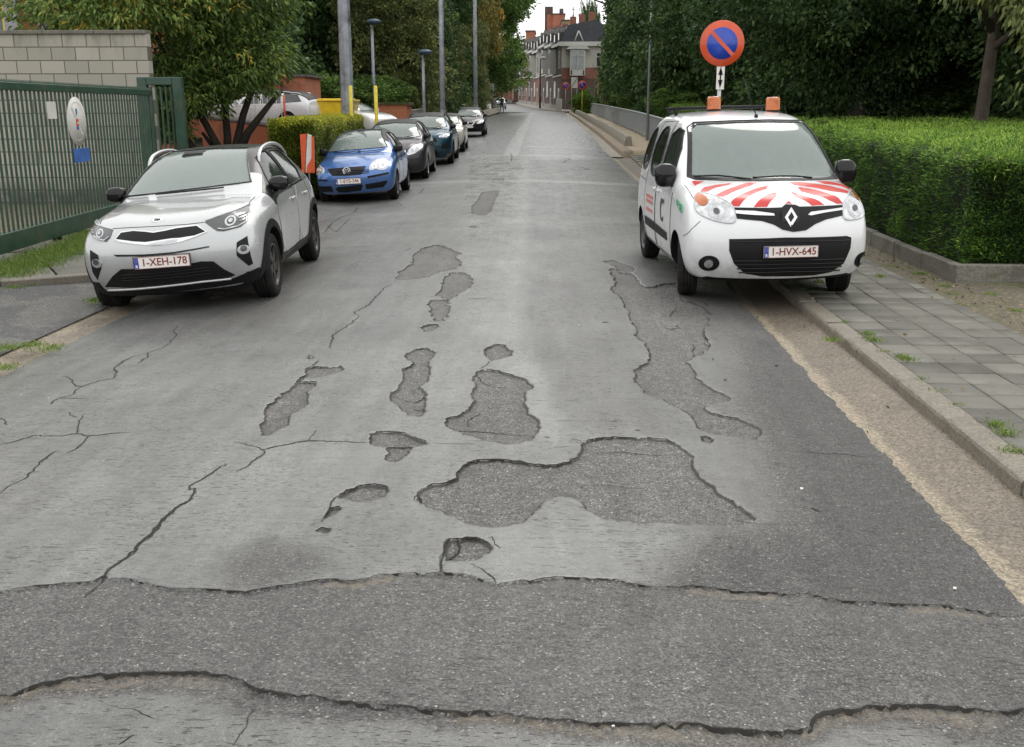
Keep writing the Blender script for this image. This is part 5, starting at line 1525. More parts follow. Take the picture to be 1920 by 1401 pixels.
def gen_car(label, body_mat, rot, contact, contact_local, L, W, H, hz, cz, cy, ry, rr, fo, wb, belt, ws, side, lamp=None, grille=None, lower=None, plate=None, rim=None, wr=.31, trim=None, roofm=None, rails=False, mirror_m=None, levels=3, snub=.2, tail=.35, name='parked_car', rimstyle=5, group=None, lampm=None, fog=None, glassm=None, plate_z=None, mirror_y=None, bot=.20):
    st = gen_stations(L, W, H, hz, cz, cy, ry, rr, fo, belt, snub, tail, bot)
    loc = place(contact_local, contact, rot)
    cr = {}
    ring_crease(4, 0, 6, .3, cr); long_crease(6, 4, 9, .15, cr); long_crease(0, 4, 9, .15, cr)
    mats = [body_mat, roofm or body_mat, M_BLACKPL]
    root, skin, bvh, Mi = start_vehicle(name, label, st, loc, rot, mats, lambda k, j: 2 if k == 'floor' or (trim and k == 'sill') else (1 if k == 'top' and 5 <= j <= 9 else 0), cr, levels, ridge=(1, 4, .015))
    root['category'] = 'car'
    if group: root['group'] = group
    if callable(ws): ws = ws(bvh, Mi)
    yr = fo + wb
    cut = arch_cut(fo, W / 2, wr + .045, wr + .01) + arch_cut(yr, W / 2, wr + .045, wr + .01)
    cut += [prism_cut('front', ws, cy - .05, ry + .35)] + [prism_cut('right', p, -2, 2) for p in side]
    finish_body(root, skin, [st[k] for k in (4, 5, 6, 7, 8, 9)], cut)
    patch(bvh, 'front', ws, -.004, .005, .06, 'windscreen', glassm or M_GLASS, root); surf_line(bvh, 'front', ws, True, .009, .001, 'windscreen_seal', M_SEAL, root)
    for s in ('right', 'left'):
        sg = 1 if s == 'right' else -1
        for p in side:
            patch(bvh, s, p, -.004, .005, .08, 'side_window', M_GLASS_SIDE, root); surf_line(bvh, s, p, True, .008, .001, 'window_seal', M_SEAL, root)
        x0 = fo + wr + .12; xm = x0 + (yr - wr - .1 - x0) * .52
        da = patch(bvh, s, [(x0, bot + .16), (xm - .01, bot + .16), (xm + .02, belt - .02), (x0 + .05, belt - .05)], .0025, .006, .08, 'door', body_mat, root)
        surf_line(bvh, s, [(x0, bot + .16), (xm - .005, bot + .16), (xm + .02, belt - .02), (x0 + .05, belt - .05)], True, .0045, 0, 'door_seam', M_SEAL, root)
        db = patch(bvh, s, [(xm + .01, bot + .16), (yr - wr - .10, bot + .17), (yr - wr * .4, .75), (yr + .05, belt - .02), (xm + .04, belt - .02)], .0025, .006, .08, 'door', body_mat, root)
        surf_line(bvh, s, [(xm + .01, bot + .16), (yr - wr - .10, bot + .17), (yr - wr * .4, .75), (yr + .05, belt - .02)], False, .0045, 0, 'door_seam', M_SEAL, root)
        for dd, yy in ((da, xm - .14), (db, yr - .12)):
            h, nr = cast(bvh, s, yy, belt - .12); mb = MB(); mb.box((h.x + sg * .016, yy, belt - .12), (.022, .15, .028), bev=.009); mb.build('handle', body_mat, dd)
        for yc in (fo, yr): wheel(root, sg * (W / 2 - .105), yc, wr, .195, sg, rim or M_RIMSILVER, rimstyle)
        wing_mirror(root, bvh, sg, mirror_y or cy + .36, cz + .05, mirror_m or body_mat, (.10, .06, .07), .0)
        if rails:
            mb = MB(); pts = []
            for (yy, dz) in ((ry + .1, -.02), (ry + .2, .045), (ry + .9, .055), (rr - .15, .04), (rr - .02, -.02)):
                h, nr = cast(bvh, 'top', sg * W * .31, yy); pts.append((sg * W * .315, yy, h.z + dz))
            mb.tube(pts, .02, 8); mb.build('roof_rail', M_SILVERTRIM if rails == 1 else M_BLACKPL, root)
        if trim:
            for yc in (fo, yr):
                ri, ro = wr + .04, wr + .10
                arc = [(yc + ro * math.cos(a), wr + ro * math.sin(a)) for a in np.linspace(-.3, PI + .3, 20)] + [(yc + ri * math.cos(a), wr + ri * math.sin(a)) for a in np.linspace(PI + .3, -.3, 20)]
                patch(bvh, s, [(a, max(b, bot + .015)) for a, b in arc], .012, .03, .06, 'wheel_arch_trim', M_BLACKPL, root)
    surf_line(bvh, 'top', [(-W * .40, .30), (-W * .43, .6), (-W * .43, cy)], False, .004, 0, 'bonnet_seam', M_SEAL, root); surf_line(bvh, 'top', [(W * .40, .30), (W * .43, .6), (W * .43, cy)], False, .004, 0, 'bonnet_seam', M_SEAL, root)
    if lamp:
        for q in (lamp, mirror2(lamp)):
            hl = patch(bvh, 'front', rounded(q, 1), .006, .02, .03, 'headlight', lampm or M_LAMPBASE, root)
            cx = sum(a for a, b in q) / len(q); cz_ = sum(b for a, b in q) / len(q)
            for k_, (dx, rr2) in enumerate(((.06 if cx > 0 else -.06, .062), (-.07 if cx > 0 else .07, .048))):
                patch(bvh, 'front', [(cx + dx + rr2 * math.cos(a), cz_ + rr2 * .9 * math.sin(a)) for a in np.linspace(0, 2 * PI, 16)[:-1]], .010, .01, .03, 'reflector_bowl', M_LAMPWHITE, hl)
    if grille:
        g = patch(bvh, 'front', grille, .008, .015, .03, 'grille', M_BLACKPL, root)
        zs = [b for a, b in grille]; xs = [a for a, b in grille]
        n = 3
        for k in range(n):
            z = min(zs) + (max(zs) - min(zs)) * (k + 1) / (n + 1)
            surf_line(bvh, 'front', [(min(xs) * .8, z), (0, z), (max(xs) * .8, z)], False, .005, .010, 'grille_bar', M_GLOSSBLK, g)
    if lower:
        for q in lower: patch(bvh, 'front', q, .006, .015, .03, 'lower_intake', M_BLACKPL, root)
    if plate:
        z = plate_z or .45; h, nr = cast(bvh, 'front', 0, z); number_plate(root, 0, h.y - .02, z, plate)
    wiper(root, bvh, [(-.55, cz + .06), (-.2, cz + .05), (.05, cz + .075)]); wiper(root, bvh, [(.0, cz + .05), (.3, cz + .05), (.55, cz + .08)])
    mb = MB(); mb.box((0, cy + .5, cz - .10), (W * .78, .5, .12), bev=.05); mb.build('dashboard', M_INT, root)
    seats(root, W * .86, cy + 1.05, cy + 1.9, .58 if H > 1.55 else .40, .36, cy + .72, cz)
    return root, bvh, Mi

# --- blue hatchback
M_BLUE = paint('blue_metallic_paint', (.06, .165, .45), .3, .3)
gB = G(741, 373)
Q = lambda pts: crop(560, 180, 5.05, pts)
POLO_W = Vector((gB[0] - .02, gB[1], float(road_z(*gB)) - .005))
root, bvh, Mi = gen_car('bright blue hatchback with round twin headlights, parked behind the white crossover', M_BLUE, (0, -R(3.2), R(2.5)), POLO_W, (.72, .80, 0),
    3.92, 1.66, 1.475, .74, .96, 1.05, 1.82, 3.35, .80, 2.46, .90,
    lambda b, m: pxl(b, m, Q([(198, 532), (245, 410), (300, 305), (420, 292), (600, 285), (790, 290), (842, 482), (700, 495), (450, 515)]), 'front'),
    [[(1.50, .93), (2.20, .95), (2.18, 1.38), (1.98, 1.37), (1.72, 1.24)], [(2.28, .95), (3.0, .97), (3.2, 1.06), (3.0, 1.32), (2.28, 1.38)]],
    rim=M_STEEL, wr=.30, mirror_m=M_BLACKPL, group='cars parked along the left side', rimstyle=8)
P = lambda pts, view='front': pxl(bvh, Mi, Q(pts), view)
for out, cs in (([(665, 705), (672, 660), (700, 625), (750, 600), (800, 590), (835, 598), (850, 640), (845, 680), (820, 700), (770, 705), (730, 690), (700, 705)], ((798, 648, .085), (715, 668, .058))),
                ([(113, 680), (125, 650), (160, 648), (215, 670), (245, 690), (246, 735), (200, 735), (150, 755), (120, 735)], ((150, 700, .08), (210, 708, .052)))):
    hl = patch(bvh, 'front', rounded(P(out), 1), .008, .02, .025, 'headlight', M_LAMPWHITE, root)
    for (a, b, r) in cs:
        c = P([(a, b)])[0]
        for f_, o_, m_ in ((1, .012, M_CHROME), (.85, .015, M_LAMPBASE), (.4, .02, M_LAMPWHITE)):
            patch(bvh, 'front', [(c[0] + f_ * r * math.cos(t), c[1] + f_ * r * math.sin(t)) for t in np.linspace(0, 2 * PI, 18)[:-1]], o_, .008, .02, 'reflector_bowl', m_, hl)
gq = P([(275, 695), (420, 680), (637, 665), (615, 715), (590, 745), (450, 757), (320, 757), (295, 730)])
patch(bvh, 'front', gq, .008, .02, .03, 'grille', M_BLACKPL, root)
for dz in (.03, .06, .09):
    z0 = min(b for a, b in gq) + dz; surf_line(bvh, 'front', [(-.33, z0), (0, z0 + .004), (.33, z0)], False, .006, .012, 'grille_bar', M_GLOSSBLK, root)
for q in ([(350, 880), (365, 865), (598, 838), (608, 850), (590, 895), (450, 912), (380, 912)], [(630, 838), (835, 800), (838, 820), (800, 862), (640, 882)], [(165, 855), (310, 855), (330, 905), (190, 908)]):
    lo = patch(bvh, 'front', P(q), .006, .02, .03, 'lower_intake', M_BLACKPL, root)
for q in ([(650, 760), (850, 722), (852, 742), (655, 778)], [(150, 790), (275, 793), (272, 808), (150, 802)]): patch(bvh, 'front', P(q), .012, .02, .03, 'bumper_strip', M_BLACKPL, root)
c = P([(455, 712)])[0]; h, nr = cast(bvh, 'front', *c); MM = front_mat(c[0], h.y - .014, c[1], .15)
mb = MB(); mb.lathe([(.078, 0), (.080, .014), (.070, .016), (.068, .008), (0, .008)], 28, MM); bd = mb.build('badge', M_CHROME, root)
mb = MB()
for pl_ in ([(-.035, .058), (-.012, .012), (0, .032), (.012, .012), (.035, .058)], [(-.058, .030), (-.028, -.050), (0, .002), (.028, -.050), (.058, .030)]):
    mb.tube([MM @ Vector((a, b, .014)) for a, b in pl_], .0065, 5)
mb.build('badge_letters', M_WHITEMARK, bd)
mb = MB(); mb.lathe([(0, .009), (.066, .009), (.066, .0105), (0, .0105)], 24, MM); mb.build('badge_field', M_LETBLK, bd)
c = P([(470, 808)])[0]; h, nr = cast(bvh, 'front', *c); number_plate(root, c[0], h.y - .02, c[1], '1-EYE-346', .04)
lh = mirror2([(0, 0)])

# --- dark grey people carrier behind it
M_GREY = paint('dark_grey_metallic', (.045, .044, .050), .4, .3)
gC = G(799, 334)
gen_car('dark grey people carrier with silver headlights, parked behind the blue hatchback', M_GREY, (0, -R(2.5), R(2.5)), Vector((gC[0] - .03, gC[1], float(road_z(*gC)))), (.80, .93, 0),
    4.37, 1.84, 1.60, .84, 1.05, .98, 1.90, 3.8, .93, 2.65, .98,
    [(-.72, 1.12), (-.56, 1.46), (0, 1.50), (.56, 1.46), (.72, 1.12), (.4, 1.08), (0, 1.07), (-.4, 1.08)],
    [[(1.52, 1.02), (2.36, 1.03), (2.34, 1.50), (2.05, 1.50), (1.78, 1.34)], [(2.45, 1.04), (3.25, 1.06), (3.22, 1.46), (2.45, 1.51)], [(3.35, 1.08), (3.75, 1.14), (3.6, 1.38), (3.33, 1.44)]],
    lamp=[(.40, .66), (.50, .84), (.66, .92), (.83, .93), (.80, .80), (.60, .68)], grille=[(-.36, .62), (-.34, .70), (.34, .70), (.36, .62)],
    lower=[[(-.5, .28), (-.42, .48), (.42, .48), (.5, .28)]], plate='1-CMX-204' if 0 else None, rim=M_RIMSILVER, wr=.325, group='cars parked along the left side', rimstyle=7)
# --- teal blue crossover
M_TEAL = paint('dark_teal_metallic', (.012, .055, .085), .4, .25)
dv = lambda u, v: (lambda g: Vector((g[0], g[1], float(road_z(*g)))))(G(u, v))
gen_car('dark teal crossover with roof rails, third car in the row at the left', M_TEAL, (0, -R(2), R(2.0)), dv(845, 306.5), (.80, .90, 0),
    4.50, 1.84, 1.66, .93, 1.10, 1.12, 2.0, 3.9, .90, 2.73, 1.06,
    [(-.71, 1.18), (-.57, 1.50), (0, 1.54), (.57, 1.50), (.71, 1.18), (.4, 1.14), (0, 1.13), (-.4, 1.14)],
    [[(1.66, 1.10), (2.42, 1.11), (2.40, 1.53), (2.12, 1.53), (1.88, 1.40)], [(2.50, 1.11), (3.35, 1.13), (3.5, 1.22), (3.3, 1.50), (2.50, 1.54)]],
    lamp=[(.50, .86), (.52, .92), (.82, .97), (.84, .90), (.66, .85)], grille=[(-.45, .72), (-.42, .86), (.42, .86), (.45, .72)],
    lower=[[(-.5, .30), (-.42, .48), (.42, .48), (.5, .30)], [(.58, .50), (.60, .66), (.80, .68), (.78, .52)]], rim=M_RIMDARK, wr=.345, rails=2, trim=True, group='cars parked along the left side', mirror_m=M_GLOSSBLK)
# --- cream small car
M_CREAM = paint('cream_paint', (.66, .65, .54), .0, .3)
gen_car('small cream white car half hidden behind the teal crossover', M_CREAM, (0, -R(1), R(2.0)), dv(868, 284.5), (.72, .68, 0),
    3.57, 1.63, 1.48, .86, 1.0, .80, 1.55, 2.95, .68, 2.30, .95,
    [(-.62, 1.06), (-.49, 1.34), (0, 1.38), (.49, 1.34), (.62, 1.06), (.3, 1.03), (0, 1.02), (-.3, 1.03)],
    [[(1.28, 1.0), (2.15, 1.0), (2.12, 1.36), (1.8, 1.37), (1.52, 1.25)], [(2.25, 1.01), (2.85, 1.08), (2.7, 1.28), (2.25, 1.36)]],
    lamp=[(.46, .62), (.44, .74), (.52, .82), (.64, .80), (.66, .68), (.56, .60)], rim=M_RIMSILVER, wr=.29, mirror_m=M_BLACKPL, group='cars parked along the left side', snub=.26)
# --- black hatchback further up, facing this way
M_BLACK = paint('black_paint', (.008, .008, .011), .0, .25)
rt = gen_car('black hatchback with trapezoid chrome grille, furthest car in the row', M_BLACK, (0, -R(.5), R(1.5)), Vector((at(907, 251, 54)[0], 54.0, float(prof(54)) - .05)), (.76, .84, 0),
    4.05, 1.70, 1.45, .72, .95, 1.10, 1.85, 3.4, .84, 2.47, .90,
    [(-.66, 1.01), (-.52, 1.31), (0, 1.35), (.52, 1.31), (.66, 1.01), (.35, .98), (0, .97), (-.35, .98)],
    [[(1.58, .95), (2.25, .96), (2.22, 1.36), (2.0, 1.35), (1.78, 1.23)], [(2.33, .96), (3.0, .98), (3.1, 1.06), (2.95, 1.31), (2.33, 1.36)]],
    lamp=[(.42, .60), (.50, .70), (.74, .80), (.80, .74), (.62, .62)], lower=[[(-.5, .26), (-.45, .38), (.45, .38), (.5, .26)]], wr=.305, group='cars parked along the left side')
root, bvh, Mi = rt
patch(bvh, 'front', [(-.36, .70), (-.22, .54), (.22, .54), (.36, .70)], .012, .015, .03, 'grille_surround', M_CHROME, root)
g_ = patch(bvh, 'front', [(-.31, .685), (-.20, .56), (.20, .56), (.31, .685)], .016, .015, .03, 'grille', M_BLACKPL, root)
h, nr = cast(bvh, 'front', 0, .63); mb = MB(); mb.lathe([(0, 0), (.055, 0), (.055, .01), (0, .01)], 16, front_mat(0, h.y - .02, .63)); mb.build('badge', M_CHROME, g_)
h, nr = cast(bvh, 'front', 0, .46); number_plate(root, 0, h.y - .02, .46, '', .03)
# --- white estate on the ramp behind the wall, nose to the left
M_WHITE2 = paint('white_estate_paint', (.70, .71, .72), .0, .3)
gen_car('white estate car with black roof rails, parked on the ramp behind the orange wall', M_WHITE2, (0, R(1.5), -R(97)), Vector((-12.9, 40.3, 1.02)), (.75, .90, 0),
    4.65, 1.82, 1.47, .76, .96, 1.20, 1.98, 4.15, .90, 2.69, .92,
    [(-.70, 1.02), (-.56, 1.32), (0, 1.36), (.56, 1.32), (.70, 1.02), (.4, .99), (0, .98), (-.4, .99)],
    [[(1.70, .97), (2.48, .98), (2.46, 1.37), (2.16, 1.37), (1.92, 1.24)], [(2.55, .98), (3.35, .99), (3.30, 1.37), (2.55, 1.38)], [(3.43, 1.0), (4.15, 1.05), (3.95, 1.28), (3.42, 1.36)]],
    lamp=[(.45, .62), (.50, .72), (.80, .78), (.78, .68)], grille=[(-.4, .60), (-.4, .72), (.4, .72), (.4, .60)], wr=.325, rails=1, tail=.25)
# --- white van / pick-up roof behind the hedge, nose to the right
gen_car('white car showing roof and windscreen above the clipped hedge', M_WHITE2, (0, 0, R(60)), Vector((-7.35, 42.2, .56)), (0, .92, 0),
    4.6, 1.85, 1.62, .90, 1.10, 1.10, 2.1, 4.1, .92, 2.75, 1.04,
    [(-.72, 1.16), (-.58, 1.46), (0, 1.50), (.58, 1.46), (.72, 1.16), (.4, 1.13), (0, 1.12), (-.4, 1.13)],
    [[(1.66, 1.08), (2.45, 1.09), (2.42, 1.52), (2.15, 1.51), (1.9, 1.38)], [(2.55, 1.09), (3.35, 1.10), (3.30, 1.51), (2.55, 1.52)], [(3.43, 1.11), (4.05, 1.14), (3.9, 1.42), (3.42, 1.50)]], wr=.33)
# ------------------------------------------------------------------ left side: gate, wall, pavement, ramp, posts
M_GREEN = mat('green_gate_paint', (.022, .060, .038), .45, var=.25, vscale=4, dirt=(.07, .085, .05), dscale=3, coat=.2)
LZ = lambda x, y: -.04
# pavement slabs beyond the driveway, up to the gate
def left_pave():
    r = random.Random(4); V = []; F = []; T = []
    a = Vector(kl0); b = Vector(kl1); d = (b - a).normalized(); nrm = Vector((-d.y, d.x))
    if nrm.y < 0: nrm = -nrm
    for i in range(-8, 9):
        for j in range(0, 7):
            w = .6; hgt = .6
            cx = a + d * (i * w + w / 2 + r.uniform(-.01, .01)) + nrm * (.16 + j * hgt + hgt / 2)
            if cx.x > drv(cx.y) - .25: continue
            z = .0 + r.uniform(-.008, .008); bidx = len(V)
            for (px, py, dz) in [(-.29, -.29, -.01), (.29, -.29, -.01), (.29, .29, -.01), (-.29, .29, -.01), (-.28, -.28, 0), (.28, -.28, 0), (.28, .28, 0), (-.28, .28, 0)]:
                q = cx + d * px + nrm * py; V.append((q.x, q.y, z + dz + r.uniform(-.002, .002)))
            F += [(bidx + 4, bidx + 5, bidx + 6, bidx + 7)] + [(bidx + k, bidx + (k + 1) % 4, bidx + 4 + (k + 1) % 4, bidx + 4 + k) for k in range(4)]
            T += [.35 + .65 * r.random()] * 8
    me = np_mesh('pavement_left', np.array(V), np.array(F)); at_ = me.attributes.new('tone', 'FLOAT', 'POINT'); at_.data.foreach_set('value', np.array(T, np.float32))
    tag(mkobj('pavement_left', me, None, M_SLAB), kind='structure')
    mb = MB()
    for i in range(-6, 6):
        c = a + d * (i * 1.0 + .5) + nrm * .07
        if c.x > drv(c.y) - .3: continue
        mb.box((c.x, c.y, -.055), (.985, .15, .14), rz=math.atan2(d.y, d.x), bev=.012)
    tag(mb.build('kerb_left', M_KERB), kind='structure')
left_pave()
# bare earth between pavement and the gate, and the yard behind it
def earth_left():
    n = 40; xs = np.linspace(-60, -3.6, n); ys = np.concatenate([np.linspace(6, 24, 60), np.linspace(25, 60, 20)])
    V = []
    for y in ys:
        for k in range(n):
            x0 = LX(y) - .37; x = x0 - (k / (n - 1)) ** 2 * 50; yk = kl0[1] + (kl1[1] - kl0[1]) * (x - kl0[0]) / (kl1[0] - kl0[0]) + .05; yo = y; y = max(y, yk)
            V.append((x, y, float(prof(y)) - .045 + .03 * (float(vnoise(np.array(x), np.array(y), 1.1, 5)) - .5) - (.05 if x > x0 - .05 else 0))); y = yo
    me = np_mesh('earth_left', np.array(V), grid_faces(len(ys), n), True); tag(mkobj('earth_left', me, None, M_DIRT), kind='structure')
earth_left()

# sliding gate
P0 = Vector((-6.62, 9.0)); P1 = Vector((-7.28, 18.7)); gd = (P1 - P0).normalized(); GL = (P1 - P0).length
gate = empty('sliding_gate', (P0.x, P0.y, 0), (0, 0, math.atan2(gd.y, gd.x))); tag(gate, 'long green steel bar gate with a toothed top rail, in front of the block wall', 'gate')
mb = MB(); mb.box((GL / 2, 0, 2.09), (GL, .075, .10), bev=.008); mb.build('top_rail', M_GREEN, gate)
mb = MB(); mb.box((GL / 2, 0, .19), (GL, .09, .24), bev=.008); mb.build('bottom_rail', M_GREEN, gate)
nb_ = int(GL / .135)
for k in range(min(nb_, 99)):
    mb = MB(); mb.box((.08 + k * (GL - .16) / (nb_ - 1), 0, 1.175), (.018, .026, 1.74)); mb.build('bar', M_GREEN, gate)
mb = MB()
x = .02
while x < GL:
    b = len(mb.v); mb.v += [(x - .018, -.004, 2.138), (x + .018, -.004, 2.138), (x, -.004, 2.178), (x - .018, .004, 2.138), (x + .018, .004, 2.138), (x, .004, 2.178)]
    for f in ((0, 1, 2), (3, 5, 4), (0, 3, 4, 1), (1, 4, 5, 2), (2, 5, 3, 0)): mb.f.append([b + i for i in f]); mb.sm.append(False); mb.mi.append(0)
    x += .045
tag(mb.build('tooth_strip', M_GREEN, gate), kind=None)
for xx in (1.6, 5.0, 8.8):
    mb = MB(); mb.box((xx, 0, .045), (.22, .05, .06), bev=.01); mb.build('roller', M_BLACKPL, gate)
# guide frame at the far end
fr = empty('gate_guide_frame', (-7.2, 19.1, 0), (0, 0, R(4))); tag(fr, 'green box section frame that catches the end of the gate, by the cherry tree', 'gate post')
for x in (-.36, .28):
    mb = MB(); mb.box((x, 0, 1.16), (.17, .17, 2.42), bev=.01); mb.build('post', M_GREEN, fr)
mb = MB(); mb.box((-.04, 0, 2.30), (.47, .16, .14), bev=.01); mb.build('header', M_GREEN, fr)
for k in range(5):
    mb = MB(); mb.box((-.22 + k * .09, 0, 1.1), (.03, .05, 2.2)); mb.build('bar', M_GREEN, fr)
# things fixed on the gate
def on_gate(u, v, off=-.05):
    # position along the gate where the photo ray crosses its plane
    d = ray(u, v); n = Vector((-gd.y, gd.x)); t = (P0.dot(n)) / (d[0] * n.x + d[1] * n.y)
    p = Vector((d[0] * t, d[1] * t)); return (p - P0).dot(gd), CAM_Z + d[2] * t
M_FADED = mat('faded_sign_white', (.62, .61, .57), .5, var=.08, vscale=3); M_FADEBLUE = mat('faded_sign_blue', (.045, .13, .40), .45, var=.3, vscale=5)
M_SIGNRED = mat('sign_red', (.62, .075, .02), .4, coat=.4); M_SIGNBLUE = mat('sign_blue', (.012, .055, .42), .38, coat=.4); M_SIGNBACK = mat('sign_aluminium', (.45, .46, .47), .4, metal=.7)
x, z = on_gate(93, 207)
Mg = Matrix.Translation((0, 0, 0))
gm = Matrix.Translation((P0.x, P0.y, 0)) @ Matrix.Rotation(math.atan2(gd.y, gd.x), 4, 'Z')
# the street side of the gate is its local -y ... towards +x world
fs = -1 if (gm.to_3x3() @ Vector((0, -1, 0))).x > 0 else 1
def gate_disc(u, v, r, name, label, cat):
    x, z = on_gate(u, v); M = gm @ Matrix.Translation((x, fs * .03, z)) @ Matrix.Rotation(PI / 2, 4, 'X')
    return x, z, M
x, z, M = gate_disc(140, 228, .35, '', '', '')
dsc = empty('parking_sign', M.translation); tag(dsc, 'bleached round no parking disc fixed on the green gate', 'sign')
ML = Matrix.Translation(-M.translation) @ M
mb = MB(); mb.lathe([(0, .0), (.35, .0), (.35, .006), (0, .006)], 40, ML); mb.build('disc', M_FADED, dsc)
mb = MB(); mb.lathe([(.27, .006), (.275, .0085), (.28, .006)], 40, ML); mb.build('ring', mat('faded_grey', (.50, .50, .49), .5), dsc)
mb = MB(); mb.box((0, 0, .0075), (.50, .05, .002), rz=R(-50 if fs < 0 else -50), M=ML); mb.build('slash', mat('faded_grey2', (.55, .55, .54), .5), dsc)
mb = MB(); mb.prism([(-.03, .17), (.0, .19), (.03, .17), (.03, .12), (.0, .08), (-.02, .12)], .006, .009, ML); mb.build('blue_remnant', M_FADEBLUE, dsc)
mb = MB(); mb.box((.0, -.04, .009), (.09, .15, .002), M=ML); st_ = mb.build('sticker', M_SIGNRED, dsc)
mb = MB(); mb.box((.0, -.09, .011), (.08, .045, .002), M=ML); mb.build('sticker_print', M_FADEBLUE, st_)
mb = MB(); mb.box((.01, -.02, .011), (.05, .03, .002), M=ML); mb.build('sticker_print', M_FADED, st_)
x, z = on_gate(150, 291); M = gm @ Matrix.Translation((x, fs * .03, z)) @ Matrix.Rotation(PI / 2, 4, 'X')
mb = MB(); mb.box((0, 0, 0), (.60, .20, .006), bev=.002); o = mb.build('sign_plate', M_FADEBLUE); o.matrix_world = M; tag(o, 'blue rectangular plate below the bleached disc on the gate', 'sign')
x, z = on_gate(93, 207); M = gm @ Matrix.Translation((x, fs * .03, z)) @ Matrix.Rotation(PI / 2, 4, 'X')
mb = MB(); mb.box((0, 0, 0), (.30, .23, .006), bev=.002); o = mb.build('notice', M_FADED); o.matrix_world = M; tag(o, 'small whitish notice plate at the upper left of the gate', 'sign')

# concrete block wall
def block_mat():
    n = NT('concrete_blocks'); c = n.coord('Object')
    # object coordinates: x along the wall, z up -> brick texture in xz
    sp = n.n('ShaderNodeSeparateXYZ'); n.l(c, sp.inputs[0]); cb = n.n('ShaderNodeCombineXYZ'); n.l(sp.outputs[0], cb.inputs[0]); n.l(sp.outputs[2], cb.inputs[1])
    br = n.n('ShaderNodeTexBrick'); br.inputs['Scale'].default_value = 1; br.inputs['Brick Width'].default_value = .47; br.inputs['Row Height'].default_value = .246
    br.inputs['Mortar Size'].default_value = .011; br.inputs['Mortar Smooth'].default_value = .3; br.inputs['Bias'].default_value = 0
    br.inputs['Color1'].default_value = (.43, .405, .345, 1); br.inputs['Color2'].default_value = (.325, .31, .265, 1); br.inputs['Mortar'].default_value = (.13, .12, .10, 1)
    n.l(cb.outputs[0], br.inputs['Vector'])
    b = n.mix(.45, br.outputs['Color'], n.mix(1, br.outputs['Color'], n.ramp(n.noise(c, 55, 5, .75), [(.3, .55), (.7, 1.4)]), 'MULTIPLY'))
    # streaks under the cap, dirt at the foot
    st = n.mrange(n.noise(n.coord('Object', (1.6, 1, .35)), 2.2, 6, .7), .45, .68)
    top = n.math('MULTIPLY', n.mrange(sp.outputs[2], 2.6, 3.3), st)
    b = n.mix(n.math('MULTIPLY', top, .6), b, (.12, .11, .085))
    foot = n.math('MULTIPLY', n.mrange(sp.outputs[2], .55, .12), n.mrange(n.noise(c, 2.5, 5), .2, .55))
    b = n.mix(n.math('MULTIPLY', foot, .85), b, (.06, .055, .05))
    n.set(Base_Color=b, Roughness=.9, Normal=n.bump(n.math('ADD', n.math('MULTIPLY', br.outputs['Fac'], -1.2), n.math('MULTIPLY', n.noise(c, 90, 3), .4)), .6, .008)); return n.m
WY = 20.0
xr_ = at(278, 110, WY)[0]; ztop = at(150, 64, WY)[1]
bw = empty('block_wall', (xr_, WY, 0)); tag(bw, 'beige concrete block wall with a flat grey coping, behind the green gate', 'wall')
mb = MB(); mb.box((-7.5, .10, ztop / 2 - .15), (15, .20, ztop + .3)); mb.build('wall_face', block_mat(), bw)
mb = MB()
for k in range(15): mb.box((-.5 - k, .10, ztop + .035), (.992, .30, .07), bev=.008)
mb.build('coping', concrete_mat('coping_concrete', (.20, .19, .16), (.12, .115, .09), (.14, .15, .04), .5), bw)

# building corner top left
M_REDWALL = mat('red_render', (.34, .105, .065), .85, var=.1, bump=.3, bscale=60)
M_GREYPIL = mat('grey_pilaster', (.33, .34, .36), .7); M_YELLOWF = mat('yellow_frame', (.72, .56, .06), .4); M_WINDARK = mat('window_dark', (.03, .04, .045), .12, coat=1)
BY = 27.0
bx = lambda u: at(u, 30, BY)[0]
bl = empty('red_building', (bx(0), BY, 0)); tag(bl, 'red rendered building with grey pilasters and a yellow window frame, above the block wall', 'building')
X0 = bx(0)
mb = MB(); mb.box(((bx(92) - X0 - 12) / 2, 4, 4), (bx(92) - X0 + 12, 8, 8)); wl = mb.build('wall', M_REDWALL, bl)
mb = MB(); mb.box((bx(25) - X0, -.06, 4), (bx(36) - bx(12), .22, 8)); mb.build('pilaster', M_GREYPIL, bl)
mb = MB(); mb.box((bx(82) - X0, -.06, 4), (.16, .22, 8)); mb.build('pilaster', M_GREYPIL, bl)
mb = MB(); mb.box((bx(-22) - X0, .02, 4.4), (bx(6) - bx(-50), .10, 2.6)); wf = mb.build('window', M_WINDARK, bl)
mb = MB()
for (cx, cz_, w, h) in ((bx(10) - X0, 4.4, .09, 2.7), (bx(-22) - X0, at(5, 14, BY)[1], bx(10) - bx(-50), .09), (bx(-22) - X0, 3.1, bx(10) - bx(-50), .1), (bx(-52) - X0, 4.4, .09, 2.7), (bx(-22) - X0, 5.7, bx(10) - bx(-50), .1)): mb.box((cx, -.05, cz_), (w, .08, h))
mb.build('frame', M_YELLOWF, wf)

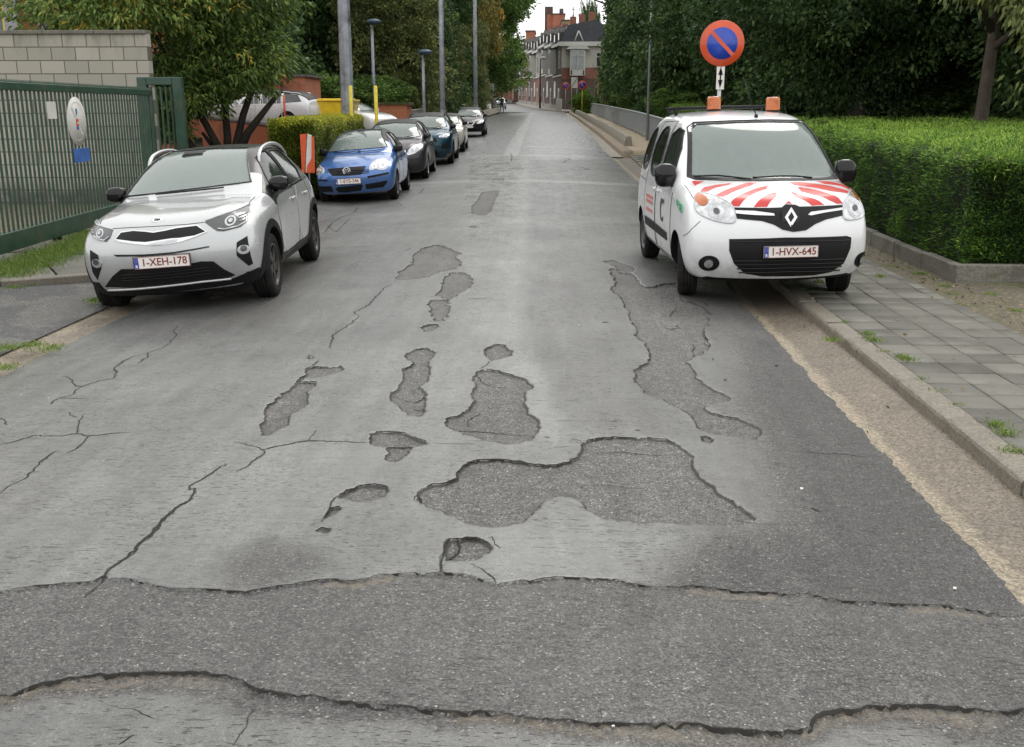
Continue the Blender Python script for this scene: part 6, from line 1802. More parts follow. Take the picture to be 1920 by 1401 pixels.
# orange retaining wall with coping and ramp
M_ORANGE = mat('orange_render', (.46, .17, .095), .88, var=.12, vscale=2, bump=.3, bscale=50, dirt=(.26, .12, .08), dscale=1.5)
M_COPE = mat('ramp_coping', (.13, .12, .12), .7, var=.2)
A = Vector((at(330, 200, 42)[0], 42.0)); B = Vector((at(532, 245, 33)[0], 33.0))
za = 1.55; zb_ = at(532, 243, 33)[1]
rd = (B - A).normalized(); RL = (B - A).length
rw_ = empty('ramp_wall', (A.x, A.y, 0), (0, 0, math.atan2(rd.y, rd.x))); tag(rw_, 'orange rendered ramp wall with a sloping dark coping and white railing, behind the cherry tree', 'wall')
mb = MB(); mb.prism([(-6, -.3), (RL + 1.2, -.3), (RL + 1.2, zb_ - .02), (0, za), (-6, za + .3)], -.12, .12, Matrix(((1, 0, 0, 0), (0, 0, 1, 0), (0, 1, 0, 0), (0, 0, 0, 1)))); wface = mb.build('wall_face', M_ORANGE, rw_)
mb = MB(); sl = math.atan2(zb_ - za, RL)
mb.tube([(0, 0, za + .05), (RL + 1.2, 0, zb_ + .03)], .14, 4); mb.build('coping', M_COPE, rw_)
M_RAIL = mat('white_rail_paint', (.70, .70, .68), .45)
mb = MB(); mb.tube([(.2, .05, za + .15), (.2, .05, za + .95), (RL - .2, .05, zb_ + 1.0), (RL - .2, .05, zb_ + .15)], .02, 6); rl = mb.build('railing', M_RAIL, rw_)
for k in range(26):
    t = (k + 1) / 27; x = .2 + (RL - .4) * t; z = za + (zb_ - za) * x / RL
    mb = MB(); mb.tube([(x, .05, z + .12), (x, .05, z + .98)], .009, 5); mb.build('baluster', M_RAIL, rl)
# dark garage opening in the wall under the tree
ox = (Vector((at(358, 235, 39.5)[0], 39.5)) - A).dot(rd)
mb = MB(); mb.box((ox, .10 if (Matrix.Rotation(math.atan2(rd.y, rd.x), 4, 'Z') @ Vector((0, 1, 0))).y < 0 else -.10, .42), (1.1, .08, .62)); mb.build('opening', M_WINDARK, rw_)
# ramp surface the cars stand on
def ramp():
    V = []; n = 12
    for i in range(n):
        t = -0.6 + 1.9 * i / (n - 1); p = A + (B - A) * t; z = za - .35 + (zb_ - za) * min(max(t, -.2), 1)
        V += [(p.x + .1, p.y + .2, z - .02), (min(p.x + 2, -6.9), p.y + 8, z + .0), (min(p.x + 3, -8.5), p.y + 20, z + .1)]
    me = np_mesh('ramp', np.array(V), grid_faces(n, 3)); tag(mkobj('ramp', me, None, M_DRIVE), kind='structure')
ramp()
# orange house block behind the estate car
hb = empty('orange_annex', (at(502, 160, 47)[0], 47, 1.0)); tag(hb, 'small orange rendered building with flat roof behind the white estate car', 'building')
w_ = at(535, 160, 47)[0] - at(455, 160, 47)[0]
mb = MB(); mb.box((0, 1.5, 1.1), (w_ + 1.5, 3, 2.2)); mb.build('wall', M_ORANGE, hb)
mb = MB(); mb.box((0, 1.5, 2.24), (w_ + 1.7, 3.2, .1)); mb.build('roof', M_COPE, hb)
M_BRICKO = mat('orange_brick', (.40, .155, .08), .85, var=.2, vscale=12, bump=.5, bscale=30)
sx0, sx1 = at(702, 195, 52)[0], at(762, 195, 52)[0]
sh = empty('brick_shed', ((sx0 + sx1) / 2, 52, .45)); tag(sh, 'low orange brick shed with a mossy flat roof, behind the parked cars', 'shed')
mb = MB(); mb.box((0, 1, .78), (sx1 - sx0, 2, 1.56)); mb.build('wall', M_BRICKO, sh); mb = MB(); mb.box((0, 1, 1.60), (sx1 - sx0 + .2, 2.2, .12)); mb.build('roof', M_GRASSY, sh)
# yellow container in front of the white car
sk = empty('yellow_container', (at(622, 200, 41)[0], 41, .85)); sk.location.z += .27; tag(sk, 'yellow lidded container standing behind the clipped hedge', 'container')
M_YEL = mat('yellow_plastic', (.80, .55, .02), .35, coat=.3)
mb = MB(); mb.prism([(-.85, 0), (.85, 0), (1.0, .95), (-1.0, .95)], -.45, .45, Matrix(((1, 0, 0, 0), (0, 0, 1, 0), (0, 1, 0, 0), (0, 0, 0, 1)))); mb.build('tub', M_YEL, sk)
mb = MB(); mb.box((0, 0, .99), (2.1, 1.0, .07), bev=.02)
mb.box((0, -.05, 1.05), (1.9, .08, .04), bev=.01); mb.build('lid', M_YEL, sk)

# posts
M_YPOST = mat('yellow_post_paint', (.78, .62, .05), .4)
for u, Y, lab in ((657, 30.5, 'yellow steel post next to the large grey lighting pole'), (704, 31.5, 'yellow steel post at the right end of the clipped hedge')):
    x, z = at(u, 163, Y); g0 = float(prof(Y)); o = MB().tube([(0, 0, -.1), (0, 0, z - g0)], .055, 12).lathe([(.055, z - g0), (.04, z - g0 + .03), (0, z - g0 + .04)], 12).build('yellow_post', M_YPOST); o.location = (x, Y, g0); tag(o, lab, 'post', 'yellow posts by the hedge')
x, z = at(532, 178, 38); o = MB().tube([(0, 0, 0), (0, 0, z - .9)], .04, 8).build('red_post', M_SIGNRED); o.location = (x, 38, .9); tag(o, 'thin red post in front of the white estate car', 'post')
# red and white chevron marker by the hedge corner
bp = empty('marker_board', (at(577, 290, 21.6)[0], 21.6, 0)); bp.scale = (.82, 1, 1); tag(bp, 'orange red and white warning board leaning beside the blue hatchback', 'sign')
hz_ = at(577, 252, 21.6)[1]
M_ORRED = mat('board_orange_red', (.66, .10, .03), .4, coat=.3); M_BWH = mat('board_white', (.70, .70, .66), .4, coat=.3)
XZ = Matrix(((1, 0, 0, 0), (0, 0, 1, 0), (0, 1, 0, 0), (0, 0, 0, 1)))
mb = MB(); mb.prism([(-.17, .50), (-.17, hz_), (.0, hz_ + .01), (-.06, hz_ * .62), (-.10, .50)], -.02, .02, XZ); mb.build('left_panel', M_ORRED, bp)
mb = MB(); mb.prism([(-.08, .50), (-.05, hz_ * .62), (.02, hz_ + .01), (.12, hz_ - .02), (.10, hz_ * .6), (.10, .50)], .0, .045, XZ); mb.build('white_panel', M_BWH, bp)
mb = MB(); mb.prism([(-.05, .50), (-.02, hz_ * .50), (.10, hz_ * .62), (.13, hz_ - .04), (.19, hz_ - .05), (.17, .50)], -.03, .0, XZ); mb.build('right_panel', M_ORRED, bp)
mb = MB(); mb.tube([(0, .06, -.05), (0, .06, hz_ - .1)], .03, 8); mb.build('post', M_SIGNBACK, bp)

# lighting poles
M_POLE = mat('galvanised_pole', (.36, .385, .43), .5, metal=.2, var=.25, vscale=3, dirt=(.12, .12, .12), dscale=2)
def pole(u, vb, Y, r0, r1, H, label, n=8, group='tall grey poles'):
    x = at(u, vb, Y)[0]; g0 = float(prof(Y)) + .02
    o = empty('lighting_pole', (x, Y, g0)); tag(o, label, 'pole', group)
    mb = MB(); mb.tube([(0, 0, -.2), (0, 0, H * .35), (0, 0, H)], [r0, r0 + (r1 - r0) * .35, r1], n, smooth=n > 8); mb.build('shaft', M_POLE, o)
    mb = MB(); mb.tube([(0, 0, .7), (0, 0, 1.3)], r0 * 1.06, n, smooth=False); mb.build('service_door', M_SIGNBACK, o)
    mb = MB(); mb.tube([(0, 0, H - .2), (.3, -.2, H + .2), (1.4, -.6, H + .35)], .04, 6); mb.build('bracket', M_POLE, o)
    mb = MB(); ellipsoid(mb, (1.7, -.7, H + .34), (.38, .16, .07)); mb.build('lamp_head', M_POLE, o)
    return o
pole(652, 205, 32.5, .215, .15, 12, 'thick octagonal grey pole standing in the clipped hedge')
pole(830, 198, 50, .135, .09, 12, 'slim tall grey pole above the dark grey people carrier', 10)
pole(892, 195, 72, .15, .10, 13, 'slim tall grey pole above the black hatchback', 10)
def lamp(u, v, ub, Y, label):
    x, z = at(u, v, Y); g0 = float(prof(Y)) - .3
    o = empty('street_lamp', (at(ub, v + 60, Y)[0], Y, g0)); tag(o, label, 'street lamp', 'street lamps among the trees')
    h = z - g0
    mb = MB(); mb.tube([(0, 0, 0), (0, 0, h - .35)], [.11, .075], 10); mb.build('pole', M_POLE, o)
    mb = MB(); mb.tube([(0, 0, h - .4), (0, 0, h - .12)], [.05, .09], 10); mb.build('collar', M_POLE, o)
    mb = MB(); mb.lathe([(0, -.14), (.26, -.12), (.42, -.02), (.40, .05), (.22, .14), (0, .17)], 20, Matrix.Translation((.12, 0, h))); mb.build('lamp_shade', mat('lamp_blue_grey', (.06, .10, .15), .4), o)
lamp(703, 41, 699, 58, 'street lamp with flat blue shade, just right of the thick octagonal pole')
lamp(788, 98, 794, 59.5, 'smaller street lamp with a flat shade in front of the dark trees')
o = bpy.data.objects.get('street_lamp')
# ------------------------------------------------------------------ right side: bridge footpath, kerbs, railing, signs
M_BEIGE = concrete_mat('beige_footpath', (.46, .37, .25), (.36, .29, .20), (.2, .18, .1), .1, 60, .7, .15)
M_CONC = concrete_mat('pale_concrete', (.36, .33, .27), (.25, .225, .18), (.14, .13, .07), .3, 50, .75, .35)
strip('asphalt_path_right', np.arange(27, 38.2, .4), [lambda y: (KX(y) + .15, PAVE_Z(y) + .0), lambda y: (4.9, PAVE_Z(y) + .01)], M_DRIVE)
ysb = np.concatenate([[37.9], np.arange(38, 126.1, 1.)])
def rx(y, o): return float(xr(y)) + o
strip('gutter_bridge_right', ysb, [lambda y: (rx(y, -.04), gz(0, y) + .0), lambda y: (rx(y, .42), gz(0, y) - .01)], M_CONC)
LW = lambda y: 0 if y > 37.95 else -.3
strip('bridge_kerb_right', ysb, [lambda y: (rx(y, .42), gz(0, y) - .1), lambda y: (rx(y, .42), gz(0, y) + .16 + LW(y)), lambda y: (rx(y, .46), gz(0, y) + .18 + LW(y)), lambda y: (rx(y, .80), gz(0, y) + .20 + LW(y))], concrete_mat('brown_kerb', (.30, .24, .17), (.20, .16, .115), (.12, .10, .05), .3, 50), False)
strip('footpath_bridge_right', ysb, [lambda y: (rx(y, .79), float(prof(y)) + .09 + LW(y)), lambda y: (rx(y, 2.7), float(prof(y)) + .10 + LW(y))], M_BEIGE)
# raised concrete barrier between road and footpath
def barrier(name, label, xs, y0, y1, h, w):
    mb = MB(); n = int((y1 - y0) / 2); b = 0
    pr = [(0, 0), (.03, h * .55), (.09, h), (w - .06, h), (w, 0)]
    for i in range(n + 1):
        y = y0 + (y1 - y0) * i / n
        for (px, pz) in pr: mb.v.append((xs(y) + px, y, float(prof(y)) + .06 + pz * (1 if i else .96)))
    for i in range(n):
        for k in range(4): mb.f.append([i * 5 + k, i * 5 + k + 1, (i + 1) * 5 + k + 1, (i + 1) * 5 + k]); mb.sm.append(False); mb.mi.append(0)
    mb.f.append([4, 3, 2, 1, 0]); mb.f.append([n * 5 + k for k in range(5)]); mb.sm += [False] * 2; mb.mi += [0, 0]
    o = mb.build(name, M_CONC); tag(o, label, 'barrier'); return o
barrier('concrete_barrier', 'long low concrete barrier between the road and the beige footpath at the right', lambda y: rx(y, .74), 41.5, 124, .42, .34)
barrier('concrete_barrier', 'short low concrete barrier at the left of the road behind the black hatchback', lambda y: float(xl(y)) - .35, 86, 124, .50, .42)

# railings
M_RAILG = mat('grey_railing_paint', (.40, .425, .43), .5, metal=.15, var=.15)
def railing(label, x_of, y0, y1, h, pitch=.13, near=100):
    g0 = lambda y: float(prof(y)) + .10
    o = empty('bridge_railing', (x_of(y0), y0, g0(y0))); tag(o, label, 'railing')
    ox, oy, oz = o.location
    ys_ = np.arange(y0, y1 + .01, 2.0)
    mb = MB(); mb.tube([(x_of(y) - ox, y - oy, g0(y) + h - oz) for y in ys_], .045, 8); mb.build('handrail', M_RAILG, o)
    mb = MB(); mb.tube([(x_of(y) - ox, y - oy, g0(y) + .14 - oz) for y in ys_], .03, 4); mb.build('bottom_rail', M_RAILG, o)
    for y in ys_:
        mb = MB(); mb.box((x_of(y) - ox, y - oy, g0(y) + h / 2 - oz), (.07, .03, h)); mb.build('post', M_RAILG, o)
    ks = np.arange(y0 + .06, y1, pitch)
    rest = MB()
    for i, y in enumerate(ks):
        t = MB() if i < near else rest
        t.box((x_of(y) - ox, y - oy, g0(y) + h / 2 + .06 - oz), (.045, .012, h - .18))
        if i < near: t.build('bar', M_RAILG, o)
    tag(rest.build('bars', M_RAILG, o), kind='stuff')
railing('long grey steel railing on the bridge, right of the beige footpath', lambda y: float(np.interp(y, [36, 42.7, 123], [4.28, 4.25, 3.85])), 36, 123, 1.05)
railing('grey steel railing at the left of the bridge behind the parked cars', lambda y: float(np.interp(y, [56, 113], [-7.9, -8.0])), 56, 116, 1.05, .16)
strip('footpath_bridge_left', np.arange(50, 125, 2.), [lambda y: (-9.5, float(prof(y)) + .08), lambda y: (float(xl(y)) - .3, float(prof(y)) + .08), lambda y: (float(xl(y)) - .3, float(prof(y)) - .2)], M_BEIGE, False)

# edging stones under the hedge
def edging():
    r = random.Random(8)
    pts = [((4.42, 45.), (4.42, 11.15), 1.0), ((4.36, 11.15), (12.36, 11.05), 1.0)]
    o0 = empty('stone_edging', (4.42, 11.1, 0)); tag(o0, 'weathered grey stone edging along the foot of the yew hedge', 'edging')
    for (a, b, L) in pts:
        a = Vector(a); b = Vector(b); d = (b - a).normalized(); n = round((b - a).length / L); L = (b - a).length / n
        for k in range(n):
            c = a + d * (k * L + L / 2); zz = float(prof(c.y)) + .055 + r.uniform(-.02, .02)
            mb = MB(); mb.box((c.x - 4.42, c.y - 11.1, zz), (L * .98, .11, .26), rz=math.atan2(d.y, d.x) + r.uniform(-.03, .03), bev=.012); mb.build('edging_stone', M_CONC2, o0)
M_CONC2 = concrete_mat('weathered_edging', (.21, .20, .165), (.12, .115, .095), (.09, .11, .03), .6, 60, .85, .5)
edging()

# no parking signs
def np_sign(name_label, x, y, zc, r, post_mat, gz0, arrow=False, tiltr=0, group='no parking signs'):
    o = empty('no_parking_sign', (x, y, gz0), (0, 0, tiltr)); tag(o, name_label, 'sign', group)
    M = Matrix.Translation((0, -.05, zc - gz0)) @ Matrix.Rotation(PI / 2, 4, 'X')
    mb = MB(); mb.lathe([(0, 0), (r, 0), (r + .003, .004), (r, .008), (0, .008)], 48, M); d = mb.build('disc', M_SIGNRED, o)
    mb = MB(); mb.lathe([(0, .009), (r * .70, .009), (r * .70, .010), (0, .010)], 48, M); mb.build('blue_field', M_SIGNBLUE, d)
    mb = MB(); mb.box((0, 0, .0115), (r * 1.44, r * .17, .002), rz=R(-45), M=M); mb.build('slash', M_SIGNRED, d)
    mb = MB(); mb.lathe([(0, -.004), (r * .98, -.004), (r * .98, -.001), (0, -.001)], 32, M); mb.build('back', M_SIGNBACK, d)
    mb = MB(); mb.tube([(0, 0, 0), (0, 0, zc - gz0 + r * .8)], .03, 10); mb.build('post', post_mat, o)
    if arrow:
        za, zb2 = at(1350, 123, y)[1] - gz0, at(1350, 168, y)[1] - gz0
        w = .115; h = za - zb2
        mb = MB(); mb.box((0, -.045, (za + zb2) / 2), (w, .006, h), bev=.002); pl = mb.build('arrow_plate', M_PLATE, o)
        mb = MB(); mb.box((0, -.050, (za + zb2) / 2), (.022, .003, h * .62))
        for s in (1, -1):
            zz = (za + zb2) / 2 + s * h * .40; mb.prism([(-.035, zz - s * .10), (.035, zz - s * .10), (0, zz + s * .02)], -.0515, -.0485, XZ)
        mb.build('double_arrow', M_LETBLK, pl)
YS = 15.5
sx_, sz_ = at(1353, 82, YS)
np_sign('large round no parking sign with a double arrow plate, behind the works van roof', sx_, YS, sz_, 38 / 1900 * YS * 1.0 * 1.02, M_SIGNBACK, 0, True)
for (u, v, rr, Y, pm, lab) in ((1060.5, 161, 6.2, 118, M_SIGNBACK, 'small far no parking sign on a grey post, in front of the corner house'), (1092, 160, 8, 96, M_YPOST, 'small no parking sign on a yellow post beside the light green bush')):
    x, z = at(u, v, Y); np_sign(lab, x, Y, z, rr / 1900 * Y, pm, float(prof(Y)))
# tall pole at the right behind the railing
x = at(1215, 210, 46)[0]; o = empty('lighting_pole', (x, 46, .4)); tag(o, 'slim grey pole behind the bridge railing at the right', 'pole', 'tall grey poles')
mb = MB(); mb.tube([(0, 0, 0), (0, 0, 9)], [.06, .05], 10); mb.build('shaft', M_POLE, o)
mb = MB(); mb.tube([(0, 0, 8.9), (-.2, -.1, 9.3), (-1.3, -.3, 9.5)], .035, 6); mb.build('bracket', M_POLE, o)
# ------------------------------------------------------------------ foliage
def leaf_mat(name, stops, rough=.5, transl=.22, var=.25):
    n = NT(name)
    t = n.attr('tone')
    c = n.ramp(t, stops)
    n.set(Base_Color=c, Roughness=rough)
    n.p.inputs['Specular IOR Level'].default_value = .35
    tr = n.n('ShaderNodeBsdfTranslucent'); n.l(c, tr.inputs[0])
    mx = n.n('ShaderNodeMixShader'); mx.inputs[0].default_value = transl
    n.l(n.p.outputs[0], mx.inputs[1]); n.l(tr.outputs[0], mx.inputs[2]); n.l(mx.outputs[0], n.out.inputs[0])
    return n.m
def unit(v): return v / np.maximum(np.linalg.norm(v, axis=1, keepdims=True), 1e-9)
def leaf_quads(P, D, ln, wd, rng, droop=.0):
    """rhombic leaves from base points P along directions D"""
    n = len(P); r = unit(rng.normal(size=(n, 3))); W = unit(np.cross(D, r))
    ln = np.broadcast_to(ln, (n,))[:, None]; wd = np.broadcast_to(wd, (n,))[:, None]
    N = np.cross(D, W)
    tip = P + D * ln; tip[:, 2] -= (ln * droop)[:, 0]
    mid = P + D * ln * .45 + N * ln * .06
    V = np.stack([P, mid + W * wd / 2, tip, mid - W * wd / 2], 1).reshape(-1, 3)
    F = np.arange(4 * n).reshape(n, 4)
    return V, F
def foliage_mesh(name, P, D, ln, wd, tone, rng, droop=.1, mat_=None):
    V, F = leaf_quads(P, D, ln, wd, rng, droop)
    me = np_mesh(name, V, F, False)
    a = me.attributes.new('tone', 'FLOAT', 'POINT'); a.data.foreach_set('value', np.repeat(np.clip(tone, 0, 1), 4).astype(np.float32))
    if mat_: me.materials.append(mat_)
    return me
def crown_points(n_clump, per, rad, rng, clump_r=.5, flat=.75, hollow=.35, seed_shape=None):
    """unit-ish crown: clumps spread over and through an uneven ellipsoid; returns points, outward dirs, clump tone"""
    d = unit(rng.normal(size=(n_clump, 3)))
    lump = 1 + .28 * np.sin(d[:, 0] * 4.1 + rng.random() * 6) * np.cos(d[:, 1] * 3.7 + rng.random() * 6) + .18 * np.sin(d[:, 2] * 6 + rng.random() * 6)
    r = (hollow + (1 - hollow) * rng.random(n_clump) ** .55) * lump
    C = d * r[:, None] * np.array(rad)
    ct = np.clip(rng.normal(.5, .16, n_clump), 0, 1)
    cs = clump_r * (0.6 + .8 * rng.random(n_clump))
    Q = rng.normal(size=(n_clump, per, 3)); Q /= np.linalg.norm(Q, axis=2, keepdims=True)
    Q *= (rng.random((n_clump, per, 1)) ** .5)
    Q[:, :, 2] *= flat
    P = C[:, None, :] + Q * cs[:, None, None]
    D = Q + .6 * d[:, None, :] + rng.normal(size=Q.shape) * .5
    T = ct[:, None] + rng.normal(0, .13, (n_clump, per))
    return P.reshape(-1, 3), unit(D.reshape(-1, 3)), T.ravel()
G_DARK = leaf_mat('leaf_dark', [(0, (0.023, 0.045, 0.016)), (.5, (0.059, 0.111, 0.034)), (.85, (0.124, 0.208, 0.057)), (1, (0.225, 0.308, 0.082))])
G_MID = leaf_mat('leaf_mid', [(0, (0.050, 0.099, 0.024)), (.5, (0.124, 0.222, 0.054)), (.85, (0.235, 0.362, 0.085)), (1, (0.413, 0.519, 0.121))])
G_CHERRY = leaf_mat('leaf_cherry', [(0, (0.039, 0.078, 0.022)), (.5, (0.134, 0.217, 0.051)), (.8, (0.268, 0.365, 0.087)), (.93, (0.486, 0.503, 0.124)), (1, (0.826, 0.547, 0.102))])
G_AUT = leaf_mat('leaf_autumn', [(0, (0.068, 0.083, 0.024)), (.5, (0.193, 0.185, 0.049)), (.8, (0.362, 0.271, 0.069)), (1, (0.635, 0.369, 0.080))])
G_OLIVE = leaf_mat('leaf_olive', [(0, (0.056, 0.071, 0.024)), (.5, (0.146, 0.179, 0.058)), (.85, (0.269, 0.314, 0.103)), (1, (0.493, 0.448, 0.164))])
G_LIME = leaf_mat('leaf_lime', [(0, (0.040, 0.080, 0.012)), (.5, (0.120, 0.210, 0.030)), (1, (0.250, 0.360, 0.060))], transl=.3)
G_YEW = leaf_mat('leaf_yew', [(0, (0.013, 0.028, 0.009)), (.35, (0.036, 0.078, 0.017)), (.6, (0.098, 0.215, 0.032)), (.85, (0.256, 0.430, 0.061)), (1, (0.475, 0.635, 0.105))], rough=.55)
G_CLIP = leaf_mat('leaf_privet', [(0, (0.041, 0.067, 0.010)), (.4, (0.133, 0.186, 0.026)), (.8, (0.439, 0.452, 0.053)), (1, (0.691, 0.638, 0.079))])
M_BARK = mat('bark', (.075, .060, .045), .9, var=.3, vscale=5, bump=.8, bscale=25, bdist=.02)
M_BARKD = mat('dark_bark', (.035, .028, .022), .9, var=.3, vscale=5, bump=.8, bscale=25, bdist=.02)
M_BIRCH = mat('pale_bark', (.36, .34, .31), .8, var=.35, vscale=6, dirt=(.06, .05, .05), dscale=4)
rngV = np.random.default_rng(21)
def crown_proto(n_clump, per, rad, clump_r, ln, wd, m, seed, flat=.5, hollow=.35, droop=.08):
    rng = np.random.default_rng(seed)
    P, D, T = crown_points(n_clump, per, rad, rng, clump_r, flat, hollow)
    D[:, 2] *= .5; D = unit(D)
    L = ln * (.6 + .8 * rng.random(len(P)))
    return foliage_mesh('crown', P, D, L, L * wd, T, rng, droop, m)
def branchy_trunk(h, r, spread, seed, n_limb=7, top=None, mats=M_BARK, lean=0):
    rr = random.Random(seed); mb = MB()
    top = top or h
    pts = [(lean * (i / 5) ** 1.5 + rr.uniform(-.08, .08) * i / 3, rr.uniform(-.08, .08) * i / 3, top * i / 5) for i in range(6)]
    mb.tube(pts, [r * 1.35] + [r * (1 - .16 * i) for i in range(1, 6)], 10)
    for k in range(n_limb):
        a = 2 * PI * k / n_limb + rr.uniform(-.4, .4); t = rr.uniform(.35, .9); j = int(t * 5); b = Vector(pts[j]).lerp(Vector(pts[min(5, j + 1)]), t * 5 - j)
        L = spread * rr.uniform(.5, .95)
        q = [b]
        for s in range(1, 5): q.append(b + Vector((math.cos(a) * L * s / 4, math.sin(a) * L * s / 4, L * (.5 * s / 4 + .1 * rr.uniform(-1, 1)))))
        mb.tube(q, [r * .45, r * .35, r * .25, r * .16, r * .06], 7)
    return mb.mesh('trunk')
# crown prototypes (meshes shared by the copies)
CR = {
 'far_dark': crown_proto(1500, 64, (1, 1, 1.1), .14, .042, .62, G_DARK, 1),
 'far_dark2': crown_proto(1400, 64, (1, 1, 1.25), .15, .045, .6, G_DARK, 2),
 'far_mid': crown_proto(1500, 64, (1, 1, 1.1), .14, .042, .62, G_MID, 3),
 'far_olive': crown_proto(1200, 60, (1, 1, 1.2), .14, .042, .6, G_OLIVE, 4),
 'far_aut': crown_proto(1200, 60, (1, 1, 1.2), .15, .042, .6, G_AUT, 5),
 'near_dark': crown_proto(2300, 80, (1, 1, .95), .115, .027, .55, G_DARK, 6, hollow=.25),
 'near_dark2': crown_proto(2300, 80, (1, 1, .95), .115, .027, .55, G_DARK, 16, hollow=.25),
 'bush': crown_proto(600, 80, (1, 1, .8), .18, .065, .5, G_MID, 7),
 'bush_dark': crown_proto(600, 80, (1, 1, .8), .18, .065, .5, G_DARK, 8),
 'bush_lime': crown_proto(260, 40, (1, 1, 1.0), .22, .16, .6, G_LIME, 9),
}
TR = {'t': branchy_trunk(1, .035, .55, 3, 8, 1.0), 'd': branchy_trunk(1, .035, .55, 5, 8, 1.0, M_BARKD)}
TR['t'].materials.append(M_BARK); TR['d'].materials.append(M_BARKD)
def tree(x, y, H, rad, kind, label, base=None, group=None, trunkm='d', flatz=None, cz=None, name='tree', rot=None):
    """H total height, rad crown radius"""
    g0 = (float(prof(y)) - .15) if base is None else base
    rot = rot if rot is not None else (x * 1.7 + y * .9) % 6.28
    o = empty(name, (x, y, g0), (0, 0, rot)); tag(o, label, 'tree' if name != 'bush' else 'bush', group)
    rz = flatz or (H * .42)
    c = mkobj('crown', CR[kind], o); c.scale = (rad, rad, rz); c.location = (0, 0, cz if cz is not None else H - rz * .95)
    if name != 'bush':
        t = mkobj('trunk', TR[trunkm], o); t.scale = (H * .75, H * .75, H * .85)
    return o
LT = 'trees left of the bridge'; RTg = 'trees behind the yew hedge'
tree(-17.5, 66, 17, 5.6, 'far_dark', 'dark leafy tree behind the white estate car, left of the thick pole', group=LT, flatz=9)
tree(-19, 50, 15, 6, 'far_dark2', 'dark leafy tree above the orange annex, behind the cherry tree', group=LT, flatz=8)
tree(-27, 46, 15, 6.5, 'far_mid', 'mid green tree above the block wall', group=LT, flatz=8)
tree(-10.2, 64, 11, 3.6, 'far_olive', 'olive green tree directly behind the thick octagonal pole', group=LT, flatz=5.5)
tree(-16.5, 84, 19, 6.5, 'far_olive', 'tall olive tree behind the street lamp with the flat blue shade', group=LT, flatz=10)
tree(-13.6, 98, 17, 6.2, 'far_dark', 'broad dark tree between the two street lamps', group=LT, flatz=10)
tree(-10.8, 78, 8.5, 3.4, 'far_dark2', 'low rounded dark tree right of the thick pole behind the brick shed', group=LT, flatz=4.6)
tree(-20, 105, 22, 8, 'far_mid', 'tall mid green tree rising behind the broad dark tree', group=LT, flatz=12)
tree(-11.5, 118, 19, 4.6, 'far_aut', 'yellow brown autumn tree behind the second slim pole', group=LT, flatz=11)
tree(-17.5, 125, 23, 6, 'far_aut', 'tall yellow brown tree at the back of the left wood', group=LT, flatz=12)
tree(-9.2, 128, 20, 6.4, 'far_mid', 'large green tree overhanging the left of the road before the houses', group=LT, flatz=8.2, cz=12.6)
tree(-12.9, 142, 22, 7.0, 'far_mid', 'large green tree at the bend of the road', group=LT, flatz=9.5, cz=13.5)
tree(-9.2, 102, 8.5, 2.7, 'far_olive', 'small thin leafed olive tree near the left bridge railing', group=LT, flatz=4)
tree(-9.8, 88, 7.0, 2.5, 'far_olive', 'small bushy olive tree behind the left bridge railing', group=LT, flatz=4)
for i, (x, y, r_, h_, k_) in enumerate(((-11.2, 60, 2.4, 3.6, 'bush'), (-9.8, 70, 2.0, 2.6, 'bush_dark'), (-10.6, 96, 2.6, 3.6, 'bush_dark'), (-9.6, 112, 2.2, 3.2, 'bush'), (-15, 58, 3.0, 4.0, 'bush'), (-16.5, 70, 3.5, 5, 'bush_dark'), (-13.0, 112, 3, 5, 'bush_dark'))):
    lab = ['light green bush right of the thick pole base', 'dark bush behind the brick shed', 'dark bush below the small far street lamp', 'green bush at the far end of the left railing', 'green bush behind the white car roof', 'dark bush under the trees above the ramp', 'dark bush in the shade of the autumn tree'][i]
    tree(x, y, h_, r_, k_, lab, name='bush', group='bushes left of the bridge', flatz=h_ * .6, cz=h_ * .45)
# right side wood
RW = [ (7.5, 27, 11, 3.6, 'near_dark', 5.0), (11.5, 24, 12, 3.9, 'near_dark2', 5.2), (15.5, 27, 13, 4.2, 'near_dark', 5.6), (9.5, 33, 13, 4.4, 'near_dark2', 6.0), (14.5, 35, 14, 4.8, 'near_dark', 6.5), (20, 33, 14, 5, 'near_dark2', 6.5),
  (7.2, 40, 13, 3.8, 'near_dark', 6.0), (12, 46, 15, 5.5, 'far_dark', 7.5), (19, 46, 15, 6, 'far_dark2', 7.5), (26, 42, 15, 6, 'far_dark', 7.5), (8.2, 54, 14, 4.0, 'far_dark', 6.8), (8.5, 68, 16, 4.6, 'far_dark2', 7.6), (7.9, 84, 15, 3.8, 'far_dark', 7.2), (8.6, 98, 17, 4.2, 'far_olive', 8.5), (14, 66, 18, 7, 'far_dark', 9), (15, 90, 20, 8, 'far_dark2', 10), (9.0, 116, 17, 3.8, 'far_olive', 8.2)]
RL_ = ['dark tree right behind the large no parking sign', 'dense dark tree above the middle of the yew hedge', 'dense dark tree above the right of the yew hedge', 'second row dark tree behind the sign', 'second row dark tree in deep shade behind the hedge', 'dark tree at the right edge in the second row', 'dark tree left of the no parking sign, behind the slim pole', 'tall dark tree in the third row behind the hedge', 'tall dark tree deep in the wood at the right', 'tall dark tree furthest right in the wood', 'dark tree leaning over the right bridge railing', 'dark crown over the middle of the right railing', 'narrow dark tree near the far end of the right railing', 'olive tree with loose crown beside the corner house', 'broad dark crown behind the railing trees', 'broad dark crown at the back right', 'furthest olive tree right of the corner house']
for (x, y, H, r_, k_, fz), lab in zip(RW, RL_): tree(x, y, H, r_, k_, lab, group=RTg, flatz=fz)
